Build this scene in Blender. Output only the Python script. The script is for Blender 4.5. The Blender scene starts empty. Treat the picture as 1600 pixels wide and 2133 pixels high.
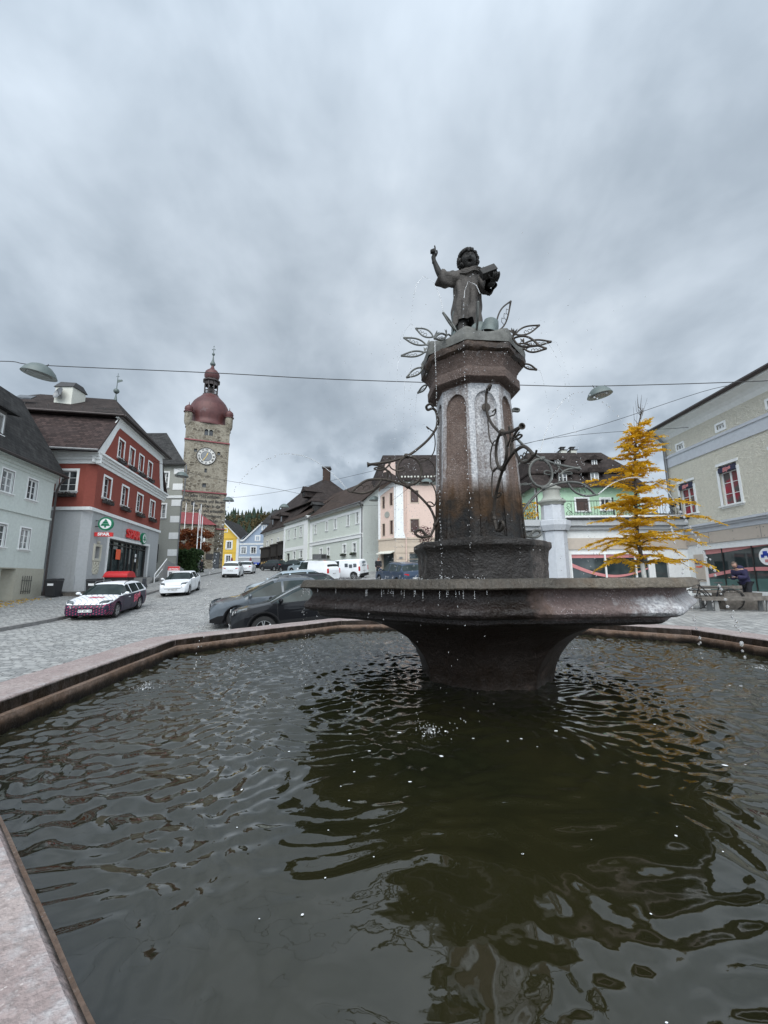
import bpy, bmesh, math, random
import numpy as np
from mathutils import Vector, Matrix, noise

S = bpy.context.scene
COL = S.collection
rnd = random.Random(11)
R = math.radians

# ---------------------------------------------------------------- camera
EYE = 1.6
cam_d = bpy.data.cameras.new('camera'); cam = bpy.data.objects.new('camera', cam_d); COL.objects.link(cam)
cam_d.sensor_fit = 'VERTICAL'; cam_d.sensor_height = 36.0; cam_d.lens = 36.0 * 838 / 2133
cam_d.clip_start = 0.05; cam_d.clip_end = 3000
_p, _r = R(9.45), R(0.4)
fw = Vector((0, math.cos(_p), math.sin(_p))); up0 = Vector((0, -math.sin(_p), math.cos(_p))); rt0 = Vector((1, 0, 0))
rt = rt0 * math.cos(_r) - up0 * math.sin(_r) * -1 * -1
up = up0 * math.cos(_r) + rt0 * math.sin(_r)
rt = fw.cross(up)
cam.matrix_world = Matrix(((rt.x, up.x, -fw.x, 0), (rt.y, up.y, -fw.y, 0), (rt.z, up.z, -fw.z, EYE), (0, 0, 0, 1)))
S.camera = cam
S.view_settings.view_transform = 'Standard'; S.view_settings.look = 'None'
S.view_settings.exposure = 0.54; S.view_settings.gamma = 1.0
S.cycles.max_bounces = 6; S.cycles.diffuse_bounces = 3; S.cycles.glossy_bounces = 3
S.cycles.transmission_bounces = 6; S.cycles.caustics_reflective = False; S.cycles.caustics_refractive = False
S.cycles.sample_clamp_indirect = 4.0

# ---------------------------------------------------------------- node helpers
class NT:
    def __init__(s, tree):
        s.t = tree; s.n = tree.nodes; s.l = tree.links
    def node(s, typ, **kw):
        n = s.n.new(typ)
        for k, v in kw.items():
            if k.startswith('i_'):
                key = k[2:]
                key = int(key) if key.isdigit() else key.replace('_', ' ')
                s.set(n.inputs[key], v)
            else: setattr(n, k, v)
        return n
    def set(s, inp, v):
        if isinstance(v, bpy.types.NodeSocket): s.l.new(v, inp)
        else: inp.default_value = v
    def math(s, op, a, b=0.0, c=0.0, clamp=False):
        n = s.n.new('ShaderNodeMath'); n.operation = op; n.use_clamp = clamp
        s.set(n.inputs[0], a); s.set(n.inputs[1], b); s.set(n.inputs[2], c)
        return n.outputs[0]
    def vmath(s, op, a, b=(0, 0, 0)):
        n = s.n.new('ShaderNodeVectorMath'); n.operation = op
        s.set(n.inputs[0], a); s.set(n.inputs[1], b)
        return n.outputs[0]
    def mix(s, f, a, b, typ='MIX'):
        n = s.n.new('ShaderNodeMixRGB'); n.blend_type = typ
        s.set(n.inputs[0], f); s.set(n.inputs[1], a); s.set(n.inputs[2], b)
        return n.outputs[0]
    def ramp(s, f, stops):
        n = s.n.new('ShaderNodeValToRGB'); e = n.color_ramp.elements
        while len(e) < len(stops): e.new(0.5)
        for el, (p, c) in zip(e, stops):
            el.position = p; el.color = c if len(c) == 4 else (*c, 1)
        s.set(n.inputs[0], f); return n.outputs[0]
    def mrange(s, v, a, b, c=0.0, d=1.0):
        n = s.n.new('ShaderNodeMapRange'); n.clamp = True
        for i, x in enumerate((v, a, b, c, d)): s.set(n.inputs[i], x)
        return n.outputs[0]
    def noise(s, vec, scale, detail=4.0, rough=0.55, dist=0.0):
        n = s.n.new('ShaderNodeTexNoise')
        s.set(n.inputs['Vector'], vec); n.inputs['Scale'].default_value = scale
        n.inputs['Detail'].default_value = detail; n.inputs['Roughness'].default_value = rough
        n.inputs['Distortion'].default_value = dist
        return n.outputs[0]
    def sep(s, v):
        n = s.n.new('ShaderNodeSeparateXYZ'); s.set(n.inputs[0], v); return n.outputs
    def comb(s, x, y, z):
        n = s.n.new('ShaderNodeCombineXYZ')
        for i, q in enumerate((x, y, z)): s.set(n.inputs[i], q)
        return n.outputs[0]

# ---------------------------------------------------------------- sky: overcast, sun hidden behind the camera to the right
SUN_EL, SUN_AZ = 48.0, 186.0           # azimuth clockwise from +Y (the view direction)
sd = Vector((math.sin(R(SUN_AZ)) * math.cos(R(SUN_EL)), math.cos(R(SUN_AZ)) * math.cos(R(SUN_EL)), math.sin(R(SUN_EL))))
W = bpy.data.worlds.new('World'); S.world = W; W.use_nodes = True
T = NT(W.node_tree); T.n.clear()
sky = T.node('ShaderNodeTexSky', sky_type='NISHITA'); sky.sun_disc = False
sky.sun_elevation = R(SUN_EL); sky.sun_rotation = R(SUN_AZ)
g = T.node('ShaderNodeTexCoord').outputs['Generated']
gx, gy, gz = T.sep(g)
zc = T.math('MAXIMUM', gz, 0.0)
den = T.math('ADD', zc, 0.42)
px = T.math('DIVIDE', gx, den); py = T.math('DIVIDE', gy, den)
pv = T.comb(px, T.math('MULTIPLY', py, 0.8), 0.37)
n1 = T.noise(pv, 1.15, 5, 0.55, 0.35)
n2 = T.noise(T.vmath('ADD', pv, (7.3, 2.1, 0)), 4.2, 5, 0.55, 0.2)
n3 = T.noise(T.vmath('ADD', g, (3.1, 1.7, 0.4)), 5.5, 5, 0.5, 0.1)
lowb = T.math('MULTIPLY', T.mrange(gz, 0.03, 0.16), T.mrange(gz, 0.42, 0.24))
cl = T.math('ADD', T.math('MULTIPLY', n1, 0.68), T.math('MULTIPLY', n2, 0.32))
cl = T.math('ADD', T.math('MULTIPLY', T.math('SUBTRACT', cl, 0.5), 1.08), 0.5)
cl = T.math('SUBTRACT', cl, T.math('MULTIPLY', lowb, T.mrange(n3, 0.55, 0.66, 0.0, 0.22)))
# a few heavier cloud banks low over the town
for cd, r_in, r_out, amt in (((-0.205, 0.865, 0.459), 2, 13, .08), ((-0.08, 0.932, 0.352), 2, 12, .07), ((.42, .84, .33), 3, 13, .06), ((-.55, .68, .49), 3, 14, .08), ((.48, .60, .63), 4, 16, .03)):
    dd = T.node('ShaderNodeVectorMath', operation='DOT_PRODUCT'); T.set(dd.inputs[0], T.vmath('NORMALIZE', T.vmath('MULTIPLY', g, (1, 1, 1)))); dd.inputs[1].default_value = Vector(cd).normalized()
    dv = T.math('ADD', dd.outputs['Value'], T.math('MULTIPLY', T.math('SUBTRACT', n3, 0.5), 0.035))
    cl = T.math('SUBTRACT', cl, T.math('MULTIPLY', T.mrange(dv, math.cos(R(r_out)), math.cos(R(r_in))), amt))
ccol = T.ramp(cl, [(0.28, (1.70, 2.05, 2.45)), (0.42, (2.45, 2.87, 3.33)), (0.54, (3.45, 3.93, 4.45)), (0.70, (5.1, 5.6, 6.1))])
# brighter towards the horizon (thin air between the clouds); extra brightness round the unseen sun behind is added to light the walls
hz = T.math('POWER', T.math('SUBTRACT', 1.0, zc), 2.2)
hf = T.math('ADD', 0.66, T.math('MULTIPLY', hz, 1.08))
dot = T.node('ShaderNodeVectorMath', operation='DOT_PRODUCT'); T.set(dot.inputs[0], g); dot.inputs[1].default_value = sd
fill_glow = T.math('POWER', T.math('MAXIMUM', T.math('ADD', T.math('MULTIPLY', dot.outputs['Value'], 0.5), 0.5), 0.0), 3.0)
gf = T.math('ADD', hf, T.math('MULTIPLY', fill_glow, 3.2))
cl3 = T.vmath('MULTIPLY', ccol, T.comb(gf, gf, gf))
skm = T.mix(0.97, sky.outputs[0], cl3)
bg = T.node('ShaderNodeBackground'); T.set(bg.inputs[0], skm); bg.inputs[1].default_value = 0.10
T.l.new(bg.outputs[0], T.node('ShaderNodeOutputWorld').inputs[0])

sun_d = bpy.data.lights.new('sun', 'SUN'); sun = bpy.data.objects.new('sun', sun_d); COL.objects.link(sun)
sun_d.energy = 1.5; sun_d.angle = R(55); sun_d.color = (1.0, 0.955, 0.88)
sun.rotation_euler = sd.to_track_quat('Z', 'Y').to_euler()

# ---------------------------------------------------------------- mesh builder
ROOTLOC = {}
def tag(o, label=None, cat=None, group=None, kind=None):
    for k, v in (('label', label), ('category', cat), ('group', group), ('kind', kind)):
        if v: o[k] = v
    return o
def thing(name, label, cat, loc=(0, 0, 0), rot=(0, 0, 0), group=None, local=False):
    o = bpy.data.objects.new(name, None); COL.objects.link(o)
    o.empty_display_size = 0.2
    o.location = loc; o.rotation_euler = rot
    ROOTLOC[o.name] = Vector((0, 0, 0)) if local else Vector(loc)
    return tag(o, label, cat, group)
def rootof(o):
    while o.parent: o = o.parent
    return o

class MB:
    def __init__(s): s.v = []; s.f = []; s.sm = []; s.at = {}
    def add(s, vs, fs, smooth=False):
        o = len(s.v)
        s.v += [tuple(p) for p in vs]
        s.f += [tuple(i + o for i in f) for f in fs]
        s.sm += [smooth] * len(fs)
        return s
    def box(s, x0, x1, y0, y1, z0, z1):
        vs = [(x, y, z) for z in (z0, z1) for y in (y0, y1) for x in (x0, x1)]
        return s.add(vs, [(0, 2, 3, 1), (4, 5, 7, 6), (0, 1, 5, 4), (2, 6, 7, 3), (0, 4, 6, 2), (1, 3, 7, 5)])
    def fbox(s, F, a, b, n0, n1, z0, z1):
        vs = [F(x, n, z) for z in (z0, z1) for n in (n0, n1) for x in (a, b)]
        return s.add(vs, [(0, 2, 3, 1), (4, 5, 7, 6), (0, 1, 5, 4), (2, 6, 7, 3), (0, 4, 6, 2), (1, 3, 7, 5)])
    def poly(s, pts): return s.add(pts, [tuple(range(len(pts)))])
    def slab(s, pts, off):
        n = len(pts); off = Vector(off)
        vs = [Vector(p) for p in pts] + [Vector(p) + off for p in pts]
        return s.add(vs, [tuple(range(n))[::-1], tuple(range(n, 2 * n))] + [(i, (i + 1) % n, n + (i + 1) % n, n + i) for i in range(n)])
    def hull(s, pts):
        bm = bmesh.new()
        for p in pts: bm.verts.new(p)
        bmesh.ops.convex_hull(bm, input=bm.verts)
        bm.verts.index_update()
        idx = {v: i for i, v in enumerate(bm.verts)}
        s.add([v.co[:] for v in bm.verts], [tuple(idx[v] for v in f.verts) for f in bm.faces]); bm.free(); return s
    def tube(s, pts, r, n=8, smooth=True, cap=True, flat=1.0):
        P = [Vector(p) for p in pts]
        if len(P) < 2: return s
        rs = r if isinstance(r, (list, tuple)) else [r] * len(P)
        t0 = (P[1] - P[0]).normalized()
        a = t0.orthogonal().normalized(); vs = []
        for i, p in enumerate(P):
            t = ((P[min(i + 1, len(P) - 1)] - P[max(i - 1, 0)])).normalized()
            a = (a - t * a.dot(t))
            a = a.normalized() if a.length > 1e-6 else t.orthogonal().normalized()
            b = t.cross(a)
            for k in range(n):
                q = 2 * math.pi * k / n
                vs.append(p + (a * math.cos(q) + b * math.sin(q) * flat) * rs[i])
        fs = [(i * n + k, i * n + (k + 1) % n, (i + 1) * n + (k + 1) % n, (i + 1) * n + k) for i in range(len(P) - 1) for k in range(n)]
        s.add(vs, fs, smooth)
        if cap:
            o = len(s.v) - len(vs)
            s.f += [tuple(o + k for k in range(n))[::-1], tuple(o + (len(P) - 1) * n + k for k in range(n))]; s.sm += [False, False]
        return s
    def lathe(s, prof, c=(0, 0, 0), n=24, a0=0.0, smooth=True, axis=None, cap=False, sx=1.0, sy=1.0):
        vs = []
        ax = Vector(axis).normalized() if axis is not None else None
        if ax: u = ax.orthogonal().normalized(); w = ax.cross(u)
        for r, z in prof:
            for k in range(n):
                q = a0 + 2 * math.pi * k / n
                if ax: vs.append(Vector(c) + u * r * math.cos(q) + w * r * math.sin(q) + ax * z)
                else: vs.append((c[0] + sx * r * math.cos(q), c[1] + sy * r * math.sin(q), c[2] + z))
        fs = [(i * n + k, i * n + (k + 1) % n, (i + 1) * n + (k + 1) % n, (i + 1) * n + k) for i in range(len(prof) - 1) for k in range(n)]
        s.add(vs, fs, smooth)
        if cap:
            o = len(s.v) - len(vs)
            s.f += [tuple(o + k for k in range(n))[::-1], tuple(o + (len(prof) - 1) * n + k for k in range(n))]; s.sm += [False, False]
        return s
    def ball(s, c, r, seg=10, ring=6, sc=(1, 1, 1), rot=None):
        vs = []; 
        for i in range(ring + 1):
            th = math.pi * i / ring
            for k in range(seg):
                ph = 2 * math.pi * k / seg
                q = Vector((math.sin(th) * math.cos(ph) * sc[0], math.sin(th) * math.sin(ph) * sc[1], math.cos(th) * sc[2])) * r
                if rot: q = rot @ q
                vs.append(Vector(c) + q)
        fs = [(i * seg + k, (i + 1) * seg + k, (i + 1) * seg + (k + 1) % seg, i * seg + (k + 1) % seg) for i in range(ring) for k in range(seg)]
        return s.add(vs, fs, True)
    def text(s, body, size, M, ext=0.01, bold=0.0, shear=0.0, align='CENTER'):
        c = bpy.data.curves.new('t', 'FONT'); c.body = body; c.size = size; c.extrude = ext; c.offset = bold
        c.shear = shear; c.align_x = align; c.align_y = 'CENTER'; c.resolution_u = 3
        o = bpy.data.objects.new('t', c); COL.objects.link(o)
        me = bpy.data.meshes.new_from_object(o.evaluated_get(bpy.context.evaluated_depsgraph_get()))
        s.add([M @ v.co for v in me.vertices], [tuple(p.vertices) for p in me.polygons])
        bpy.data.objects.remove(o); bpy.data.curves.remove(c); bpy.data.meshes.remove(me)
        return s
    def build(s, name, mat, parent=None, org=None, sharp=38, attrs=None, mats=None, fmat=None):
        me = bpy.data.meshes.new(name)
        V = np.array(s.v, dtype=float).reshape(-1, 3)
        if parent is not None: V = V - np.array(ROOTLOC[rootof(parent).name])
        elif org is not None: V = V - np.array(org)
        me.from_pydata(V.tolist(), [], s.f)
        me.validate(clean_customdata=False)
        me.polygons.foreach_set('use_smooth', [True] * len(me.polygons) if any(s.sm) else [False] * len(me.polygons))
        uvl = me.uv_layers.new(name='uv').data
        n = len(me.polygons)
        nl = len(me.loops)
        pn = np.empty(n * 3); me.polygons.foreach_get('normal', pn); pn = pn.reshape(-1, 3)
        lt = np.empty(n, dtype=int); me.polygons.foreach_get('loop_total', lt)
        li = np.empty(nl, dtype=int); me.loops.foreach_get('vertex_index', li)
        co = np.empty(len(me.vertices) * 3); me.vertices.foreach_get('co', co); co = co.reshape(-1, 3)
        N = np.repeat(pn, lt, axis=0); Pp = co[li]
        t = np.stack([-N[:, 1], N[:, 0], np.zeros(len(N))], 1); ln = np.linalg.norm(t, axis=1)
        flat = ln < 0.05
        t[flat] = (1, 0, 0); ln[flat] = 1; t /= ln[:, None]
        b = np.cross(N, t); b[flat] = (0, 1, 0)
        uv = np.stack([(Pp * t).sum(1), (Pp * b).sum(1)], 1)
        uvl.foreach_set('uv', uv.ravel())
        if any(s.sm) and sharp: me.set_sharp_from_angle(angle=R(sharp))
        for k, vals in (attrs or s.at).items():
            a = me.attributes.new(k, 'FLOAT', 'POINT'); a.data.foreach_set('value', np.array(vals, dtype=float))
        o = bpy.data.objects.new(name, me); COL.objects.link(o)
        for m in (mats or [mat]): me.materials.append(m)
        if fmat: me.polygons.foreach_set('material_index', fmat)
        if parent is not None: o.parent = parent
        elif org is not None: o.location = org
        return o

class Fr:
    """a facade frame: s along the wall, n outward, z up"""
    def __init__(s, O, d, toward=(0, 0)):
        s.O = Vector((O[0], O[1])); s.d = Vector((d[0], d[1])).normalized()
        s.n = Vector((-s.d.y, s.d.x))
        if s.n.dot(Vector(toward) - s.O) < 0: s.n = -s.n
    def __call__(s, a, n, z):
        p = s.O + s.d * a + s.n * n
        return Vector((p.x, p.y, z))
    def dir3(s): return Vector((s.d.x, s.d.y, 0))
    def nor3(s): return Vector((s.n.x, s.n.y, 0))
    def mat(s, a, n, z, flip=None):
        """matrix for text lying on the wall, readable from outside"""
        x = s.dir3(); nn = s.nor3()
        if x.cross(Vector((0, 0, 1))).dot(nn) < 0: x = -x
        p = s(a, n, z)
        return Matrix(((x.x, 0, nn.x, p.x), (x.y, 0, nn.y, p.y), (x.z, 1, nn.z, p.z), (0, 0, 0, 1)))
    def sub(s, a, n, d=None):
        """a new frame whose origin is moved"""
        q = Fr.__new__(Fr); q.O = s.O + s.d * a + s.n * n; q.d = s.d.copy(); q.n = s.n.copy(); return q
    def turn(s, a, n=0.0):
        """frame of the side wall at s=a, its s axis running inward (-n) and its outward normal +-d"""
        q = Fr.__new__(Fr); q.O = s.O + s.d * a + s.n * n; q.d = -s.n; q.n = s.d.copy() if a > 0.01 else -s.d; return q

def wall(mb, F, s0, s1, z0, z1, holes=(), depth=0.22, n=0.0):
    ss = sorted({s0, s1, *[h[0] for h in holes], *[h[1] for h in holes]})
    zs = sorted({z0, z1, *[h[2] for h in holes], *[h[3] for h in holes]})
    ss = [q for q in ss if s0 - 1e-6 <= q <= s1 + 1e-6]; zs = [q for q in zs if z0 - 1e-6 <= q <= z1 + 1e-6]
    for i in range(len(ss) - 1):
        for j in range(len(zs) - 1):
            cs, cz = (ss[i] + ss[i + 1]) / 2, (zs[j] + zs[j + 1]) / 2
            if any(h[0] < cs < h[1] and h[2] < cz < h[3] for h in holes): continue
            mb.poly([F(ss[i], n, zs[j]), F(ss[i + 1], n, zs[j]), F(ss[i + 1], n, zs[j + 1]), F(ss[i], n, zs[j + 1])])
    for a, b, c, d in holes:
        m = n - depth
        mb.poly([F(a, n, c), F(a, m, c), F(a, m, d), F(a, n, d)]); mb.poly([F(b, n, c), F(b, n, d), F(b, m, d), F(b, m, c)])
        mb.poly([F(a, n, d), F(a, m, d), F(b, m, d), F(b, n, d)]); mb.poly([F(a, n, c), F(b, n, c), F(b, m, c), F(a, m, c)])

def ring(mb, F, a, b, c, d, w, n0, n1):
    """rectangular frame of width w inside a..b, c..d"""
    mb.fbox(F, a, a + w, n0, n1, c, d); mb.fbox(F, b - w, b, n0, n1, c, d)
    mb.fbox(F, a + w, b - w, n0, n1, c, c + w); mb.fbox(F, a + w, b - w, n0, n1, d - w, d)

wrnd = random.Random(77)
def window(root, F, a, b, c, d, fm, gm, cols=2, rows=3, sur=0.12, rec=0.14, sill=True, sash=0.055, sm=None, n=0.0, proud=0.025, bar=0.025, label=None):
    """a..b, c..d is the opening. > frame (surround, sash, glazing bars), pane, sill"""
    if gm is M['pane'] and wrnd.random() < .4: gm = M['panecurtain']
    m = MB()
    if sur > 0:
        ring(m, F, a - sur, b + sur, c - sur, d + sur, sur, n - 0.02, n + proud)
    ring(m, F, a + 0.002, b - 0.002, c + 0.002, d - 0.002, sash, n - rec - 0.04, n - rec + 0.03)
    for i in range(1, cols):
        x = a + (b - a) * i / cols
        m.fbox(F, x - 0.04, x + 0.04, n - rec - 0.03, n - rec + 0.02, c + sash, d - sash)
    for j in range(1, rows):
        z = c + (d - c) * j / rows
        for i in range(cols):
            x0 = a + (b - a) * i / cols + 0.042; x1 = a + (b - a) * (i + 1) / cols - 0.042
            m.fbox(F, x0, x1, n - rec - 0.025, n - rec + 0.01, z - bar / 2, z + bar / 2)
    w = m.build('window', fm, root)
    if label: w['label'] = label
    MB().poly([F(a + 0.01, n - rec - 0.012, c + 0.01), F(b - 0.01, n - rec - 0.012, c + 0.01), F(b - 0.01, n - rec - 0.012, d - 0.01), F(a + 0.01, n - rec - 0.012, d - 0.01)]).build('pane', gm, w)
    if sill:
        MB().fbox(F, a - sur - 0.05, b + sur + 0.05, n - rec + 0.032, n + proud + 0.09, c - 0.06, c - 0.002).build('sill', sm or fm, w)
    return w
# ---------------------------------------------------------------- materials
def new_mat(name):
    m = bpy.data.materials.new(name); m.use_nodes = True
    t = NT(m.node_tree); t.n.clear()
    b = t.node('ShaderNodeBsdfPrincipled'); o = t.node('ShaderNodeOutputMaterial'); t.l.new(b.outputs[0], o.inputs[0])
    return m, t, b
def objco(t): return t.node('ShaderNodeTexCoord').outputs['Object']
def uvco(t): return t.node('ShaderNodeTexCoord').outputs['UV']
def bump(t, b, h, strength, dist=0.02):
    n = t.node('ShaderNodeBump'); n.inputs['Strength'].default_value = strength; n.inputs['Distance'].default_value = dist
    t.set(n.inputs['Height'], h); t.l.new(n.outputs[0], b.inputs['Normal'])
def sc(c, k): return tuple(min(1, x * k) for x in c[:3]) + (1,)
def plain(name, c, rough=0.6, metal=0.0, var=0.12, scale=6.0, bmp=0.0, bs=40.0, spec=0.5, coat=0.0):
    m, t, b = new_mat(name); oc = objco(t)
    f = t.noise(oc, scale, 4)
    t.set(b.inputs['Base Color'], t.mix(t.mrange(f, 0.3, 0.7), sc(c, 1 - var), sc(c, 1 + var)))
    b.inputs['Roughness'].default_value = rough; b.inputs['Metallic'].default_value = metal
    b.inputs['Specular IOR Level'].default_value = spec; b.inputs['Coat Weight'].default_value = coat
    if bmp: bump(t, b, t.noise(oc, bs, 3), bmp)
    return m
def plaster(name, c, dirt=(0.16, 0.15, 0.12), amount=0.45, bs=30.0, bmp=0.25, streak=True, rough_big=0.0):
    m, t, b = new_mat(name); oc = objco(t)
    n = t.noise(oc, 0.55, 5, 0.6); n2 = t.noise(oc, 7.0, 4, 0.6)
    base = t.mix(t.mrange(n2, 0.3, 0.7), sc(c, 0.93), sc(c, 1.06))
    x, y, z = t.sep(oc)
    st = t.noise(t.comb(t.math('MULTIPLY', x, 2.2), t.math('MULTIPLY', y, 2.2), t.math('MULTIPLY', z, 0.22)), 1.6, 4, 0.6)
    f = t.math('MULTIPLY', t.math('MULTIPLY', t.mrange(st, 0.5, 0.78), t.mrange(n, 0.35, 0.7)), amount)
    f2 = t.math('MULTIPLY', t.mrange(t.noise(oc, 1.7, 6, 0.7), 0.6, 0.75), amount * 0.6)
    col = t.mix(t.math('MAXIMUM', f, f2), base, (*dirt, 1))
    t.set(b.inputs['Base Color'], col); b.inputs['Roughness'].default_value = 0.9; b.inputs['Specular IOR Level'].default_value = 0.2
    h = t.noise(oc, bs, 3)
    if rough_big:
        v = t.node('ShaderNodeTexVoronoi'); v.inputs['Scale'].default_value = rough_big
        t.set(v.inputs['Vector'], t.vmath('ADD', t.vmath('MULTIPLY', oc, (1, 1, 1.6)), t.vmath('MULTIPLY', t.comb(n2, n2, n2), (0.5, 0.5, 0.5))))
        h = t.math('ADD', t.math('MULTIPLY', v.outputs[0], 1.2), t.math('MULTIPLY', h, 0.5))
    bump(t, b, h, bmp, 0.02 if not rough_big else 0.05)
    return m
def tiles(name, c1, c2, w=0.2, h=0.16, bmp=0.7, moss=None):
    m, t, b = new_mat(name); uv = uvco(t); oc = objco(t)
    br = t.node('ShaderNodeTexBrick'); t.set(br.inputs['Vector'], uv)
    br.inputs['Scale'].default_value = 1.0; br.inputs['Brick Width'].default_value = w; br.inputs['Row Height'].default_value = h
    br.inputs['Mortar Size'].default_value = 0.012; br.inputs['Mortar Smooth'].default_value = 0.3; br.inputs['Bias'].default_value = 0.0
    br.inputs['Color1'].default_value = (*c1, 1); br.inputs['Color2'].default_value = (*c2, 1); br.inputs['Mortar'].default_value = sc(c1, 0.3)
    col = t.mix(t.mrange(t.noise(oc, 0.8, 5, 0.65), 0.35, 0.7, 0.0, 0.45), br.outputs[0], (*(moss or sc(c2, 1.5)[:3]), 1))
    t.set(b.inputs['Base Color'], col); b.inputs['Roughness'].default_value = 0.85; b.inputs['Specular IOR Level'].default_value = 0.12
    x, y, _ = t.sep(uv)
    saw = t.math('FRACT', t.math('DIVIDE', y, h))
    hh = t.math('ADD', t.math('MULTIPLY', t.math('SUBTRACT', 1.0, saw), 0.6), t.math('MULTIPLY', br.outputs['Fac'], -0.6))
    bump(t, b, hh, bmp, 0.03)
    return m
def attr(t, name):
    a = t.node('ShaderNodeAttribute'); a.attribute_name = name; return a.outputs['Fac']
def granite(name, c1, c2, rough=0.75, spk=(0.45, 0.40, 0.38), bmp=0.5, spkamt=0.5, wetk=0.28):
    """coarse granite; attributes lime (white crust), algae (brown-black growth), wet (dark water film)"""
    m, t, b = new_mat(name); oc = objco(t)
    n = t.noise(oc, 2.2, 5, 0.65); fine = t.noise(oc, 45, 3, 0.6)
    v = t.node('ShaderNodeTexVoronoi'); v.inputs['Scale'].default_value = 75; t.set(v.inputs['Vector'], oc)
    base = t.mix(t.mrange(n, 0.35, 0.65), (*c1, 1), (*c2, 1))
    base = t.mix(t.mrange(fine, 0.3, 0.7, 0.0, 0.5), base, sc(c1, 0.45))
    v3 = t.node('ShaderNodeTexVoronoi'); v3.inputs['Scale'].default_value = 60; t.set(v3.inputs['Vector'], oc)
    sx = t.sep(v3.outputs['Color'])[0]
    sp = t.math('MULTIPLY', t.math('LESS_THAN', v.outputs[0], 0.22), spkamt)
    base = t.mix(t.math('MULTIPLY', sp, t.mrange(t.noise(oc, 5, 4), 0.4, 0.62)), base, (*spk, 1))
    base = t.mix(t.math('MULTIPLY', t.math('GREATER_THAN', sx, 0.72), 0.35), base, sc(c2, 0.4))
    lime = attr(t, 'lime'); alg = attr(t, 'algae'); wet = attr(t, 'wet')
    x, y, z = t.sep(oc)
    drip = t.noise(t.comb(t.math('MULTIPLY', x, 9), t.math('MULTIPLY', y, 9), t.math('MULTIPLY', z, 1.1)), 1.3, 5, 0.65)
    patch = t.noise(oc, 6, 6, 0.7)
    lf = t.mrange(t.math('ADD', lime, t.math('ADD', t.math('MULTIPLY', drip, 0.75), t.math('ADD', t.math('MULTIPLY', patch, 0.55), t.math('MULTIPLY', fine, 0.35)))), 1.12, 1.55)
    lc = t.mix(t.mrange(fine, 0.35, 0.65), (0.30, 0.31, 0.33, 1), (0.58, 0.58, 0.58, 1))
    base = t.mix(t.math('MULTIPLY', lf, 0.92), base, lc)
    af = t.mrange(t.math('ADD', alg, t.math('ADD', t.math('MULTIPLY', drip, 0.75), t.math('MULTIPLY', patch, 0.45))), 0.95, 1.4)
    ac = t.mix(t.mrange(t.math('ADD', t.math('MULTIPLY', patch, 0.5), t.math('MULTIPLY', alg, 0.35)), 0.4, 0.62), (0.072, 0.036, 0.013, 1), (0.010, 0.008, 0.006, 1))
    base = t.mix(af, base, ac)
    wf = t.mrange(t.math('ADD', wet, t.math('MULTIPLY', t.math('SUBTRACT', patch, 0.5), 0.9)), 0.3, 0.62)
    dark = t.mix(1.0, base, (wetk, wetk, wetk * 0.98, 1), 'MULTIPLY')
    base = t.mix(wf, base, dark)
    t.set(b.inputs['Base Color'], base)
    t.set(b.inputs['Roughness'], t.mrange(wf, 0, 1, rough, 0.42)); b.inputs['Specular IOR Level'].default_value = 0.3
    bump(t, b, t.math('ADD', fine, t.math('MULTIPLY', t.noise(oc, 14, 4, 0.6), 1.6)), bmp, 0.012)
    return m

M = {}
M['col'] = granite('column_granite', (0.105, 0.068, 0.053), (0.170, 0.126, 0.106), bmp=0.75, spkamt=0.85)
M['bowl'] = granite('bowl_granite', (0.135, 0.095, 0.088), (0.215, 0.170, 0.160), spk=(0.55, 0.5, 0.5), spkamt=0.9, bmp=1.0, wetk=0.16)
M['ped'] = granite('pedestal_granite', (0.115, 0.080, 0.066), (0.18, 0.140, 0.12), bmp=0.6, wetk=0.30)
M['lip'] = granite('lip_granite', (0.10, 0.085, 0.065), (0.165, 0.14, 0.11), bmp=1.0, spkamt=0.3, wetk=0.45)
M['cap'] = granite('capital_granite', (0.082, 0.055, 0.045), (0.125, 0.092, 0.078), bmp=0.6, spkamt=.8)
M['plinth'] = granite('plinth_granite', (0.10, 0.08, 0.07), (0.16, 0.135, 0.12), bmp=1.0, wetk=0.16)
M['rim'] = granite('rim_granite', (0.30, 0.235, 0.225), (0.40, 0.34, 0.32), spk=(0.6, 0.55, 0.52), bmp=0.6, wetk=0.35)
M['basin'] = granite('basin_granite', (0.20, 0.125, 0.085), (0.27, 0.20, 0.16), bmp=0.5, wetk=0.25)
M['iron'] = plain('wrought_iron', (0.050, 0.042, 0.035), 0.55, 0.5, 0.4, 9, 0.25, 60, 0.3)
M['irongrey'] = plain('patinated_iron', (0.115, 0.118, 0.110), 0.55, 0.5, 0.35, 9, 0.2, 60, 0.3)
M['copper'] = plain('grey_sheet', (0.13, 0.13, 0.12), 0.7, 0.2, 0.3, 12, 0.3, 90, 0.3)
M['bronze'] = plain('dark_bronze', (0.020, 0.0185, 0.017), 0.6, 0.1, 0.5, 9, 0.5, 45, 0.3)
M['bronzelight'] = plain('bronze_robe', (0.055, 0.049, 0.044), 0.62, 0.1, 0.45, 6, 0.5, 45, 0.3)
M['bronzegreen'] = plain('green_bronze', (0.095, 0.118, 0.113), 0.55, 0.2, 0.3, 10, 0.3, 60)

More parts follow.
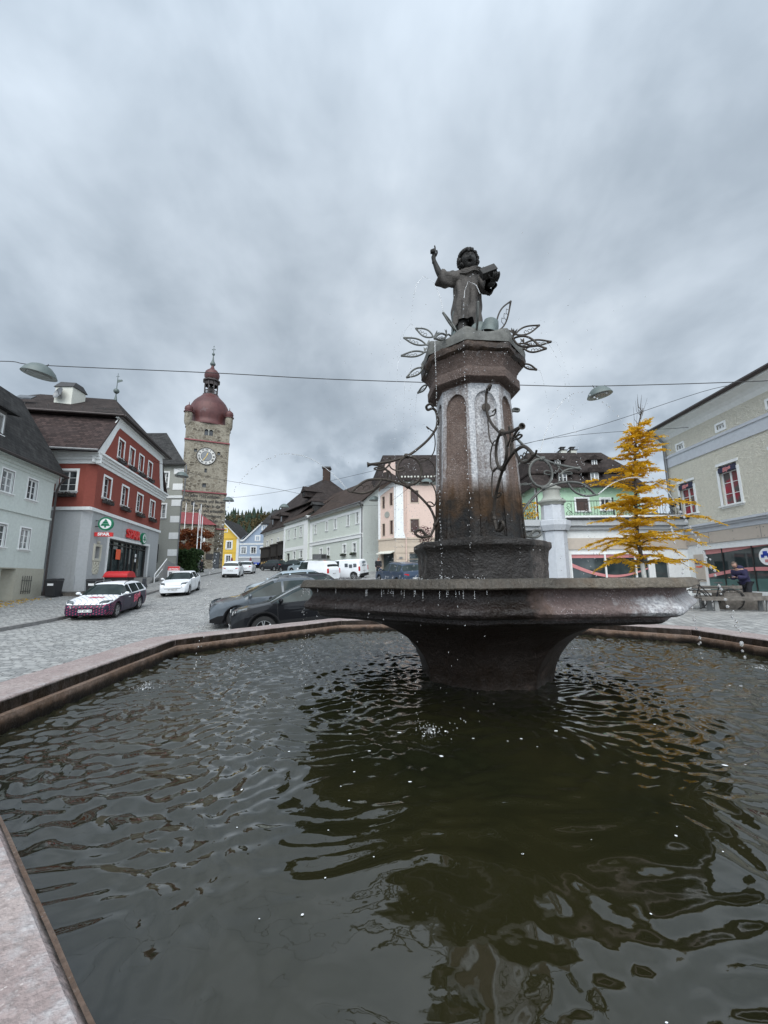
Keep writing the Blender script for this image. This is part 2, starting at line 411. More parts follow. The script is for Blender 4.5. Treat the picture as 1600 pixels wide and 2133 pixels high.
def water_mat():
    m, t, b = new_mat('pool_water'); oc = objco(t)
    a = t.noise(oc, 0.8, 4, 0.6); c = t.noise(oc, 9, 3)
    t.set(b.inputs['Base Color'], t.mix(t.mrange(a, 0.38, 0.62), (0.0095, 0.0105, 0.0050, 1), (0.0165, 0.0155, 0.0065, 1)))
    b.inputs['Roughness'].default_value = 0.03; b.inputs['IOR'].default_value = 1.8
    ch = attr(t, 'chop')
    n1 = t.noise(oc, 7.5, 2, 0.5, 0.3); n2 = t.noise(oc, 17, 3, 0.5, 0.3)
    h = t.math('ADD', t.math('MULTIPLY', n1, 0.55), t.math('MULTIPLY', t.math('MULTIPLY', n2, 0.55), t.math('ADD', 0.08, ch)))
    h = t.math('MULTIPLY', h, t.math('ADD', 0.3, ch))
    bump(t, b, h, 0.45, 0.03)
    return m
M['water'] = water_mat()
def glass_drop():
    m, t, b = new_mat('water_drop')
    b.inputs['Base Color'].default_value = (1, 1, 1, 1); b.inputs['Roughness'].default_value = 0.0
    b.inputs['Transmission Weight'].default_value = 0.75; b.inputs['IOR'].default_value = 1.33
    b.inputs['Specular IOR Level'].default_value = 1.0
    return m
M['drop'] = glass_drop()
M['foam'] = plain('foam', (0.8, 0.82, 0.84), 0.35, 0, 0.05)

def cobble():
    m, t, b = new_mat('cobblestones'); oc = objco(t)
    n = t.noise(oc, 0.9, 3); wv = t.vmath('MULTIPLY', t.comb(n, n, 0), (0.5, 0.5, 0))
    rot = t.node('ShaderNodeMapping'); rot.inputs['Rotation'].default_value = (0, 0, R(-11)); t.set(rot.inputs[0], t.vmath('ADD', oc, wv))
    br = t.node('ShaderNodeTexBrick'); t.set(br.inputs['Vector'], rot.outputs[0])
    br.inputs['Scale'].default_value = 1.0; br.inputs['Brick Width'].default_value = 0.24; br.inputs['Row Height'].default_value = 0.165
    br.inputs['Mortar Size'].default_value = 0.017; br.inputs['Mortar Smooth'].default_value = 0.5; br.inputs['Bias'].default_value = 0.0
    br.inputs['Color1'].default_value = (0.22, 0.222, 0.217, 1); br.inputs['Color2'].default_value = (0.47, 0.468, 0.45, 1); br.inputs['Mortar'].default_value = (0.075, 0.074, 0.07, 1)
    f = t.noise(oc, 0.35, 5, 0.6); g = t.noise(oc, 22, 3)
    col = t.mix(t.mrange(f, 0.35, 0.7, 0, 0.35), br.outputs[0], (0.27, 0.275, 0.28, 1))
    col = t.mix(t.mrange(g, 0.35, 0.7, 0, 0.25), col, (0.20, 0.2, 0.195, 1))
    # worn wheel tracks and damp patches
    dm = t.mrange(t.noise(oc, 0.9, 6, 0.68), 0.53, 0.70, 0, 0.55)
    col = t.mix(dm, col, (0.17, 0.175, 0.18, 1))
    t.set(b.inputs['Base Color'], col); t.set(b.inputs['Roughness'], t.mrange(dm, 0, 0.45, 0.7, 0.45))
    h = t.math('ADD', t.math('MULTIPLY', br.outputs['Fac'], -1.0), t.math('MULTIPLY', t.noise(oc, 9, 3), 0.6))
    bump(t, b, h, 0.8, 0.03)
    return m
M['cobble'] = cobble()
M['kerb'] = plain('kerb_granite', (0.22, 0.215, 0.21), 0.8, 0, 0.2, 5, 0.3, 30)
M['white'] = plaster('white_trim', (0.72, 0.73, 0.72), amount=0.15)
M['frame'] = plain('window_frame_white', (0.76, 0.77, 0.76), 0.5, 0, 0.05)
M['mint'] = plaster('mint_plaster', (0.56, 0.60, 0.565), amount=0.2)
M['red'] = plaster('red_plaster', (0.235, 0.066, 0.05), dirt=(0.12, 0.05, 0.04), amount=0.25)
M['greyp'] = plaster('grey_plaster', (0.39, 0.40, 0.405), amount=0.4, rough_big=0)
M['darkgrey'] = plaster('dark_grey_plaster', (0.20, 0.20, 0.195), amount=0.3)
M['beige'] = plaster('beige_plaster', (0.40, 0.385, 0.32), amount=0.3)
M['greygreen'] = plaster('stone_grey_plaster', (0.30, 0.305, 0.275), amount=0.35)
M['pink'] = plaster('pink_plaster', (0.62, 0.475, 0.41), amount=0.2)
M['cream'] = plaster('cream_base', (0.50, 0.42, 0.34), amount=0.2)
M['green'] = plaster('green_plaster', (0.41, 0.58, 0.42), amount=0.1)
M['yellow'] = plaster('yellow_plaster', (0.72, 0.48, 0.085), amount=0.1)
M['blue'] = plaster('blue_plaster', (0.33, 0.40, 0.50), amount=0.1)
M['pale'] = plaster('pale_mint_plaster', (0.55, 0.585, 0.53), amount=0.3)
M['offwhite'] = plaster('off_white_plaster', (0.58, 0.58, 0.52), amount=0.25)
M['dmwall'] = plaster('rough_cast_wall', (0.72, 0.685, 0.58), amount=0.2, bmp=0.8, rough_big=15.0)
M['bluegrey'] = plaster('blue_grey_band', (0.50, 0.52, 0.55), amount=0.1)
M['shopbeige'] = plain('shop_panel_beige', (0.46, 0.40, 0.34), 0.6, 0, 0.05)
M['pinkband'] = plain('pink_band', (0.55, 0.22, 0.22), 0.4, 0, 0.05)
M['tile'] = tiles('brown_roof_tiles', (0.022, 0.018, 0.017), (0.046, 0.037, 0.034), 0.26, 0.2)
M['tilered'] = tiles('weathered_shingles', (0.026, 0.019, 0.018), (0.072, 0.050, 0.046), 0.3, 0.24, moss=(0.055, 0.042, 0.04))
M['tilegrey'] = tiles('grey_roof_tiles', (0.022, 0.022, 0.022), (0.05, 0.049, 0.048), 0.3, 0.25)
M['tiletan'] = tiles('old_brown_tiles', (0.034, 0.025, 0.021), (0.062, 0.046, 0.039), 0.25, 0.2)
M['metalred'] = plain('red_sheet_roof', (0.20, 0.045, 0.05), 0.5, 0.1, 0.15, 2)
M['dark'] = plain('dark_metal', (0.035, 0.033, 0.032), 0.5, 0.3, 0.2)
M['brownmetal'] = plain('brown_gutter', (0.05, 0.04, 0.038), 0.45, 0.4, 0.2)
M['gutter'] = plain('zinc_pipe', (0.16, 0.165, 0.17), 0.45, 0.5, 0.2)
M['wood'] = plain('weathered_wood', (0.13, 0.115, 0.10), 0.85, 0, 0.35, 8, 0.4, 40)
M['shutter'] = plain('brown_shutter', (0.055, 0.030, 0.025), 0.6, 0, 0.2)
M['concrete'] = plaster('concrete', (0.23, 0.23, 0.225), amount=0.35)
M['brick'] = tiles('chimney_brick', (0.045, 0.032, 0.027), (0.062, 0.043, 0.036), 0.25, 0.08, 0.3)

def glassy(name, c, c2, rough=0.04, ior=1.5, scale=1.2, spec=0.5):
    m, t, b = new_mat(name); oc = objco(t)
    t.set(b.inputs['Base Color'], t.mix(t.mrange(t.noise(oc, scale, 3), 0.4, 0.6), (*c, 1), (*c2, 1)))
    b.inputs['Roughness'].default_value = rough; b.inputs['IOR'].default_value = ior; b.inputs['Specular IOR Level'].default_value = spec
    return m
M['pane'] = glassy('window_pane', (0.018, 0.02, 0.024), (0.07, 0.075, 0.08))
M['panecurtain'] = glassy('window_pane_with_curtain', (0.10, 0.11, 0.11), (0.32, 0.33, 0.33), 0.1, scale=2.5)
M['shopglass'] = glassy('shop_glass', (0.02, 0.03, 0.032), (0.06, 0.075, 0.075), scale=0.8)
M['carglass'] = glassy('car_glass', (0.014, 0.022, 0.022), (0.03, 0.042, 0.042), spec=0.22)
M['redpane'] = glassy('pane_with_red_poster', (0.30, 0.03, 0.05), (0.10, 0.09, 0.09), 0.08, scale=2.2)
def paint(name, c, metal=0.0, rough=0.28): return plain(name, c, rough, metal, 0.03, 3, 0, spec=0.4, coat=0.15)
M['carblack'] = plain('black_car_paint', (0.004, 0.0045, 0.006), 0.45, 0, 0.05, spec=0.1, coat=0.4)
M['carwhite'] = paint('white_car_paint', (0.72, 0.74, 0.76))
M['cargrey'] = plain('grey_car_paint', (0.085, 0.10, 0.115), 0.4, 0.2, 0.05, spec=0.2, coat=0.8)
M['carsilver'] = paint('silver_blue_car_paint', (0.42, 0.50, 0.55), 0.5)
M['carnavy'] = paint('dark_blue_car_paint', (0.05, 0.075, 0.12), 0.4)
M['cardark'] = plain('anthracite_car_paint', (0.018, 0.02, 0.024), 0.45, 0, 0.05, spec=0.1, coat=0.4)
M['tyre'] = plain('tyre_rubber', (0.012, 0.012, 0.012), 0.85, 0, 0.2, 10)
M['rimm'] = plain('alloy_rim', (0.42, 0.43, 0.44), 0.35, 0.8, 0.1)
M['plastic'] = plain('black_plastic', (0.010, 0.010, 0.011), 0.6, 0, 0.15, spec=0.25)
M['lampglass'] = glassy('headlight_glass', (0.16, 0.18, 0.19), (0.07, 0.08, 0.085), 0.12, scale=4)
M['taillight'] = plain('red_tail_light', (0.45, 0.012, 0.015), 0.2, 0, 0.05)
M['plate'] = plain('number_plate_white', (0.75, 0.76, 0.76), 0.5, 0, 0.03)
M['ink'] = plain('black_lettering', (0.012, 0.012, 0.013), 0.6, 0, 0.05)
M['redsign'] = plain('red_sign', (0.62, 0.03, 0.03), 0.4, 0, 0.05)
M['greensign'] = plain('green_sign', (0.0, 0.16, 0.075), 0.4, 0, 0.05)
M['dial'] = plain('dial_enamel', (0.52, 0.51, 0.48), 0.5, 0, 0.06)
M['whitesign'] = plain('white_sign', (0.8, 0.8, 0.8), 0.45, 0, 0.03)
M['binblack'] = plain('bin_black', (0.02, 0.021, 0.023), 0.55, 0, 0.1)
M['binred'] = plain('bin_lid_red', (0.45, 0.015, 0.02), 0.4, 0, 0.08)
M['orange'] = plain('orange_sticker', (0.75, 0.10, 0.03), 0.5, 0, 0.05)
M['bluesign'] = plain('blue_sign', (0.012, 0.05, 0.35), 0.45, 0, 0.05)
M['navy'] = plain('navy_fabric', (0.022, 0.020, 0.06), 0.85, 0, 0.2, 8, 0.5, 60)
M['darkcloth'] = plain('dark_fabric', (0.015, 0.016, 0.02), 0.9, 0, 0.2)
M['skin'] = plain('skin', (0.42, 0.25, 0.19), 0.55, 0, 0.08)
M['hairgrey'] = plain('short_hair', (0.10, 0.075, 0.06), 0.8, 0, 0.3, 30)
M['ivory'] = plaster('ivory_relief', (0.52, 0.50, 0.42), amount=0.2)
M['amber'] = plain('amber_light_panel', (0.75, 0.50, 0.18), 0.5, 0, 0.1)

def leafmat(name, a, b2, c3, trans=0.35):
    m, t, b = new_mat(name); oc = objco(t)
    w = t.node('ShaderNodeTexWhiteNoise'); t.set(w.inputs['Vector'], t.vmath('SNAP', oc, (0.12, 0.12, 0.12)))
    col = t.ramp(t.math('ADD', t.math('MULTIPLY', w.outputs['Value'], 0.5), t.math('MULTIPLY', t.noise(oc, 2.5, 4), 0.5)), [(0.2, a), (0.5, b2), (0.85, c3)])
    t.set(b.inputs['Base Color'], col); b.inputs['Roughness'].default_value = 0.7; b.inputs['Specular IOR Level'].default_value = 0.2
    tr = t.node('ShaderNodeBsdfTranslucent'); t.set(tr.inputs[0], col)
    mx = t.node('ShaderNodeMixShader'); mx.inputs[0].default_value = trans
    t.l.new(b.outputs[0], mx.inputs[1]); t.l.new(tr.outputs[0], mx.inputs[2])
    t.l.new(mx.outputs[0], next(n for n in t.n if n.type == 'OUTPUT_MATERIAL').inputs[0])
    return m
M['larch'] = leafmat('yellow_needles', (0.42, 0.24, 0.012), (0.70, 0.42, 0.022), (0.86, 0.58, 0.07), 0.5)
M['hedge'] = leafmat('hedge_leaves', (0.012, 0.03, 0.012), (0.03, 0.06, 0.02), (0.06, 0.09, 0.03))
M['redleaf'] = leafmat('red_leaves', (0.09, 0.02, 0.012), (0.17, 0.05, 0.02), (0.26, 0.10, 0.03))
M['forest'] = leafmat('forest_leaves', (0.022, 0.03, 0.016), (0.06, 0.055, 0.022), (0.15, 0.07, 0.022), 0.15)
M['spruce'] = leafmat('spruce_needles', (0.012, 0.026, 0.018), (0.022, 0.04, 0.026), (0.035, 0.055, 0.03), 0.1)
M['plum'] = leafmat('plum_leaves', (0.05, 0.015, 0.02), (0.09, 0.03, 0.04), (0.14, 0.06, 0.06))
M['bark'] = plain('bark', (0.05, 0.04, 0.032), 0.9, 0, 0.3, 12, 0.6, 50)
M['barkwhite'] = plain('white_painted_bark', (0.50, 0.50, 0.47), 0.85, 0, 0.2, 6, 0.4, 40)
M['flowers'] = leafmat('box_plants', (0.02, 0.03, 0.018), (0.07, 0.045, 0.045), (0.14, 0.12, 0.10))
M['flowersgreen'] = leafmat('green_box_plants', (0.015, 0.03, 0.012), (0.03, 0.06, 0.02), (0.06, 0.10, 0.03))
# ---------------------------------------------------------------- ground: a sloping market square as one sheet
GP = np.array([(-3.6, 12, -.18), (-5.6, 15, -.11), (-5.2, 18.2, .12), (-6.2, 21.9, .45), (-12, 18.4, -.1), (-13.1, 26.8, .64), (-15.5, 40.5, 1.85),
    (-25, 70, 3.6), (-20, 88, 3.8), (-38, 88, 3.9), (-4.3, 38, 1.5), (-2.4, 46, 2.35), (3, 40, 2.3), (-14, 55, 2.7), (-13.1, 14.2, -.08), (-19.7, 26.5, .62),
    (-21, 25, .6), (-21.8, 20, .35), (-22.6, 40.7, 1.95), (13.9, 16, .42), (13, 13.5, .45), (6.5, 8, .52), (10, 9.5, .5), (5.6, 4.5, .5), (1, 10.5, .3),
    (-4.2, 4.5, .1), (-8, 8, -.1), (-11, 4, -.3), (1, -3, .1), (16, 20, .55), (8, 24, .9), (1, 27, 1.25), (10, 0, .4), (-20, 8, -.2), (-18, 0, -.4), (-26, 48, 2.3), (-9, 30, 1.05)])
def _tps():
    P = GP[:, :2]; n = len(P)
    r = np.linalg.norm(P[:, None] - P[None], axis=2)
    K = np.where(r > 0, r * r * np.log(r + 1e-9), 0) + np.eye(n) * 6.0
    A = np.zeros((n + 3, n + 3)); A[:n, :n] = K; A[:n, n] = 1; A[:n, n + 1:] = P; A[n, :n] = 1; A[n + 1:, :n] = P.T
    return np.linalg.solve(A, np.concatenate([GP[:, 2], [0, 0, 0]]))
_w = _tps()
def gz_(xy):
    xy = np.atleast_2d(np.array(xy, dtype=float)).copy()
    xy[:, 0] = np.clip(xy[:, 0], -38, 18); xy[:, 1] = np.clip(xy[:, 1], -5, 92)
    r = np.linalg.norm(xy[:, None] - GP[None, :, :2], axis=2)
    return np.where(r > 0, r * r * np.log(r + 1e-9), 0) @ _w[:-3] + _w[-3] + xy @ _w[-2:]
def G(x, y): return float(gz_([(x, y)])[0])
_xs = np.concatenate([np.linspace(-900, -60, 10), np.arange(-50, 30, 1.0), np.linspace(32, 900, 12)])
_ys = np.concatenate([np.linspace(-300, -20, 6), np.arange(-12, 100, 1.0), np.linspace(104, 1500, 12)])
_X, _Y = np.meshgrid(_xs, _ys); _Z = gz_(np.stack([_X.ravel(), _Y.ravel()], 1))
m = MB(); nx, ny = len(_xs), len(_ys)
m.v = list(zip(_X.ravel().tolist(), _Y.ravel().tolist(), _Z.tolist()))
m.f = [(j * nx + i, j * nx + i + 1, (j + 1) * nx + i + 1, (j + 1) * nx + i) for j in range(ny - 1) for i in range(nx - 1)]
m.sm = [True] * len(m.f)
# the pool stands in a hole of the sheet's height, not of its mesh: the basin floor lies above it
tag(m.build('ground', M['cobble'], sharp=0), kind='structure')

# kerb and raised pavement on the left side of the street
def strip(name, pts, w, h, mat, side=-1):
    m = MB(); n = len(pts); vs = []
    for i, p in enumerate(pts):
        a = Vector(pts[max(0, i - 1)]); b = Vector(pts[min(n - 1, i + 1)]); d = (b - a).normalized(); q = Vector((-d.y, d.x)) * w * -side
        p0 = Vector(p); p1 = p0 + q
        z0, z1 = G(*p0), G(*p1)
        vs += [(p0.x, p0.y, z0 - 0.2), (p0.x, p0.y, z0 + h), (p1.x, p1.y, z1 + h), (p1.x, p1.y, z1 - 0.2)]
    fs = [(i * 4 + k, i * 4 + k + 1, i * 4 + 5 + k, i * 4 + 4 + k) for i in range(n - 1) for k in range(3)]
    return m.add(vs, fs).build(name, mat)
KL = [(-12.2, 4), (-12.5, 9), (-13.2, 14.2), (-14.0, 18), (-14.9, 22.4), (-15.6, 26.5), (-16.4, 31), (-17.4, 36), (-18.4, 41), (-20.2, 50), (-22, 58), (-23.5, 64)]
KLf = []
for a, b in zip(KL[:-1], KL[1:]):
    KLf += [tuple(Vector(a).lerp(Vector(b), k / 4)) for k in range(4)]
KLf.append(KL[-1])
tag(strip('kerb', KLf, 0.16, 0.13, M['kerb'], -1), kind='structure')
KL2 = [(x - 0.165, y) for x, y in KLf]
tag(strip('pavement', KL2, 6.5, 0.116, M['cobble'], -1), kind='structure')
# litter of leaves and short weeds by the house wall at the left
m = MB()
for k in range(900):
    t_ = rnd.random(); y = 14 + 10 * t_; x = -19.6 - 0.2 * (y - 20) + rnd.gauss(0, 0.5)
    z = G(x, y) + 0.125; a = rnd.random() * 6.28; r = rnd.uniform(0.03, 0.09)
    m.add([(x + r * math.cos(a), y + r * math.sin(a), z), (x - r * math.sin(a), y + r * math.cos(a), z + rnd.random() * 0.05), (x - r * math.cos(a), y - r * math.sin(a), z + 0.01)], [(0, 1, 2)])
tag(m.build('fallen leaves', M['larch']), kind='stuff').name = 'fallen_leaves'

# ---------------------------------------------------------------- wooded hill far behind
def hillz(x, y):
    # ridge rising towards the right behind the tower
    base = 4 + 62 / (1 + math.exp(-(y - 330) / 45)) * (0.98 + 0.22 / (1 + math.exp(-(x + 105) / 20)))
    return base + 7 * noise.noise(Vector((x * 0.012, y * 0.012, 0.3)))
m = MB(); hx = np.linspace(-420, 330, 60); hy = np.linspace(130, 520, 40)
m.v = [(x, y, hillz(x, y) - 3.5 * (y < 140)) for y in hy for x in hx]
m.f = [(j * 60 + i, j * 60 + i + 1, (j + 1) * 60 + i + 1, (j + 1) * 60 + i) for j in range(39) for i in range(59)]; m.sm = [True] * len(m.f)
tag(m.build('hill', M['forest'], sharp=0), kind='structure')
mb1, mb2 = MB(), MB()
def leafball(mb, c, rx, rz, n, s, rr):
    for _ in range(n):
        while True:
            v = Vector((rr.uniform(-1, 1), rr.uniform(-1, 1), rr.uniform(-1, 1)))
            if 0.25 < v.length < 1: break
        v = v.normalized() * rr.uniform(0.55, 1.02)
        p = Vector((c[0] + v.x * rx, c[1] + v.y * rx, c[2] + v.z * rz))
        a = Vector((rr.gauss(0, 1), rr.gauss(0, 1), rr.gauss(0, 1))).normalized() * s * rr.uniform(0.6, 1.3)
        b = a.orthogonal().normalized() * s * rr.uniform(0.5, 1.0)
        mb.add([p - a, p + b, p + a, p - b], [(0, 1, 2, 3)])
hr = random.Random(5)
for k in range(1500):
    y = hr.uniform(170, 470); x = hr.uniform(-0.56, -0.02) * y - 20
    z = hillz(x, y)
    if hr.random() < 0.22 + (0.22 if y > 350 else 0):
        h = hr.uniform(9, 16)
        for q in range(3):
            r0 = h * (0.22 - q * 0.06); z0 = z + h * (0.12 + q * 0.27)
            n = 7; vs = [(x + r0 * math.cos(6.283 * i / n + q) * hr.uniform(.8, 1.15), y + r0 * math.sin(6.283 * i / n + q), z0) for i in range(n)] + [(x, y, z0 + h * 0.42)]
            mb1.add(vs, [(i, (i + 1) % n, n) for i in range(n)])
    else:
        r = hr.uniform(3, 5.5); leafball(mb2, (x, y, z + r * 1.1), r, r * hr.uniform(0.9, 1.3), 60, 0.95, hr)
tag(mb2.build('forest', M['forest']), kind='stuff')
tag(mb1.build('forest', M['spruce']), kind='stuff')
# ---------------------------------------------------------------- buildings
def roofslab(root, pts, mat, th=0.12, name='roof'):
    return MB().slab(pts, (0, 0, -th)).build(name, mat, root)
def gutter(root, a, b, r=0.07, mat=None, name='gutter'):
    return MB().tube([a, b], r, 8).build(name, mat or M['gutter'], root)
def pipe(root, pts, r=0.05, mat=None, name='downpipe'):
    return MB().tube(pts, r, 8).build(name, mat or M['gutter'], root)
def band(root, F, a, b, z0, z1, mat, n0=-0.02, n1=0.08, name='string_course'):
    return MB().fbox(F, a, b, n0, n1, z0, z1).build(name, mat, root)
def cornice(root, F, a, b, zt, mat, steps=((0.05, 0.55), (0.12, 0.38), (0.22, 0.22), (0.34, 0.1)), name='cornice', bot=0.0):
    m = MB(); zs = [zt - h for _, h in steps] + [zt - bot]
    for i, (w, h) in enumerate(steps): m.fbox(F, a - w * 0, b + w * 0, -0.05, w, zs[i], zs[i + 1])
    return m.build(name, mat, root)
def flowerbox(root, F, a, b, z, mat=None, n=0.1, seed=1, pm=None):
    rr = random.Random(seed)
    o = MB().fbox(F, a, b, n, n + 0.2, z - 0.2, z).build('flower_box', M['dark'], root)
    m = MB()
    for _ in range(int(90 * (b - a))):
        p = F(rr.uniform(a, b), n + rr.uniform(-0.02, 0.26), z + rr.uniform(-0.18, 0.12)); s = 0.05
        v = Vector((rr.gauss(0, 1), rr.gauss(0, 1), rr.gauss(0, 1))).normalized() * s; w = v.orthogonal().normalized() * s
        m.add([p - v, p + w, p + v, p - w], [(0, 1, 2, 3)])
    m.build('plants', mat or M['flowers'], o)
    return o

# --- mint house at the left edge
F = Fr((-21, 25), (-.2, .98))
rt_ = thing('house', 'pale mint house with two rows of windows and garage opening at the left picture edge', 'house', (-21, 25, 0.5))
ups = [(-2.42, -1.70, 6.30, 7.44), (-4.5, -3.72, 6.30, 7.46), (-6.7, -5.9, 6.3, 7.46), (-8.9, -8.1, 6.3, 7.46)]
los = [(-2.45, -1.75, 3.42, 4.56), (-4.5, -3.72, 3.42, 4.56), (-6.7, -5.9, 3.42, 4.56), (-8.9, -8.1, 3.42, 4.56)]
m = MB(); wall(m, F, -14, 0, 2.35, 8.0, ups + los)
m.poly([F(0, 0, 2.35), F(0, -9, 2.35), F(0, -9, 8), F(0, -2.6, 13.2), F(0, 0, 8.0)])
m.build('wall', M['mint'], rt_)
m = MB(); wall(m, F, -14, 0.03, -0.6, 2.35, [(-5.6, -2.5, -0.6, 2.30)], 0.7, n=0.03); m.poly([F(0.03, 0.03, -.6), F(0.03, -9, -.6), F(0.03, -9, 2.35), F(0.03, 0.03, 2.35)])
m.build('base', M['beige'], rt_)
g_ = MB().fbox(F, -5.6, -2.5, -0.75, -0.68, -0.6, 2.30).build('garage_door', M['whitesign'], rt_)
MB().fbox(F, -1.9, -1.25, 0.0, 0.02, 0.95, 1.8).build('cellar_window', M['dark'], rt_)
m = MB()
for k in range(5): m.tube([F(-1.95 + k * 0.19, 0.09, 0.9), F(-1.95 + k * 0.19, 0.09, 1.92)], 0.014, 6)
for z in (1.05, 1.65): m.tube([F(-2.0, 0.09, z), F(-1.12, 0.09, z)], 0.014, 6)
m.build('window_grille', M['dark'], rt_)
for q in ups + los:
    w_ = window(rt_, F, *q, M['frame'], M['pane'], 2, 3, 0.14, 0.06)
    m = MB(); ring(m, F, q[0] - 0.05, q[1] + 0.05, q[2] - 0.05, q[3] + 0.05, 0.035, 0.026, 0.034); m.build('dark_lining', M['dark'], w_)
band(rt_, F, -14, 0.02, 5.36, 5.50, M['mint']); cornice(rt_, F, -14, 0.03, 8.3, M['mint'])
roofslab(rt_, [F(-14, 0.5, 8.25), F(0.25, 0.5, 8.25), F(0.25, -2.6, 13.3), F(-14, -2.6, 13.3)], M['tilegrey'])
roofslab(rt_, [F(-14, -2.6, 13.3), F(0.25, -2.6, 13.3), F(0.25, -9.3, 11.2), F(-14, -9.3, 11.2)], M['tilegrey'])
gutter(rt_, F(-14, 0.56, 8.22), F(0.3, 0.56, 8.22), 0.08, M['brownmetal'])
pipe(rt_, [F(0.2, 0.5, 8.2), F(0.15, 0.2, 7.7), F(0.12, 0.1, 7.3), F(0.12, 0.1, 0.5)], 0.06, M['brownmetal'])
# dormer on the mint roof
m = MB(); m.fbox(F, -7.4, -4.55, -3.2, -0.2, 9.0, 10.6); m.build('dormer', M['redsign'] if False else M['darkgrey'], rt_)
window(rt_, F, -5.55, -4.75, 9.25, 10.3, M['frame'], M['pane'], 2, 2, 0.08, 0.03, n=-0.2)
MB().slab([F(-7.8, 0.25, 10.5), F(-4.2, 0.25, 10.5), F(-4.2, -3.4, 11.1), F(-7.8, -3.4, 11.1)], (0, 0, 0.1)).build('dormer_roof', M['tilegrey'], rt_)
# rubble wall in front of the dark grey side wall
o = thing('garden_wall', 'low rubble stone wall along the foot of the dark grey house side', 'wall', (-21.5, 24, 0.4))
m = MB()
for j in range(3):
    x = -22.3
    while x < -18.6:
        w = rnd.uniform(0.25, 0.5); m.box(x, x + w - 0.015, 25.2 - rnd.uniform(0, .04), 25.6, 0.42 + j * 0.17, 0.42 + j * 0.17 + 0.16); x += w
m.build('masonry', M['wood'], o)
MB().box(-22.3, -18.6, 25.15, 25.65, 0.93, 0.99).build('coping', M['concrete'], o)

# --- red corner shop
FA = Fr((-19.7, 26.5), (1, 0)); FB = Fr((-19.7, 26.5), (-.2, .98), toward=(0, 20))
rt_ = thing('corner_house', 'red and grey corner house with mansard roof, curved white gable and supermarket', 'house', (-19.7, 26.5, 0.6))
W2 = [(1.55, 2.63, 7.5, 9.0), (4.57, 5.66, 7.5, 9.0), (7.6, 8.72, 7.5, 9.0), (10.62, 11.75, 7.5, 9.0)]
W3 = [(3.2, 4.15, 10.98, 12.4), (5.25, 6.15, 10.98, 12.4), (7.25, 8.15, 10.98, 12.4), (9.35, 10.25, 10.98, 12.4)]
SHOP = (3.2, 11.1, 1.85, 4.7); NI = (1.25, 1.95, 3.15, 3.95)
m = MB(); wall(m, FB, 0.5, 13.6, -0.5, 6.35, [SHOP, NI], 0.35)
m.poly([FB(0.5, 0, -.5), FA(-0.5, 0, -.5), FA(-0.5, 0, 6.35), FB(0.5, 0, 6.35)])
wall(m, FA, -8, -0.5, -0.5, 6.35); m.poly([FB(13.6, 0, -.5), FB(13.6, -8, -.5), FB(13.6, -8, 6.35), FB(13.6, 0, 6.35)])
m.build('ground_floor', M['greyp'], rt_)
m = MB(); wall(m, FB, 0.5, 13.6, 6.35, 9.7, W2, 0.3)
m.poly([FB(0.5, 0, 6.35), FA(-0.5, 0, 6.35), FA(-0.5, 0, 9.7), FB(0.5, 0, 9.7)])
WA = (-2.3, -1.12, 7.6, 9.0)
wall(m, FA, -8, -0.5, 6.35, 9.7, [WA], 0.2); m.poly([FB(13.6, 0, 6.35), FB(13.6, -8, 6.35), FB(13.6, -8, 9.7), FB(13.6, 0, 9.7)])
# gable panel
wall(m, FB, 3.0, 11.2, 10.3, 13.2, W3, 0.3)
gl = [(0.9, 10.3), (1.35, 10.9), (1.8, 11.5), (2.25, 12.2), (2.6, 12.75), (3.0, 13.2)]
gr = [(13.0, 10.3), (12.75, 10.9), (12.5, 11.5), (12.3, 12.2), (12.15, 12.75), (12.05, 13.2)]
m.poly([FB(a, 0, z) for a, z in gl] + [FB(3.0, 0, 10.3)]); m.poly([FB(a, 0, z) for a, z in gr] + [FB(11.2, 0, 13.2), FB(11.2, 0, 10.3)])
m.build('upper_wall', M['red'], rt_)
m = MB()
go = [(-0.1, 10.3), (0.55, 11.0), (1.15, 11.8), (1.75, 12.7), (2.3, 13.4), (2.6, 13.75)]
for i in range(5):
    for g1, o1 in ((gl, go), (gr, [(13.9, 10.3), (13.5, 11.0), (13.2, 11.8), (12.95, 12.7), (12.75, 13.4), (12.65, 13.75)])):
        m.slab([FB(g1[i][0], -0.02, g1[i][1]), FB(o1[i][0], -0.02, o1[i][1]), FB(o1[i + 1][0], -0.02, o1[i + 1][1]), FB(g1[i + 1][0], -0.02, g1[i + 1][1])], FB.nor3() * 0.07)
m.slab([FB(2.6, -0.02, 13.75), FB(3.0, -0.02, 13.2), FB(12.05, -0.02, 13.2), FB(12.65, -0.02, 13.75)], FB.nor3() * 0.07)
m.fbox(FB, 2.3, 13.0, -0.02, 0.18, 13.75, 14.05)
m.build('gable_trim', M['white'], rt_)
cornice(rt_, FB, -0.3, 14.2, 10.3, M['white'], ((0.08, 0.75), (0.18, 0.5), (0.3, 0.3), (0.45, 0.14)))
cornice(rt_, FA, -8, 0.42, 10.3, M['white'], ((0.08, 0.8), (0.18, 0.55), (0.3, 0.35), (0.45, 0.14)))
band(rt_, FB, -0.05, 13.7, 6.28, 6.5, M['white'], 0, 0.14); band(rt_, FA, -8, 0.12, 6.28, 6.5, M['white'], 0, 0.135)
NI_ = FB.n
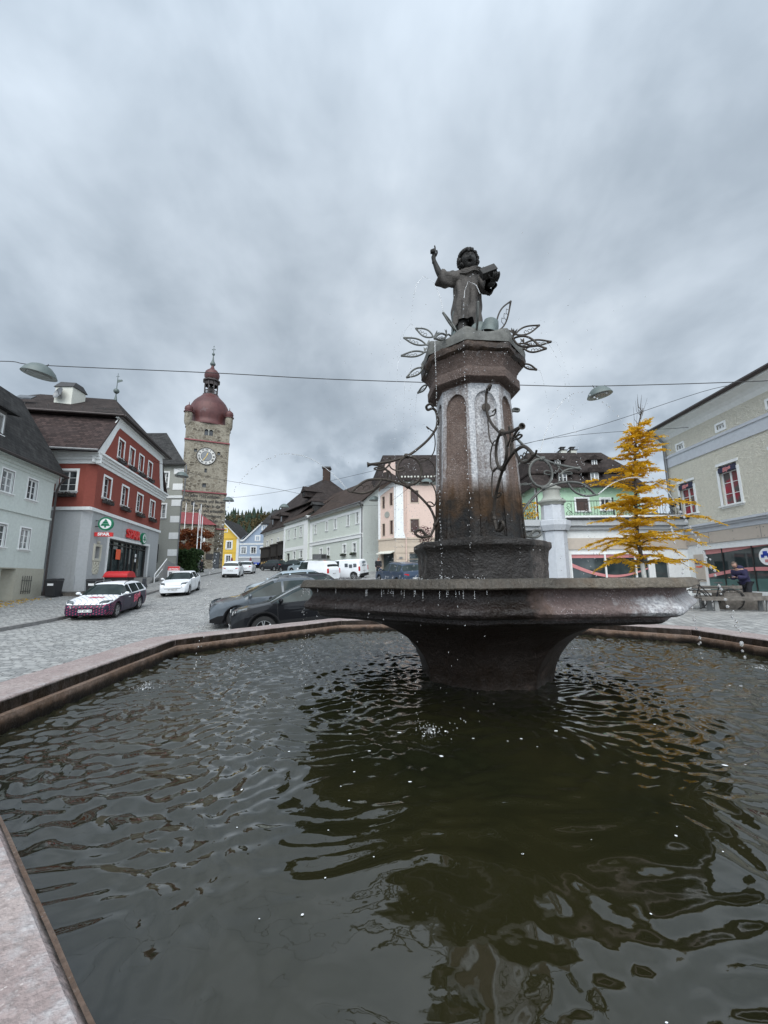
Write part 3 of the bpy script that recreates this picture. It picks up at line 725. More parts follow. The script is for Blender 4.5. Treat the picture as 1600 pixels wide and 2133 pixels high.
# mansard: steep lower slope facing the camera, hipped upper roof
e = 0.55
roofslab(rt_, [FB(-0.75, e - .1, 10.25), FB(-0.75, -10.6, 10.25), FB(2.75, -10.6, 13.85), FB(2.75, e - .5, 13.85)], M['tilered'], 0.15)
roofslab(rt_, [FB(14.3, .3, 10.25), FB(12.7, -.05, 13.85), FB(12.7, -10.6, 13.85), FB(14.3, -10.6, 10.25)], M['tilered'], 0.15)
A_, B_ = FB(7.8, -2.6, 17.5), FB(7.8, -8.4, 17.5)
c0, c1, c2, c3 = FB(2.2, 0.55, 13.95), FB(13.5, 0.55, 13.95), FB(13.5, -11.2, 13.95), FB(2.2, -11.2, 13.95)
for q in ([c0, A_, B_, c3], [c0, c1, A_], [c1, c2, B_, A_], [c3, B_, c2]): roofslab(rt_, q, M['tile'])
MB().poly([FB(2.25, .5, 13.83), FB(13.4, .5, 13.83), FB(13.4, -11, 13.83), FB(2.25, -11, 13.83)]).build('eave_soffit', M['brownmetal'], rt_)
gutter(rt_, FB(2.15, 0.6, 13.92), FB(2.15, -11.2, 13.92), 0.09, M['brownmetal']); gutter(rt_, FB(2.15, 0.62, 13.92), FB(13.5, 0.62, 13.92), 0.09, M['brownmetal'])
gutter(rt_, FB(-0.85, 0.5, 10.22), FB(-0.85, -10.6, 10.22), 0.09, M['gutter'])
pipe(rt_, [FB(-0.8, -2.6, 10.15), FA(-2.6, 0.25, 9.7), FA(-2.45, 0.12, 9.2), FA(-2.45, 0.1, 8.6)], 0.06)
m = MB(); fz = FB(7.8, -2.6, 17.4)
m.tube([fz, fz + Vector((0, 0, 2.6))], [0.05, 0.02], 6); m.ball(fz + Vector((0, 0, 0.9)), 0.24); m.lathe([(0.14, 0), (0.05, .5)], fz, 8)
m.slab([fz + Vector((0, 0, 1.7)), fz + Vector((.5, 0, 1.85)), fz + Vector((.4, 0, 2.0)), fz + Vector((0, 0, 2.0))], (0, .02, 0))
m.tube([fz + Vector((-.15, 0, 2.3)), fz + Vector((.15, 0, 2.3))], 0.02, 5)
m.build('weather_vane', M['bronzegreen'], rt_)
m = MB()   # snow guard hooks and grid on the upper roof
for k in range(14): p = FB(2.55, -0.2 - k * 0.75, 14.3); m.tube([p, p + Vector((0, 0, 0.3))], 0.02, 5)
m.tube([FB(2.6, .2, 14.5), FB(2.6, -1.6, 14.5)], 0.02, 5); m.tube([FB(2.6, .2, 14.25), FB(2.6, -1.6, 14.25)], 0.02, 5)
for k in range(10): p = FB(-.1, -1.0 - k * 0.9, 10.95); m.tube([p, p + Vector((0, 0, 0.22))], 0.016, 5)
m.build('snow_guard', M['dark'], rt_)
ch = MB().box(-26.3, -24.9, 30.2, 31.6, 15.0, 17.0).build('chimney', M['offwhite'], rt_)
MB().hull([(-26.4, 30.1, 17.0), (-24.8, 30.1, 17.0), (-26.4, 31.7, 17.0), (-24.8, 31.7, 17.0), (-26.2, 30.5, 17.6), (-24.95, 30.5, 17.5), (-26.2, 31.3, 17.6), (-24.95, 31.3, 17.5)]).build('chimney_cap', M['dark'], ch)
m = MB(); m.lathe([(0.0, 0), (0.25, .04), (0.45, .14), (0.5, .18)], (-25.7, 30.0, 16.3), 20, axis=(-.35, -1, .25)); m.tube([(-25.7, 30.1, 16.3), (-25.7, 30.2, 16.0)], .03, 6); m.tube([(-25.7, 29.9, 16.2), (-25.5, 29.45, 16.45)], .02, 5)
m.build('satellite_dish', M['gutter'], rt_)
m = MB().slab([FB(3.6, -7.6, 15.25), FB(3.6, -6.5, 15.25), FB(4.2, -6.5, 15.72), FB(4.2, -7.6, 15.72)], (0, 0, .1)); m.build('skylight', M['pane'], rt_)
for i, q in enumerate(W2): window(rt_, FB, *q, M['frame'], M['pane'], 2, 3, 0.15, 0.22); flowerbox(rt_, FB, q[0] - .15, q[1] + .15, q[2] - .24, seed=i)
for i, q in enumerate(W3): window(rt_, FB, *q, M['frame'], M['pane'], 2, 2, 0.13, 0.22); flowerbox(rt_, FB, q[0] - .12, q[1] + .12, q[2] - .22, seed=i + 9)
window(rt_, FA, *WA, M['frame'], M['pane'], 2, 3, 0.16, 0.12); flowerbox(rt_, FA, WA[0] - .2, WA[1] + .2, WA[2] - .24, seed=31)
# shop front
m = MB(); m.poly([FB(3.2, -.33, 1.85), FB(11.1, -.33, 1.85), FB(11.1, -.33, 4.7), FB(3.2, -.33, 4.7)])
sf = m.build('shop_window', M['shopglass'], rt_)
m = MB(); ring(m, FB, 3.21, 11.09, 1.85, 4.69, 0.09, -.32, -.2)
for a in (4.55, 5.9, 6.9, 7.6, 8.5, 9.3): m.fbox(FB, a - .045, a + .045, -.315, -.22, 1.85, 4.6)
m.fbox(FB, 3.3, 11, -.315, -.2, 4.3, 4.38)
m.build('frame', M['dark'], sf)
m = MB(); ring(m, FB, 2.98, 11.32, 1.63, 4.92, 0.2, -0.02, 0.06); m.build('shop_surround', M['white'], rt_)
MB().fbox(FB, 5.05, 5.85, -.20, -.185, 3.25, 4.05).build('offer_poster', M['orange'], sf)
MB().fbox(FB, 7.2, 8.2, -1.3, -.35, 1.9, 3.2).build('display_fridge', M['whitesign'], sf)
for z in (3.2, 3.6): MB().fbox(FB, 8.75, 9.05, -.2, -.19, z, z + .28).build('notice', M['whitesign'], sf)
ring_m = MB(); ring(ring_m, FB, 1.07, 2.13, 2.97, 4.13, .16, -.02, .08); nf = ring_m.build('niche_frame', M['ivory'], rt_)
MB().fbox(FB, 1.25, 1.95, -.36, -.3, 3.15, 3.95).build('niche_back', M['beige'], nf)
m = MB(); m.slab([FB(1.2, -.01, 2.25), FB(1.35, -.01, 2.05), FB(1.85, -.01, 2.05), FB(2.05, -.01, 2.25), FB(2.1, -.01, 2.95), FB(1.15, -.01, 2.95)], FB.nor3() * .05)
for sx in (-1, 1):
    for z, r in ((2.75, .13), (2.5, .1), (2.25, .12)):
        m.tube([FB(1.62 + sx * (.2 + r * math.cos(q * .5)), .06, z + r * math.sin(q * .5)) for q in range(11)], .03, 5)
m.ball(FB(1.6, .06, 4.25), .12)
m.build('relief_ornament', M['ivory'], rt_)
MB().fbox(FA, -1.8, -.95, 0.0, .02, .95, 1.3).build('cellar_vent', M['dark'], rt_)
band(rt_, FA, -8, -.45, -.3, 1.98, M['greyp'], -.02, .03, 'plinth')
# steps and ramp in front of the shop door
o = thing('access_ramp', 'grey concrete access ramp with parapet and white handrail in front of the shop door', 'ramp', (-19.5, 35, 1.3))
m = MB(); m.slab([FB(8.2, 2.3, .8), FB(14.5, 2.3, 1.2), FB(14.5, 2.3, 2.75), FB(11.6, 2.3, 3.1), FB(9.2, 2.3, 3.35), FB(8.2, 2.3, 2.5)], FB.nor3() * -.22)
m.fbox(FB, 8.3, 14.5, .0, 2.05, .6, 1.85)
m.build('parapet', M['concrete'], o)
m = MB()
for k in range(4): m.fbox(FB, 6.7 - k * .32, 8.2, .1 + 0, 2.0, .8, 1.85 - .17 * (k + 0))
m.build('steps', M['concrete'], o)
m = MB(); m.tube([FB(6.9, 2.1, 2.1), FB(7.6, 2.2, 2.6), FB(9.2, 2.25, 3.5)], .035, 6); m.tube([FB(6.9, 2.1, 2.1), FB(6.9, 2.1, 1.3)], .03, 6); m.tube([FB(7.0, 2.15, 1.8), FB(9.2, 2.28, 3.1)], .025, 6)
m.build('handrail', M['whitesign'], o)

# --- grey house with white quoins beside the tower
F = Fr((-24.6, 44), (1, 0))
rt_ = thing('house', 'grey house with white corner quoins standing between the red corner house and the tower', 'house', (-24.6, 44, 2))
hw = [(-.3, .35, 11.9, 13.6), (-.55, .33, 8.45, 9.95), (-3.2, -2.4, 8.45, 9.95)]
m = MB(); wall(m, F, -9, 2.0, 1, 14.4, hw, .2); SK = lambda z, k=10: (F(2, 0, 0).x - .56 * k, F(2, 0, 0).y + .83 * k, z)
m.poly([F(2, 0, 1), SK(1), SK(14.4), F(2, 0, 14.4)]); m.build('wall', M['greygreen'], rt_)
for j in range(7):
    z = 2.4 + j * 1.84; MB().fbox(F, .95, 2.03, -.1, .035, z, z + .72).build('quoin', M['white'], rt_)
for q in hw[:2]: window(rt_, F, *q, M['frame'], M['panecurtain'] if q[2] < 9 else M['pane'], 2, 3, .16, .1)
band(rt_, F, -9, 2.1, 10.65, 10.95, M['white']); cornice(rt_, F, -9, 2.1, 14.6, M['greygreen'])
roofslab(rt_, [F(-9, .5, 14.5), F(2.4, .5, 14.5), F(-2.8, -4.5, 20.0), F(-9, -4.5, 20.0)], M['tilegrey'])
roofslab(rt_, [F(2.4, .5, 14.5), SK(14.5), F(-2.8, -4.5, 20.0)], M['tilegrey'])
gutter(rt_, F(2.45, .55, 14.5), SK(14.5), .1, M['brownmetal'])
pipe(rt_, [F(2.45, .3, 14.4), F(2.4, .25, 10.8), F(2.1, .1, 10.2), F(2.1, .1, 2.2)], .07)
m = MB()
for a in range(5): m.tube([F(-1.2 + a * .28, .3, 3.6), F(-1.2 + min(a + 2.5, 4.5) * .28, .3, 5.4)], .02, 5); m.tube([F(-1.2 + a * .28, .3, 5.4), F(-1.2 + min(a + 2.5, 4.5) * .28, .3, 3.6)], .02, 5)
ring(m, F, -1.25, .1, 3.5, 5.5, .06, .27, .33)
tag(m.build('trellis', M['dark'], None, org=(-25, 43.7, 2)), 'dark lattice trellis panel against the grey house behind the ramp', 'trellis')
# ---------------------------------------------------------------- the clock tower
def rubble():
    m, t, b = new_mat('rubble_masonry'); uv = uvco(t); oc = objco(t)
    n = t.noise(oc, 1.2, 4); vv = t.vmath('ADD', t.vmath('MULTIPLY', uv, (1, 1.5, 1)), t.vmath('MULTIPLY', t.comb(n, n, n), (.6, .6, 0)))
    v = t.node('ShaderNodeTexVoronoi'); v.inputs['Scale'].default_value = 1.5; t.set(v.inputs['Vector'], vv)
    v2 = t.node('ShaderNodeTexVoronoi', feature='DISTANCE_TO_EDGE'); v2.inputs['Scale'].default_value = 1.5; t.set(v2.inputs['Vector'], vv)
    stone = t.ramp(t.sep(v.outputs['Color'])[0], [(.1, (.085, .071, .053)), (.5, (.135, .115, .085)), (.9, (.19, .165, .125))])
    mortar = t.mix(t.mrange(t.noise(oc, 3, 5), .35, .65), (.215, .192, .150, 1), (.285, .26, .208, 1))
    # much of the face is still covered with old mortar; stones show through in patches, more of them low down
    z = t.sep(oc)[2]
    cov = t.math('ADD', t.noise(oc, .55, 6, .7), t.mrange(z, 2, 11, -.16, .0))
    f = t.math('MULTIPLY', t.mrange(cov, .60, .47), t.mrange(v2.outputs[0], .03, .12))
    col = t.mix(f, mortar, stone)
    st = t.noise(t.comb(t.math('MULTIPLY', t.sep(oc)[0], 1.4), t.math('MULTIPLY', t.sep(oc)[1], 1.4), t.math('MULTIPLY', z, .12)), 1.2, 5)
    col = t.mix(t.mrange(st, .55, .8, 0, .45), col, (.10, .09, .07, 1))
    t.set(b.inputs['Base Color'], col); b.inputs['Roughness'].default_value = .95
    bump(t, b, t.math('ADD', t.math('MULTIPLY', f, -.6), t.noise(oc, 8, 4)), .6, .1)
    return m
def redcopper():
    m, t, b = new_mat('red_copper_sheets'); uv = uvco(t); oc = objco(t)
    br = t.node('ShaderNodeTexBrick'); t.set(br.inputs['Vector'], uv); br.inputs['Scale'].default_value = 1
    br.inputs['Brick Width'].default_value = 1.05; br.inputs['Row Height'].default_value = .8; br.inputs['Mortar Size'].default_value = .02
    br.inputs['Color1'].default_value = (.062, .016, .015, 1); br.inputs['Color2'].default_value = (.098, .032, .029, 1); br.inputs['Mortar'].default_value = (.07, .025, .025, 1)
    n = t.noise(oc, .5, 4, .6)
    col = t.mix(t.mrange(n, .6, .75, 0, .6), br.outputs[0], (.20, .19, .20, 1))
    t.set(b.inputs['Base Color'], col); b.inputs['Roughness'].default_value = .5; b.inputs['Metallic'].default_value = .15
    bump(t, b, br.outputs['Fac'], -.4, .03)
    return m
M['rubble'] = rubble(); M['redcopper'] = redcopper()
F = Fr((-30, 70), (.92, .42))
TX, TW = -1.8, 3.65          # axis and half width along the front
rt_ = thing('clock_tower', 'tall stone town tower with white clock dial, painted inscription and red onion dome', 'tower', tuple(F(TX, -TW, 3.5)))
hol = [(-2.42, -1.78, 27.35, 28.5), (-1.64, -1.0, 27.35, 28.5), (-2.0, -1.6, 20.45, 21.2), (-2.2, -1.57, 17.75, 18.5), (-3.75, -3.2, 14.45, 15.15), (-3.9, -3.4, 24.05, 24.65), (-.05, .45, 23.9, 24.5), (-2.85, -1.9, 4.6, 6.0), (-.05, 1.35, 3.0, 6.4)]
m = MB(); wall(m, F, TX - TW, TX + TW, 2.0, 29.7, hol, .5)
for s_ in (TX - TW, TX + TW): m.poly([F(s_, 0, 2), F(s_, -7.3, 2), F(s_, -7.3, 29.7), F(s_, 0, 29.7)])
m.poly([F(TX - TW, -7.3, 2), F(TX + TW, -7.3, 2), F(TX + TW, -7.3, 29.7), F(TX - TW, -7.3, 29.7)]); m.poly([F(TX - TW, 0, 29.7), F(TX + TW, 0, 29.7), F(TX + TW, -7.3, 29.7), F(TX - TW, -7.3, 29.7)])
for (a, b, c, d) in hol: m.poly([F(a, -.49, c), F(b, -.49, c), F(b, -.49, d), F(a, -.49, d)])
tw = m.build('shaft', M['rubble'], rt_)
for (a, b, c, d) in hol:
    MB().poly([F(a + .03, -.4, c), F(b - .03, -.4, c), F(b - .03, -.4, d), F(a + .03, -.4, d)]).build('window', M['pane'], rt_)
m = MB()
for a, b in ((-2.42, -1.78), (-1.64, -1.0)):      # round heads of the twin window
    c = (a + b) / 2; r = .32
    for sx in (-1, 1):
        m.poly([F(c + sx * r, -.01, 28.52), F(c + sx * r, -.01, 28.18)] + [F(c + sx * r * math.cos(q * .2618), -.01, 28.18 + r * math.sin(q * .2618)) for q in range(1, 7)])
m.fbox(F, -1.78, -1.64, -.3, .02, 27.35, 28.5); m.build('twin_window_tracery', M['greygreen'], rt_)
for z0, k in ((26.1, .18), (16.75, .2), (10.35, .16)):
    MB().fbox(F, TX - TW - .1, TX + TW + .1, -7.4, .22, z0, z0 + .2).build('ledge', M['metalred'], rt_)
# dial
cx, cz = -1.83, 23.42
dl = MB().lathe([(0, .04), (1.5, .04), (1.5, -.1)], F(cx, .06, cz), 40, axis=F.nor3()).build('clock_dial', M['dial'], rt_)
MB().lathe([(1.49, -.05), (1.49, .1), (1.6, .1), (1.6, -.05)], F(cx, .06, cz), 40, axis=F.nor3()).build('dial_rim', M['dark'], dl)
m = MB().lathe([(0, .0), (.9, .0)], F(cx, .112, cz), 36, axis=F.nor3()); m.build('dial_centre', M['gutter'], dl)
m = MB()
for h, num in enumerate(('XII', 'I', 'II', 'III', 'IIII', 'V', 'VI', 'VII', 'VIII', 'IX', 'X', 'XI')):
    a = h * math.pi / 6
    Mt = F.mat(cx + 1.19 * math.sin(a), .115, cz + 1.19 * math.cos(a)) @ Matrix.Rotation(-a, 4, 'Z')
    m.text(num, .42, Mt, .01, .012)
m.lathe([(.86, .0), (.92, .0)], F(cx, .12, cz), 36, axis=F.nor3()); m.build('numerals', M['ink'], dl)
m = MB()
for ang, L_, w in ((R(20), .78, .075), (R(212), 1.12, .05)):
    dx, dz = math.sin(ang), math.cos(ang)
    m.slab([F(cx - dz * w * .5 - dx * .2, .14, cz + dx * w * .5 - dz * .2), F(cx + dz * w * .5 - dx * .2, .14, cz - dx * w * .5 - dz * .2), F(cx + dz * w + dx * L_ * .6, .14, cz - dx * w + dz * L_ * .6), F(cx + dx * L_, .14, cz + dz * L_), F(cx - dz * w + dx * L_ * .6, .14, cz + dx * w + dz * L_ * .6)], F.nor3() * .03)
m.build('clock_hands', plain('gold_hands', (.6, .42, .12), .4, .5, .05), dl)
for i, (tx, a) in enumerate((('Im Jahre 1532 schlugen', -2.0), ('Bürger, Schmiede und Bauern', -1.85), ('die Türken in die', -1.25), ('Flucht und erbauten', -1.0), ('zur Erinnerung', -.75), ('diesen', -.1), ('Turm.', .3))):
    MB().text(tx, .74, F.mat(a, .03, 16.15 - i * .86) @ Matrix.Scale(.80 if i < 2 else .86, 4, (1, 0, 0)), .012, .014, .12).build('inscription_line', M['ink'], rt_)
# onion dome
ax = F(TX, -TW, 0)
def oct_(mb, prof, rot, n=8, sm=False):
    mb.lathe(prof, (ax.x, ax.y, 0), n, rot, sm)
ang0 = math.atan2(F.d.y, F.d.x)
m = MB(); k45 = math.pi / 8
prof = [(4.0, 29.65), (3.72, 30.0), (3.45, 30.5), (3.5, 31.0), (3.68, 31.6), (3.74, 32.3), (3.66, 33.1), (3.4, 33.9), (2.98, 34.7), (2.45, 35.35), (1.95, 35.85), (1.55, 36.3), (1.38, 36.5)]
oct_(m, prof, ang0 + k45, 16, True)
m.build('dome', M['redcopper'], rt_)
MB().lathe([(4.35, 29.55), (4.35, 29.75), (3.9, 29.9)], (ax.x, ax.y, 0), 4, ang0 + math.pi / 4, False, cap=True).build('dome_eave', M['gutter'], rt_)
m = MB()
for i in range(8):
    a = ang0 + k45 + i * math.pi / 4; q = Vector((ax.x + 1.2 * math.cos(a), ax.y + 1.2 * math.sin(a), 36.4)); m.tube([q, q + Vector((0, 0, 2.9))], .13, 6)
    a2 = a + math.pi / 4; q2 = Vector((ax.x + 1.2 * math.cos(a2), ax.y + 1.2 * math.sin(a2), 36.4))
    for z in (.15, .95): m.tube([q + Vector((0, 0, z)), q2 + Vector((0, 0, z))], .08, 5)
    for f in (.25, .5, .75): p = q.lerp(q2, f); m.tube([p + Vector((0, 0, .1)), p + Vector((0, 0, .95))], .05, 5)
    for f in (.3, .5, .7): p = q.lerp(q2, f); m.tube([p + Vector((0, 0, 2.1)), p + Vector((0, 0, 2.9))], .12, 5)
oct_(m, [(1.5, 36.35), (1.5, 36.55), (1.2, 36.6)], ang0 + k45, 8); oct_(m, [(1.25, 39.2), (1.62, 39.3), (1.62, 39.45), (1.35, 39.75), (.9, 40.0)], ang0 + k45, 8)
m.build('lantern', M['brownmetal'], rt_)
m = MB(); m.lathe([(.0, 0.0), (.5, .05), (.62, .6), (.4, 1.0), (.1, 1.1)], (ax.x, ax.y, 37.3), 12); m.build('bell', M['bronze'], rt_)
m = MB(); oct_(m, [(1.15, 39.9), (1.35, 40.3), (1.4, 40.8), (1.25, 41.3), (.9, 41.7), (.5, 42.0), (.3, 42.4), (.25, 42.7)], ang0 + k45, 12, True)
m.build('upper_onion', M['redcopper'], rt_)
m = MB(); oct_(m, [(.25, 42.7), (.5, 43.0), (.5, 43.2), (.28, 43.6), (.14, 44.2), (.07, 45.0), (.06, 46.6)], 0, 12, True); m.ball((ax.x, ax.y, 45.2), .28)
for dx, dz in ((-.25, 46.2), (.25, 46.2), (0, 46.9)): m.ball((ax.x + dx, ax.y, dz), .1)
m.tube([(ax.x - .3, ax.y, 46.2), (ax.x + .3, ax.y, 46.2)], .04, 5); m.tube([(ax.x, ax.y, 46), (ax.x, ax.y, 47)], .04, 5)
m.build('finial', M['bronzegreen'], rt_)
for s_ in (TX - TW + .25, TX + TW - .25):
    p = F(s_, -.35, 0)
    tr_ = MB().lathe([(.1, 28.3), (.55, 29.1), (.66, 29.6), (.66, 31.3)], (p.x, p.y, 0), 14).build('corner_turret', M['rubble'], rt_)
    MB().lathe([(.66, 31.25), (.84, 31.3), (.84, 31.42), (.62, 31.55), (.74, 31.9), (.66, 32.3), (.36, 32.6), (.08, 32.8), (.03, 33.3)], (p.x, p.y, 0), 14).build('turret_cap', M['redcopper'], tr_)

# low stone annex with a red sheet roof
o = thing('annex', 'low stone annex with red sheet metal roof built against the tower foot', 'building', tuple(F(-3, 1.5, 3.4)))
m = MB(); wall(m, F, -9, .25, 2.5, 10.9, [(-2.2, -1.35, 7.9, 9.5), (-1.8, -1.45, 5.1, 6.1)], .4, n=2.6); m.poly([F(.25, 0, 2.5), F(.25, 2.6, 2.5), F(.25, 2.6, 10.9), F(.25, 0, 10.9)]); m.build('wall', M['rubble'], o)
window(o, F, -2.2, -1.35, 7.9, 9.5, M['frame'], M['pane'], 2, 2, .18, .1, n=2.6); window(o, F, -1.8, -1.45, 5.1, 6.1, M['frame'], M['pane'], 1, 1, .12, .1, n=2.6, sill=False)
m = MB(); m.poly([F(-9, 2.9, 10.8), F(.45, 2.9, 10.8), F(-2.4, .02, 13.15), F(-9, .02, 13.15)]); m.poly([F(.45, 2.9, 10.8), F(.45, .02, 10.8), F(-2.4, .02, 13.15)])
for k in range(16): m.tube([F(-8.6 + k * .55, 2.88, 10.86), F(-8.6 + k * .55, .1, 13.1)] if -8.6 + k * .55 < -2.5 else [F(-8.6 + k * .55, 2.88, 10.86), F(-8.6 + k * .55, 2.88 - 2.86 * max(.05, (.45 + 8.6 - k * .55) / 2.85), 10.86 + 2.3 * max(.05, (.45 + 8.6 - k * .55) / 2.85))], .03, 4)
m.build('roof', M['metalred'], o)
MB().fbox(F, -.9, .15, 2.6, 2.68, 5.0, 5.9).build('notice_board', M['dark'], o)

# gabled houses behind
F = Fr((-38, 92), (1, 0))
rt_ = thing('gabled_house', 'yellow gabled house with white window surrounds behind the tower', 'house', (-36, 92, 3.9))
yw = [(2.0, 3.0, 8.75, 10.25), (1.95, 2.95, 5.4, 7.1), (-1.5, -.5, 8.75, 10.25)]
m = MB(); wall(m, F, -4.6, 4.75, 3, 11.15, yw, .2); m.poly([F(-4.6, 0, 11.15), F(4.75, 0, 11.15), F(.3, 0, 15.6)]); m.poly([F(4.75, 0, 3), F(4.75, -12, 3), F(4.75, -12, 11.15), F(4.75, 0, 11.15)]); m.build('wall', M['yellow'], rt_)
for q in yw: window(rt_, F, *q, M['frame'], M['pane'], 2, 3, .3, .1)
window(rt_, F, 1.1, 1.9, 12.5, 13.3, M['frame'], M['pane'], 2, 2, .12, .02)
MB().fbox(F, 4.2, 4.8, -.05, .08, 3, 11.0).build('corner_strip', M['white'], rt_)
band(rt_, F, -4.6, 4.2, 7.75, 7.9, M['yellow'], n1=.06); band(rt_, F, -4.6, 4.8, 10.95, 11.1, M['yellow'], n1=.1)
MB().slab([F(4.9, .15, 11.1), F(.3, .15, 15.75), F(.3, .15, 15.4), F(4.9, .15, 10.75)], (0, -.3, 0)).build('verge', M['white'], rt_)
for s_ in (1, -1): roofslab(rt_, [F(.3 + s_ * 5, .5, 10.85), F(.3, .5, 15.9), F(.3, -12, 15.9), F(.3 + s_ * 5, -12, 10.85)], M['tilegrey'])
rt_ = thing('gabled_house', 'light blue gabled house with white trim at the end of the street', 'house', (-29, 92, 3.9))
bw = [(8.55, 9.4, 10.5, 11.5), (5.35, 6.4, 7.6, 8.95), (7.6, 8.65, 7.6, 8.95), (9.9, 10.9, 7.6, 8.95), (10.0, 10.8, 12.95, 13.9), (11.0, 11.8, 10.5, 11.5)]
m = MB(); wall(m, F, 4.85, 14, 6.6, 10.6, [q for q in bw if q[3] < 10.6], .2)
wall(m, F, 5.5, 14, 10.6, 10.9, [], .2); m.poly([F(4.85, 0, 10.6), F(5.5, 0, 10.6), F(5.5, 0, 10.9), F(9.5, 0, 14.4), F(9.5, 0, 14.4), F(4.85, 0, 10.65)] [:4])
m.poly([F(5.5, 0, 10.9), F(14, 0, 10.9), F(14, 0, 14.4), F(9.5, 0, 14.4)]); m.build('wall', M['blue'], rt_)
m = MB(); wall(m, F, 4.85, 14, 3, 6.6, [(6.6, 9.8, 3, 5.5)], .6); m.build('ground_floor', M['greyp'], rt_)
m = MB(); m.slab([F(4.95 + .55 * math.cos(q * .3927) * 1.3 + .5, .01, 4.0 + .95 * max(0, math.sin(q * .3927))) for q in range(9)] + [F(4.75, .01, 3), F(6.2, .01, 3)], (0, -.05, 0)); m.build('arched_gate', M['dark'], rt_)
for q in bw: window(rt_, F, *q, M['frame'], M['pane'], 2, 2 if q[0] > 9.9 else 3, .22, .1 if q[3] < 10.6 else .0)
band(rt_, F, 4.85, 14, 6.55, 6.85, M['white']); band(rt_, F, 4.85, 14, 9.5, 9.9, M['white'], n1=.05)
MB().slab([F(4.8, .12, 11.2), F(5.2, .12, 10.7), F(5.8, .12, 10.75), F(9.9, .12, 14.75), F(9.9, .12, 14.3), F(5.8, .12, 10.3), F(5.1, .12, 10.3)], (0, -.2, 0)).build('verge', M['white'], rt_)
roofslab(rt_, [F(5.5, .4, 10.85), F(9.8, .4, 14.75), F(9.8, -12, 14.75), F(5.5, -12, 10.85)], M['tilegrey'])
roofslab(rt_, [F(9.6, .4, 14.35), F(14.2, .4, 14.35), F(13.2, -4, 18.2), F(11.5, -4, 18.4)], M['tilegrey']); roofslab(rt_, [F(9.6, .4, 14.35), F(11.5, -4, 18.4), F(9.6, -12, 14.4)], M['tilegrey'])
m = MB(); m.poly([F(6.5, .02, 5.5), F(9.9, .02, 5.5), F(9.9, 1.2, 5.25), F(6.5, 1.2, 5.25)])
for k in range(12): m.poly([F(6.5 + k * .283, 1.2, 5.25), F(6.78 + k * .283, 1.2, 5.25), F(6.74 + k * .283, 1.21, 4.98), F(6.54 + k * .283, 1.21, 4.98)])
m.build('awning', M['bluesign'], rt_)
MB().fbox(F, 6.6, 9.8, -.55, -.5, 3, 5.5).build('shop_window', M['pane'], rt_)
o = MB(); o.fbox(F, 6.9, 7.7, 1.0, 1.6, 3.9, 5.0); o.build('sale_rack', M['bluesign'], None, org=tuple(F(7.3, 1.3, 3.9)))
tag(COL.objects[-1] if False else bpy.data.objects['sale_rack'], 'bright blue sales rack below the awning of the blue house', 'rack')
# small houses on the slope above
for x, y, z, w, h, lab in ((-60, 190, 14.5, 9, 5, 'small white hillside house with a red tiled roof above the blue gable'), (-66, 170, 10, 9, 4, 'small dark roofed hillside house below the red tiled one')):
    o = thing('hillside_house', lab, 'house', (x, y, z))
    MB().box(x - w / 2, x + w / 2, y, y + 8, z - 4, z + h * .6).build('wall', M['white'], o)
    mt = M['metalred'] if 'red tiled roof above' in lab else M['tilegrey']
    roofslab(o, [(x - w / 2 - .5, y - .6, z + h * .55), (x + w / 2 + .5, y - .6, z + h * .55), (x + w / 2 - 1, y + 4, z + h * 1.1), (x - w / 2 + 1, y + 4, z + h * 1.1)], mt)
    MB().box(x - 1.2, x - .2, y - .05, y, z + .6, z + 1.9).build('window', M['pane'], o)
    MB().box(x + 1.5, x + 2.3, y + 2.5, y + 3.3, z + h * .8, z + h * 1.4).build('chimney', M['white'], o)
o = thing('autumn_tree', 'bright yellow round tree on the slope behind the blue gable', 'tree', (-57, 180, 12))
m = MB(); leafball(m, (-54.5, 175, 15), 3, 3.2, 700, .45, random.Random(3)); m.build('crown', M['larch'], o)
MB().tube([(-54.5, 175, 9), (-54.5, 175, 14)], [.4, .2], 6).build('trunk', M['bark'], o)
# ---------------------------------------------------------------- the long row on the far side of the square
F = Fr((-2.4, 46), (-.67, 1), toward=(-30, 40))
ROW = F
def wallends(m, F, a, b, z0, z1, dep):
    for s_ in (a, b): m.poly([F(s_, 0, z0), F(s_, -dep, z0), F(s_, -dep, z1), F(s_, 0, z1)])
rt_ = thing('town_house', 'long pale mint house with white frieze and blank side wall beside the pink house', 'house', (-2.4, 46, 2.3))
uw = [(13.0, 13.55, 8.05, 9.3), (9.35, 9.9, 8.05, 9.3), (6.75, 7.35, 8.05, 9.35), (3.35, 3.95, 8.08, 9.4), (1.05, 1.65, 8.08, 9.42)]
lw = [(10.95, 11.65, 4.75, 5.75), (8.7, 9.35, 4.75, 5.75), (4.2, 4.95, 4.75, 5.8), (1.7, 2.45, 4.75, 5.82)]
m = MB(); wall(m, F, 0, 15.14, 1.5, 10.0, uw + lw); m.build('wall', M['pale'], rt_)
m = MB(); wallends(m, F, 0, 15.14, 1.5, 10.5, 11); m.poly([F(0, 0, 10.5), F(0, -11, 10.5), F(0, -5.5, 15.2)]); m.poly([F(0.0, -.0, 1.5), F(-.1, -.1, 1.5), F(-.1, -11, 1.5), F(0, -11, 1.5)])
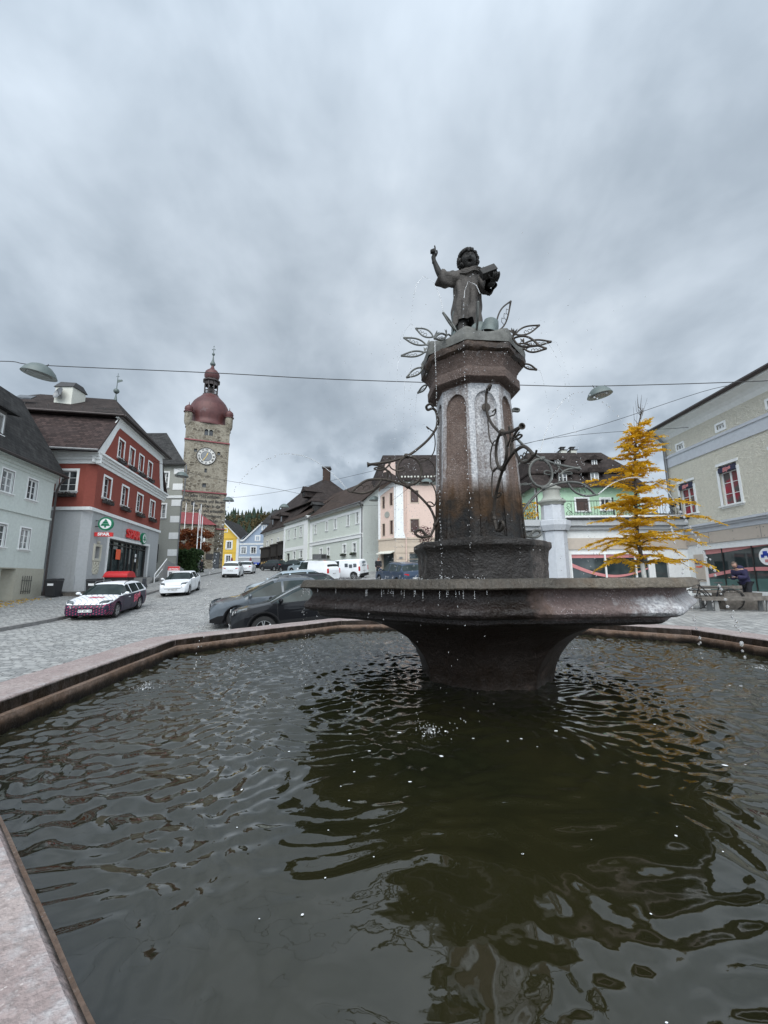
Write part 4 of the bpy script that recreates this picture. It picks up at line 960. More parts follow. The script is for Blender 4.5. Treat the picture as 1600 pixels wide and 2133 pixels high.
# blank side wall turned to the viewer
m.poly([F(-.02, -.02, 1.5), F(-.02, -11, 1.5), F(-.02, -11, 10.6), F(-.02, -5.5, 15.2), F(-.02, -.02, 10.6)]); m.build('side_wall', M['mint'], rt_)
for q in uw: window(rt_, F, *q, M['frame'], M['pane'], 2, 1, .14, .12)
for i, q in enumerate(lw): window(rt_, F, *q, M['frame'], M['panecurtain'], 1, 2, .16, .1); flowerbox(rt_, F, q[0] - .2, q[1] + .2, 4.62, M['flowersgreen'], seed=i + 50)
m = MB(); m.fbox(F, .05, 15.1, -.02, .12, 6.35, 6.75); m.fbox(F, .05, 15.1, -.02, .2, 6.75, 6.85); m.fbox(F, .02, .75, -.02, .07, 2.4, 9.5); m.fbox(F, 14.3, 15.12, -.02, .07, 2.4, 9.5); m.fbox(F, .02, 15.12, -.02, .06, 9.45, 9.75); m.build('white_bands', M['white'], rt_)
m = MB()
for k in range(46):   # relief frieze under the eaves
    a = .3 + k * .325; m.ball(F(a, .04, 10.08), .11, 6, 4); m.fbox(F, a + .1, a + .22, -.01, .06, 9.92, 10.22)
m.build('frieze', M['ivory'], rt_)
cornice(rt_, F, 0, 15.14, 10.5, M['white'], ((.1, .3), (.22, .2), (.38, .1)))
roofslab(rt_, [F(-.4, .6, 10.4), F(15.3, .6, 10.4), F(15.3, -5.5, 15.4), F(-.4, -5.5, 15.4)], M['tiletan']); roofslab(rt_, [F(-.4, -5.5, 15.4), F(15.3, -5.5, 15.4), F(15.3, -11.6, 10.4), F(-.4, -11.6, 10.4)], M['tiletan'])
gutter(rt_, F(-.4, .65, 10.36), F(15.3, .65, 10.36), .09)
pipe(rt_, [F(-.15, .6, 10.3), F(.05, .15, 9.7), F(.12, .12, 9.4), F(.12, .12, 2.4)], .07)
MB().fbox(F, 9.7, 10.4, .03, .12, 3.3, 4.1).build('menu_case', M['orange'], rt_)
m = MB(); m.fbox(F, .0, 2.2, .0, .04, 1.6, 3.4); m.build('plinth', M['greygreen'], rt_)
rt_ = thing('town_house', 'short pale mint house with white pilasters beside the house with the brown mansard roof', 'house', tuple(F(20, 0, 2.7)))
uw = [(22.5, 23.3, 8.0, 9.45), (19.75, 20.45, 8.0, 9.45), (17.45, 18.25, 8.0, 9.5)]; lw = [(19.8, 20.7, 4.75, 5.9), (17.1, 18.1, 4.8, 5.9)]; dr = (22.3, 23.6, 2.4, 5.75)
m = MB(); wall(m, F, 15.16, 25.1, 1.5, 10.4, uw + lw + [dr], .3, n=.35); m.poly([F(15.16, .35, 1.5), F(15.16, 0, 1.5), F(15.16, 0, 10.8), F(15.16, .35, 10.8)]); m.build('wall', M['pale'], rt_)
for q in uw: window(rt_, F, *q, M['frame'], M['pane'], 2, 1, .12, .14, n=.35)
for i, q in enumerate(lw): window(rt_, F, *q, M['frame'], M['panecurtain'], 1, 2, .14, .1, n=.35); flowerbox(rt_, F, q[0] - .2, q[1] + .2, 4.5, M['flowersgreen'], .45, seed=i + 70)
MB().fbox(F, 22.3, 23.6, .05, .1, 2.4, 5.75).build('door', M['dark'], rt_)
m = MB(); m.fbox(F, 15.18, 16.6, .33, .42, 2.4, 10.2); m.fbox(F, 24.4, 25.08, .33, .42, 2.4, 10.2); m.fbox(F, 16.6, 24.4, .33, .42, 6.1, 6.6); m.fbox(F, 16.6, 24.4, .33, .42, 9.75, 10.2); m.build('white_bands', M['white'], rt_)
cornice(rt_, F, 15.16, 25.1, 10.9, M['white'], ((.45, .4), (.55, .25), (.7, .1)))
roofslab(rt_, [F(15.3, .9, 10.8), F(25.2, .9, 10.8), F(25.2, -6, 15.6), F(15.3, -6, 15.6)], M['tiletan'])
m = MB(); m.fbox(F, 15.2, 15.9, -1.9, -.6, 11.5, 12.7); m.slab([F(15.0, -.3, 12.6), F(16.1, -.3, 12.6), F(15.55, -.3, 13.1)], F.nor3() * -2); m.build('dormer', M['tilegrey'], rt_)
MB().poly([F(15.3, -.59, 11.7), F(15.8, -.59, 11.7), F(15.8, -.59, 12.4), F(15.3, -.59, 12.4)]).build('dormer_window', M['pane'], rt_)
rt_ = thing('mansard_house', 'off white house with dark brown mansard roof and black wooden shop fronts', 'house', tuple(F(31, 0, 3)))
uw = [(24.75, 25.0, 7.7, 9.1), (28.55, 29.35, 7.65, 8.8), (31.85, 32.7, 7.75, 8.9), (34.4, 35.3, 7.7, 8.75)]
uw = [(25.6, 26.4, 7.65, 9.05)] + uw[1:]
m = MB(); wall(m, F, 25.12, 37.3, 1.8, 10.2, uw, .2); wallends(m, F, 25.12, 37.3, 1.8, 10.5, 12); m.poly([F(25.2, -.3, 10.4), F(25.2, -11, 10.4), F(25.2, -8.5, 15), F(25.2, -3.6, 15)]); m.build('wall', M['offwhite'], rt_)
m = MB(); m.slab([F(19.0, -3.2, 10.5), F(19.0, -11, 10.5), F(19.0, -9, 14.9), F(19.0, -4.6, 14.9)], F.dir3() * .3); m.build('gable_wall', M['white'], rt_)
for q in uw: window(rt_, F, *q, M['frame'], M['panecurtain'], 2, 2, .1, .1)
cornice(rt_, F, 25.1, 37.3, 10.5, M['white'], ((.1, .6), (.22, .4), (.4, .2)))
roofslab(rt_, [F(19.1, .55, 10.4), F(37.8, .55, 10.4), F(36, -2.9, 14.4), F(19.1, -2.9, 14.4)] if False else [F(25.0, .55, 10.4), F(37.8, .55, 10.4), F(36.2, -1.9, 13.6), F(25.0, -1.9, 13.6)], M['tile'])
roofslab(rt_, [F(19.1, -1.9, 13.6), F(25.0, -1.9, 13.6), F(25.0, .55, 10.4), F(24.9, .55, 10.4)], M['tile'])
roofslab(rt_, [F(37.8, .55, 10.4), F(37.8, -12, 10.4), F(36.2, -9, 13.6), F(36.2, -1.9, 13.6)], M['tile'])
P0, P1 = F(22.5, -6, 19.0), F(31, -6, 19.0)
q0, q1, q2, q3 = F(17.6, -1.2, 13.7), F(36.8, -1.2, 13.7), F(36.8, -11, 13.7), F(17.6, -11, 13.7)
for q in ([q0, q1, P1, P0], [q0, P0, q3], [q1, q2, P1], [q3, P0, P1, q2]): roofslab(rt_, q, M['tile'])
c_ = F(22.5, -6, 18)
ch = MB().box(c_.x - .6, c_.x + .6, c_.y - .6, c_.y + .6, 17.6, 20.6).build('chimney', M['brick'], rt_)
MB().box(c_.x - .75, c_.x + .75, c_.y - .75, c_.y + .75, 20.6, 20.85).build('chimney_cap', M['dark'], ch)
for a in (27.5, 32.0):
    m = MB(); m.fbox(F, a - .45, a + .45, -1.6, .05, 11.2, 12.6); m.slab([F(a - .8, .35, 12.5), F(a + .8, .35, 12.5), F(a, .35, 13.2)], F.nor3() * -2.6); d_ = m.build('dormer', M['tile'], rt_)
    MB().poly([F(a - .3, .07, 11.5), F(a + .3, .07, 11.5), F(a + .3, .07, 12.4), F(a - .3, .07, 12.4)]).build('window', M['pane'], d_)
m = MB(); m.fbox(F, 19.4, 20.8, -2.6, -.9, 14.6, 15.6); p_ = [F(19.1, -.7, 15.5), F(21.1, -.7, 15.5), F(20.1, -.7, 16.4)]; m.slab(p_, F.nor3() * -3); d_ = m.build('dormer', M['tile'], rt_)
MB().fbox(F, 19.7, 20.5, -.9, -.87, 14.8, 15.4).build('window', M['pane'], d_)
# black wooden shop fronts
for a, b, zt in ((32.3, 37.2, 7.3), (28.6, 31.2, 7.5), (25.3, 27.6, 7.7)):
    m = MB(); m.fbox(F, a, b, .0, .5, 5.6, zt); m.fbox(F, a - .15, b + .15, .0, .7, zt, zt + .25); k = int((b - a) / 1.2) + 1
    for i in range(k + 1): x = a + (b - a) * i / k; m.fbox(F, x - .1, x + .1, .0, .45, 2.4, 5.6)
    sfr = m.build('shop_front', plain('dark_brown_wood', (.012, .009, .008), .7) if a > 32 else bpy.data.materials['dark_brown_wood'], rt_)
    MB().poly([F(a, .1, 2.4), F(b, .1, 2.4), F(b, .1, 5.6), F(a, .1, 5.6)]).build('glazing', M['pane'], sfr)
    m = MB()
    for i in range(k):
        x = a + (b - a) * (i + .5) / k; m.fbox(F, x - .3, x + .3, .34, .36, 3.0, 4.9)
    m.build('lit_panel', M['amber'], sfr)

# ---------------------------------------------------------------- pink corner house behind the fountain
F = Fr((1.2, 40), (1, 0)); FL = Fr((1.2, 40), (-.75, .66))
rt_ = thing('town_house', 'pink corner house with white pilaster and brown shutters behind the fountain column', 'house', (1.2, 40, 2.3))
pw = [(1.5, 2.3, 9.2, 10.45), (1.45, 2.3, 6.2, 7.5), (4.3, 5.1, 9.2, 10.45), (4.3, 5.1, 6.2, 7.5), (7.2, 8.0, 9.2, 10.45), (7.2, 8.0, 6.2, 7.5), (10.2, 11, 9.2, 10.45), (10.2, 11, 6.2, 7.5)]
lw = [(.42, .8, 9.0, 10.3), (1.48, 1.82, 8.8, 10.05), (.42, .8, 6.05, 7.45), (1.48, 1.82, 5.95, 7.2)]
m = MB(); wall(m, F, 0, 13.2, 5.6, 11.1, pw, .2); wall(m, FL, 0, 2.3, 5.6, 10.7, lw, .15); m.poly([FL(2.3, 0, 5.6), FL(2.3, -8, 5.6), FL(2.3, -8, 11), FL(2.3, 0, 11)])
m.poly([FL(0, 0, 10.7), FL(2.3, 0, 10.7), FL(1.9, 0, 12.0), FL(1.35, 0, 13.5), FL(0.0, 0, 13.5)]); m.build('wall', M['pink'], rt_)
m = MB(); wall(m, F, 0, 13.2, 1, 5.6, [(1.3, 2.35, 2.3, 4.2), (3.6, 5.4, 2.3, 4.6), (7, 9, 2.3, 4.6)], .3); wall(m, FL, 0, 2.4, 1, 5.6, [(.35, 2.0, 2.2, 4.15)], .4)
for z in (2.9, 3.5, 4.1, 4.7, 5.2): m.fbox(F, 0, 13.2, -.01, .0, z, z + .03)
m.build('ground_floor', M['cream'], rt_)
MB().poly([FL(.35, -.35, 2.2), FL(2, -.35, 2.2), FL(2, -.35, 4.15), FL(.35, -.35, 4.15)]).build('shop_window', M['shopglass'], rt_)
for a, b in ((1.3, 2.35), (3.6, 5.4), (7, 9)): MB().poly([F(a, -.25, 2.3), F(b, -.25, 2.3), F(b, -.25, 4.6), F(a, -.25, 4.6)]).build('shop_window', M['shopglass'], rt_)
for q in pw: window(rt_, F, *q, M['cream'], M['shutter'], 1, 1, .07, .05, sill=False, sash=.02)
for q in lw: window(rt_, FL, *q, M['cream'], M['shutter'], 1, 1, .05, .05, sill=False, sash=.015)
m = MB(); m.slab([F(-.2, -.1, 5.6), F(.95, -.1, 5.6), F(.75, -.1, 6.3), F(.75, -.1, 11), F(0, -.1, 11), F(0, -.1, 6.3)], (0, -.2, 0)); m.fbox(FL, 0, .18, -.05, .1, 5.6, 11); m.fbox(FL, 2.08, 2.32, -.05, .1, 5.6, 10.4)
m.slab([FL(0, .01, 10.9), FL(.3, .01, 10.9), FL(2.0, .01, 10.2), FL(2.3, .01, 10.2), FL(2.3, .01, 10.6), FL(.2, .01, 11.5), FL(0, .01, 11.5)], FL.nor3() * .08)
m.build('white_trim', M['white'], rt_)
band(rt_, F, 0, 13.2, 5.5, 5.68, M['cream']); band(rt_, FL, 0, 2.4, 5.5, 5.68, M['cream'])
m = MB(); m.lathe([(0, .03), (.33, .03), (.33, -.02)], FL(1.16, 0.02, 8.1), 16, axis=FL.nor3()); me_ = m.build('oval_medallion', M['greygreen'], rt_)
cornice(rt_, F, 0, 13.3, 11.5, M['greygreen'], ((.1, .5), (.25, .35), (.4, .2)))
roofslab(rt_, [F(-.4, .6, 11.45), F(13.8, .6, 11.45), F(13.8, -3.2, 15.2), F(-1.3, -3.2, 15.2)], M['tile']); roofslab(rt_, [F(-.4, .6, 11.45), F(-1.3, -3.2, 15.2), F(-2.6, -4.5, 12.5), F(-2.2, -.5, 10.9)], M['tile'])
m = MB()
for k in range(40): p = F(.3 + k * .33, .5, 11.75); m.box(p.x - .08, p.x + .08, p.y - .01, p.y + .01, 11.7, 11.86)
m.build('snow_guard', M['offwhite'], rt_)
MB().tube([F(.98, .1, 11), F(.98, .1, 2.4)], .06, 6).build('downpipe', M['pink'], rt_)
MB().fbox(F, .28, .6, .0, .03, 3.55, 3.75).build('name_plate', M['darkgrey'], rt_)
m = MB(); m.slab([FL(.2, .0, 4.3), FL(2.1, .0, 4.3), FL(2.1, 0.7, 4.05), FL(.2, .7, 4.05)], (0, 0, .08)); m.build('canopy', M['offwhite'], rt_)

# ---------------------------------------------------------------- green house on the terrace
F = Fr((5, 27), (1, 0))
rt_ = thing('mansard_house', 'mint green house with dark mansard roof and dormers behind the balcony terrace', 'house', (9, 27, 3.6))
gw = [(8.1, 8.95, 6.07, 6.93), (9.8, 10.42, 6.12, 6.9), (7.05, 7.25, 6.0, 6.9)]
m = MB(); wall(m, F, 5.35, 12.5, 3, 7.9, gw[:2], .12); m.poly([F(5.35, 0, 3), F(5.35, -6, 3), F(5.35, -6, 7.9), F(5.35, 0, 7.9)]); m.build('wall', M['green'], rt_)
window(rt_, F, *gw[0], M['white'], M['shutter'], 1, 1, .1, .03, sash=.015); window(rt_, F, *gw[1], M['frame'], M['pane'], 2, 2, .1, .06)
MB().fbox(F, 6.6, 7.22, 0, .03, 4.4, 6.85).build('door', M['dark'], rt_)
MB().fbox(F, 5.33, 5.5, -.03, .05, 3, 7.7).build('corner_strip', M['white'], rt_)
band(rt_, F, 5.35, 12.5, 7.62, 7.8, M['green'], n1=.1)
lo = [F(5.0, .45, 7.72), F(12.8, .45, 7.72), F(12.4, -.7, 8.95), F(5.3, -.7, 8.95)]; roofslab(rt_, lo, M['tile'])
roofslab(rt_, [F(5.0, .45, 7.72), F(5.3, -.7, 8.95), F(5.3, -6, 8.95), F(5.0, -7, 7.72)], M['tile'])
roofslab(rt_, [F(5.2, -.45, 8.95), F(12.6, -.45, 8.95), F(11.5, -2.4, 10.95), F(5.9, -2.4, 10.95)], M['tile']); roofslab(rt_, [F(5.2, -.45, 8.95), F(5.9, -2.4, 10.95), F(5.9, -5, 10.95), F(5.2, -7, 8.95)], M['tile'])
for a, z, n, s_ in ((7.35, 8.05, -.05, 1), (9.55, 8.05, -.05, 1), (7.6, 9.5, -1.2, .7), (10.25, 9.5, -1.2, .7)):
    m = MB(); m.fbox(F, a - .4 * s_, a + .4 * s_, n - 1.2, n, z, z + .85 * s_); m.slab([F(a - .85 * s_, n + .2, z + .7 * s_), F(a + .85 * s_, n + .2, z + .7 * s_), F(a, n + .2, z + 1.25 * s_)], F.nor3() * -1.8)
    d_ = m.build('dormer', M['tile'], rt_); window(d_, F, a - .27 * s_, a + .27 * s_, z + .06, z + .7 * s_, M['frame'], M['pane'], 2, 2, .0, -.035, sash=.035, sill=False, n=n)
for a, w in ((7.6, .55), (9.0, .42), (9.75, .42), (11.3, .5)):
    p = F(a - .2, -2.9, 10.6); ch = MB().box(p.x - w / 2, p.x + w / 2, p.y - .3, p.y + .3, 10.4, 11.25 if 8 < a < 10 else 10.95).build('chimney', M['offwhite'] if 8 < a < 10 else M['brick'], rt_)
    z = 11.25 if 8 < a < 10 else 10.95
    m = MB(); m.hull([(p.x - w * .75, p.y - .4, z), (p.x + w * .75, p.y - .4, z), (p.x - w * .75, p.y + .4, z), (p.x + w * .75, p.y + .4, z), (p.x - w * .4, p.y, z + .12), (p.x + w * .4, p.y, z + .12)])
    if 8 < a < 10: m.box(p.x - .13, p.x + .13, p.y - .13, p.y + .13, z + .1, z + .24); m.box(p.x - .2, p.x + .2, p.y - .2, p.y + .2, z + .24, z + .29)
    m.build('chimney_cap', M['dark'], ch)
pipe(rt_, [F(5.3, .4, 7.7), F(5.42, .1, 7.2), F(5.42, .1, 4.5)], .05, M['brownmetal'])

# ---------------------------------------------------------------- single storey shop front with terrace and the rough-cast house at the right
F = Fr((5, 21.3), (1, 0)); D = Fr((16, 21.3), (0, -1))
rt_ = thing('shop_building', 'white shop front with beige fascia and large windows below a railed roof terrace', 'shop', (10, 21.3, .6))
m = MB(); wall(m, F, 3.4, 11.0, -.2, 4.1, [(4.8, 8.9, .9, 2.85), (9.2, 9.9, .3, 2.4)], .2); m.poly([F(2.6, -1.6, -.2), F(3.4, 0, -.2), F(3.4, 0, 4.1), F(2.6, -1.6, 4.1)]); m.poly([F(-.5, -6, -.2), F(2.6, -1.6, -.2), F(2.6, -1.6, 4.1), F(-.5, -6, 4.1)])
m.build('wall', M['white'], rt_)
MB().fbox(F, 4.42, 11, 0, .06, 3.06, 3.66).build('fascia', M['shopbeige'], rt_)
sw = MB(); ring(sw, F, 4.78, 8.92, .88, 2.87, .07, -.1, .03)
for a in (6.62, 8.2): sw.fbox(F, a - .04, a + .04, -.12, .02, .95, 2.8)
sw = sw.build('shop_window', M['frame'], rt_)
MB().poly([F(4.85, -.05, .95), F(8.85, -.05, .95), F(8.85, -.05, 2.8), F(4.85, -.05, 2.8)]).build('glazing', M['shopglass'], sw)
MB().fbox(F, 9.2, 9.9, -.2, -.12, .3, 2.4).build('door', M['shopglass'], rt_)
m = MB(); n = 24
for k in range(n):
    a0, a1 = 4.86 + 3.98 * k / n, 4.86 + 3.98 * (k + 1) / n; f = lambda a: 2.12 - .62 * math.sin((a - 4.86) / 3.98 * math.pi * .86 + .12)
    w0 = .2 - .13 * k / n; w1 = .2 - .13 * (k + 1) / n
    m.poly([F(a0, -.03, f(a0) + .1), F(a1, -.03, f(a1) + .1), F(a1, -.03, f(a1) + .1 + w1), F(a0, -.03, f(a0) + .1 + w0)])
m.poly([F(4.86, -.031, 2.62), F(8.84, -.031, 2.62), F(8.84, -.031, 2.8), F(4.86, -.031, 2.8)])
m.build('pink_sticker_band', M['pinkband'], sw)
m = MB(); m.fbox(F, 2.2, 11, -5, .18, 4.1, 4.3); m.fbox(F, 2.2, 11, -5, .34, 4.3, 4.62); m.slab([F(-.9, -6, 4.1), F(2.3, -1.5, 4.1), F(3.2, .3, 4.1), F(3.6, .3, 4.1), F(4, -3, 4.1)], (0, 0, .5)); m.build('terrace_cornice', M['greyp'], rt_)
gutter(rt_, F(4.6, .4, 4.66), F(11, .4, 4.66), .06, M['dark'])
MB().fbox(F, 4.5, 11, .1, .16, 4.72, 4.86).build('terrace_edge', M['white'], rt_)
# corner pier with stone vase base
m = MB(); px_, py_ = F(4.0, .1, 0).x, F(4.0, .1, 0).y
m.lathe([(.62, -.2), (.62, 4.0)], (px_, py_, 0), 8, math.pi / 8, False); m.lathe([(.72, 4.02), (.85, 4.3), (.85, 4.55), (.66, 4.6)], (px_, py_, 0), 8, math.pi / 8, False); m.lathe([(.60, 4.6), (.58, 5.3), (.56, 5.42)], (px_, py_, 0), 8, math.pi / 8, False)
m.build('corner_pier', M['bluegrey'], rt_)
m = MB(); m.lathe([(.58, 5.4), (.62, 5.5), (.70, 5.56), (.70, 5.64), (.55, 5.72), (.45, 5.85), (.42, 6.0), (.43, 6.2), (.5, 6.28), (.5, 6.36), (.36, 6.42), (.24, 6.52), (.12, 6.62), (.0, 6.66)], (px_, py_, 0), 20); m.build('pier_cap', M['greygreen'], rt_)
# wrought iron railing: scrolls between posts
m = MB()
def railing(m, F, a, b, n, z0=4.72, z1=5.66, gold=None):
    m.tube([F(a, n, z1), F(b, n, z1)], .022, 6); m.tube([F(a, n, z0), F(b, n, z0)], .022, 6)
    k = max(1, round((b - a) / .95))
    for i in range(k):
        x0 = a + (b - a) * i / k; w = (b - a) / k
        for j in range(6): m.tube([F(x0 + w * j / 6, n, z0), F(x0 + w * j / 6, n, z1 if j % 3 == 0 or j > 3 else z0 + .32)], .011, 5)
        c = x0 + w * .33; pts = []
        for q in range(25):
            t = q / 24; 
            if t < .5: u = t * 2; rr_ = .17 * (.35 + .65 * u); an = math.pi * 2.6 * (1 - u) + math.pi * 1.0; pts.append(F(c + rr_ * math.cos(an) * (1), n + .01, z1 - .24 + rr_ * math.sin(an) * 1.0))
            else: u = (t - .5) * 2; rr_ = .17 * (1 - .65 * u); an = math.pi * 2.6 * u + math.pi * 0.0; pts.append(F(c + rr_ * math.cos(an), n + .01, z0 + .26 + rr_ * math.sin(an)))
        m.tube(pts, .013, 5)
        for q in (.55, .85): m.tube([F(x0 + w * q + .1 * math.cos(t_ * .7), n + .01, z0 + .16 + .1 * math.sin(t_ * .7)) for t_ in range(10)], .01, 4)
railing(m, F, 4.6, 11.0, .05)
for a in (4.6, 7.3, 10.9): m.tube([F(a, .05, 4.6), F(a, .05, 5.75)], .035, 6); m.ball(F(a, .05, 5.8), .05)
G2 = Fr(tuple(F(3.3, -.1, 0))[:2], (-.64, .77), toward=(0, 0)); railing(m, G2, .2, 4.5, 0)
rl = m.build('terrace_railing', M['dark'], rt_)
m = MB(); rr = random.Random(4)
for _ in range(170):
    p = G2(rr.uniform(.0, .9), rr.uniform(-.1, .12), rr.uniform(4.8, 5.7)); v = Vector((rr.gauss(0, 1), rr.gauss(0, 1), rr.gauss(0, 1))).normalized() * .07; w = v.orthogonal().normalized() * .05; m.add([p - v, p + w, p + v, p - w], [(0, 1, 2, 3)])
tag(m.build('climbing_plant', M['larch'], None, org=tuple(G2(.5, 0, 4.7))), 'yellowed climbing plant on the terrace railing left of the white pier', 'plant')

rt_ = thing('rough_cast_house', 'beige rough-cast house with grey bands above a drugstore at the right picture edge', 'house', (16, 19, .5))
w1, w2, w3 = (.02, .98, 4.85, 6.55), (2.65, 3.62, 4.88, 6.78), (5.3, 6.3, 4.88, 6.78)
s1, s2, s3 = (.22, .66, 8.38, 8.66), (2.9, 3.32, 8.5, 8.74), (5.5, 5.95, 8.55, 8.8)
D2 = D.sub(-.8, 0)
SG = (1.05, 9.0, .95, 2.92)
m = MB(); wall(m, D, -.8, 9.5, 4.1, 9.3, [w1, w2, w3, s1, s2, s3], .2); m.build('upper_wall', M['dmwall'], rt_)
E2 = Fr(tuple(D(-.8, 0, 0))[:2], (1, 0)); m = MB(); wall(m, E2, 0, 6, 3, 9.3); m.build('end_wall', M['dmwall'], rt_)
m = MB(); wall(m, D, -.2, 9.5, -.2, 4.1, [SG], .15); m.poly([D(-.2, 0, -.2), D(-.2, -.5, -.2), D(-.2, -.5, 4.1), D(-.2, 0, 4.1)]); m.build('ground_floor', M['white'], rt_)
m = MB(); m.fbox(D, .0, 9.5, -.01, .06, 3.22, 3.76); m.build('fascia', M['shopbeige'], rt_)
m = MB()
for a in (1.6, 4.35, 7.1): m.fbox(D, a - .012, a + .012, .055, .064, 3.23, 3.75)
for a in (1.3, 1.75, 3.0, 4.2, 4.5, 5.9):
    for z in (3.3, 3.66): m.ball(D(a, .065, z), .02, 6, 4)
m.build('fascia_joint', M['darkgrey'], rt_)
m = MB(); m.fbox(D, -.8, 9.5, -.02, .05, 7.62, 8.15); m.build('grey_band', M['bluegrey'], rt_)
m = MB(); m.fbox(D, -.8, 9.5, -.02, .1, 8.15, 8.22); m.fbox(D, -.8, 9.5, -.02, .06, 8.22, 8.3); m.fbox(D, -.8, 9.5, -.02, .16, 4.0, 4.1); m.fbox(D, -.8, 9.5, -.02, .26, 4.1, 4.2); m.fbox(D, -.8, 9.5, -.02, .06, 3.78, 4.0); m.build('string_course', M['bluegrey'], rt_)
m = MB(); pr = [(0, 9.22), (.05, 9.3), (.12, 9.42), (.26, 9.55), (.45, 9.64), (.62, 9.70), (.62, 9.80), (-.1, 9.80)]
for k in range(len(pr) - 1): m.poly([D(-1.4, pr[k][0], pr[k][1]), D(9.5, pr[k][0], pr[k][1]), D(9.5, pr[k + 1][0], pr[k + 1][1]), D(-1.4, pr[k + 1][0], pr[k + 1][1])])
m.poly([D(-1.4, n_, z) for n_, z in pr]); m.fbox(E2, .0, 6, -.02, .5, 9.3, 9.8); m.build('eaves_cove', M['white'], rt_)
gutter(rt_, D(-1.5, .7, 9.86), D(9.5, .7, 9.86), .1, M['brownmetal'])
roofslab(rt_, [D(-1.6, .75, 9.95), D(9.5, .75, 9.95), D(9.5, -6, 13.2), D(-1.6, -6, 13.2)], M['tilered'])
MB().fbox(D, -1.5, 9.5, .55, .68, 9.80, 9.97).build('gutter_board', M['brownmetal'], rt_)
pipe(rt_, [D(-1.2, .68, 9.8), D(-.75, .3, 9.45), D(-.62, .12, 9.1), D(-.62, .12, 4.2)], .07)
for q in (s1, s2, s3): window(rt_, D, *q, M['frame'], M['pane'], 2, 1, .1, .08, sill=False)
for i, q in enumerate((w1, w2, w3)):
    w_ = window(rt_, D, q[0] + .0, q[1], q[2], q[3] - .32, M['frame'], M['redpane'], 2, 3, .13, .13)
    aw = MB().hull([D(q[0] + .01, -.1, q[3] - .02), D(q[1] - .01, -.1, q[3] - .02), D(q[0] + .01, .06, q[3] - .12), D(q[1] - .01, .06, q[3] - .12), D(q[0] + .01, .07, q[3] - .34), D(q[1] - .01, .07, q[3] - .34), D(q[0] + .01, -.1, q[3] - .34), D(q[1] - .01, -.1, q[3] - .34)]).build('awning_box', plain('navy_awning', (.02, .022, .05), .6) if i == 0 else bpy.data.materials['navy_awning'], w_)
    m = MB(); m.text('Bipa', .26, D.mat((q[0] + q[1]) / 2, .075, q[3] - .23) @ Matrix.Rotation(.22, 4, 'Z'), .006, .008, .35); m.build('lettering', M['pinkband'], aw)
    MB().fbox(D, q[0] - .13, q[1] + .13, -.02, .026, q[3] + .0, q[3] + .13).build('lintel', M['white'], w_)
MB().poly([D(SG[0], -.12, SG[2]), D(SG[1], -.12, SG[2]), D(SG[1], -.12, SG[3]), D(SG[0], -.12, SG[3])]).build('shop_window', M['shopglass'], rt_)
sw = bpy.data.objects[[o.name for o in rt_.children if o.name.startswith('shop_window')][-1]]
m = MB()
for a in (2.05, 3.63, 5.3, 7): m.fbox(D, a - .02, a + .02, -.115, -.07, SG[2], SG[3])
m.build('mullion', M['dark'], sw)
m = MB(); n = 30
for k in range(n):
    a0, a1 = 1.06 + 7.9 * k / n, 1.06 + 7.9 * (k + 1) / n; f = lambda a: 1.58 + .26 * math.sin((a - 1.2) * .62)
    m.poly([D(a0, -.10, f(a0)), D(a1, -.10, f(a1)), D(a1, -.10, f(a1) + .16), D(a0, -.10, f(a0) + .16)])
    h = lambda a: 2.92 - .12 - .10 * math.cos((a - 1.1) * .8)
    m.poly([D(a0, -.101, h(a0)), D(a1, -.101, h(a1)), D(a1, -.101, 2.92), D(a0, -.101, 2.92)])
m.build('pink_sticker_band', M['pinkband'], sw)
MB().fbox(D, 1.07, 8.9, -.118, -.105, .97, 1.5).build('green_foil', glassy('foil', (.06, .12, .11), (.08, .15, .14), .25), sw)
MB().fbox(D, 2.72, 3.0, -.9, -.6, 1.2, 2.8).build('shelf_pillar', M['whitesign'], sw)
ds = MB().fbox(D, .42, 1.02, -.0, .04, 1.35, 2.72).build('sign_panel', M['shopbeige'], rt_)
MB().text('dm', .36, D.mat(.7, .045, 2.35), .008, .012).build('sign_lettering', plain('dark_blue_lettering', (.02, .03, .14), .5), ds)
m = MB(); m.slab([D(.5, .045, 2.08), D(.55, .045, 2.14), D(.75, .045, 2.12), D(.92, .045, 2.16), D(.92, .045, 2.08), D(.75, .045, 2.05), D(.6, .045, 2.07)], D.nor3() * .008); m.build('sign_swoosh', M['orange'], ds)
MB().lathe([(0, .02), (.36, .02), (.36, 0)], D(4.3, -.09, 2.42), 28, axis=D.nor3()).build('round_sticker', M['whitesign'], sw)
m = MB()
for a, z, s_ in ((4.25, 2.55, .1), (4.42, 2.47, .09), (4.12, 2.45, .07)): m.fbox(D, a - s_, a + s_, -.066, -.06, z - s_, z + s_)
m.build('sticker_print', M['bluesign'], sw)
m = MB(); m.fbox(D, 4.2, 4.38, -.066, -.06, 2.18, 2.3); m.build('sticker_print', M['pinkband'], sw)
MB().fbox(D, -.02, 9.5, .0, .05, .35, .93).build('plinth', M['white'], rt_)
pipe(rt_, [D(-.14, .2, 4.4), D(-.1, .16, 3.9), D(-.1, .12, .3)], .09, M['brownmetal'])
m = MB(); m.tube([D(.35, .1, 5.55), D(.35, .55, 5.6), D(.35, .7, 5.5)], .02, 5); m.ball(D(.35, .7, 5.4), .14, 8, 6, (1, 1, 1.2)); m.build('wall_lantern', M['dark'], rt_)
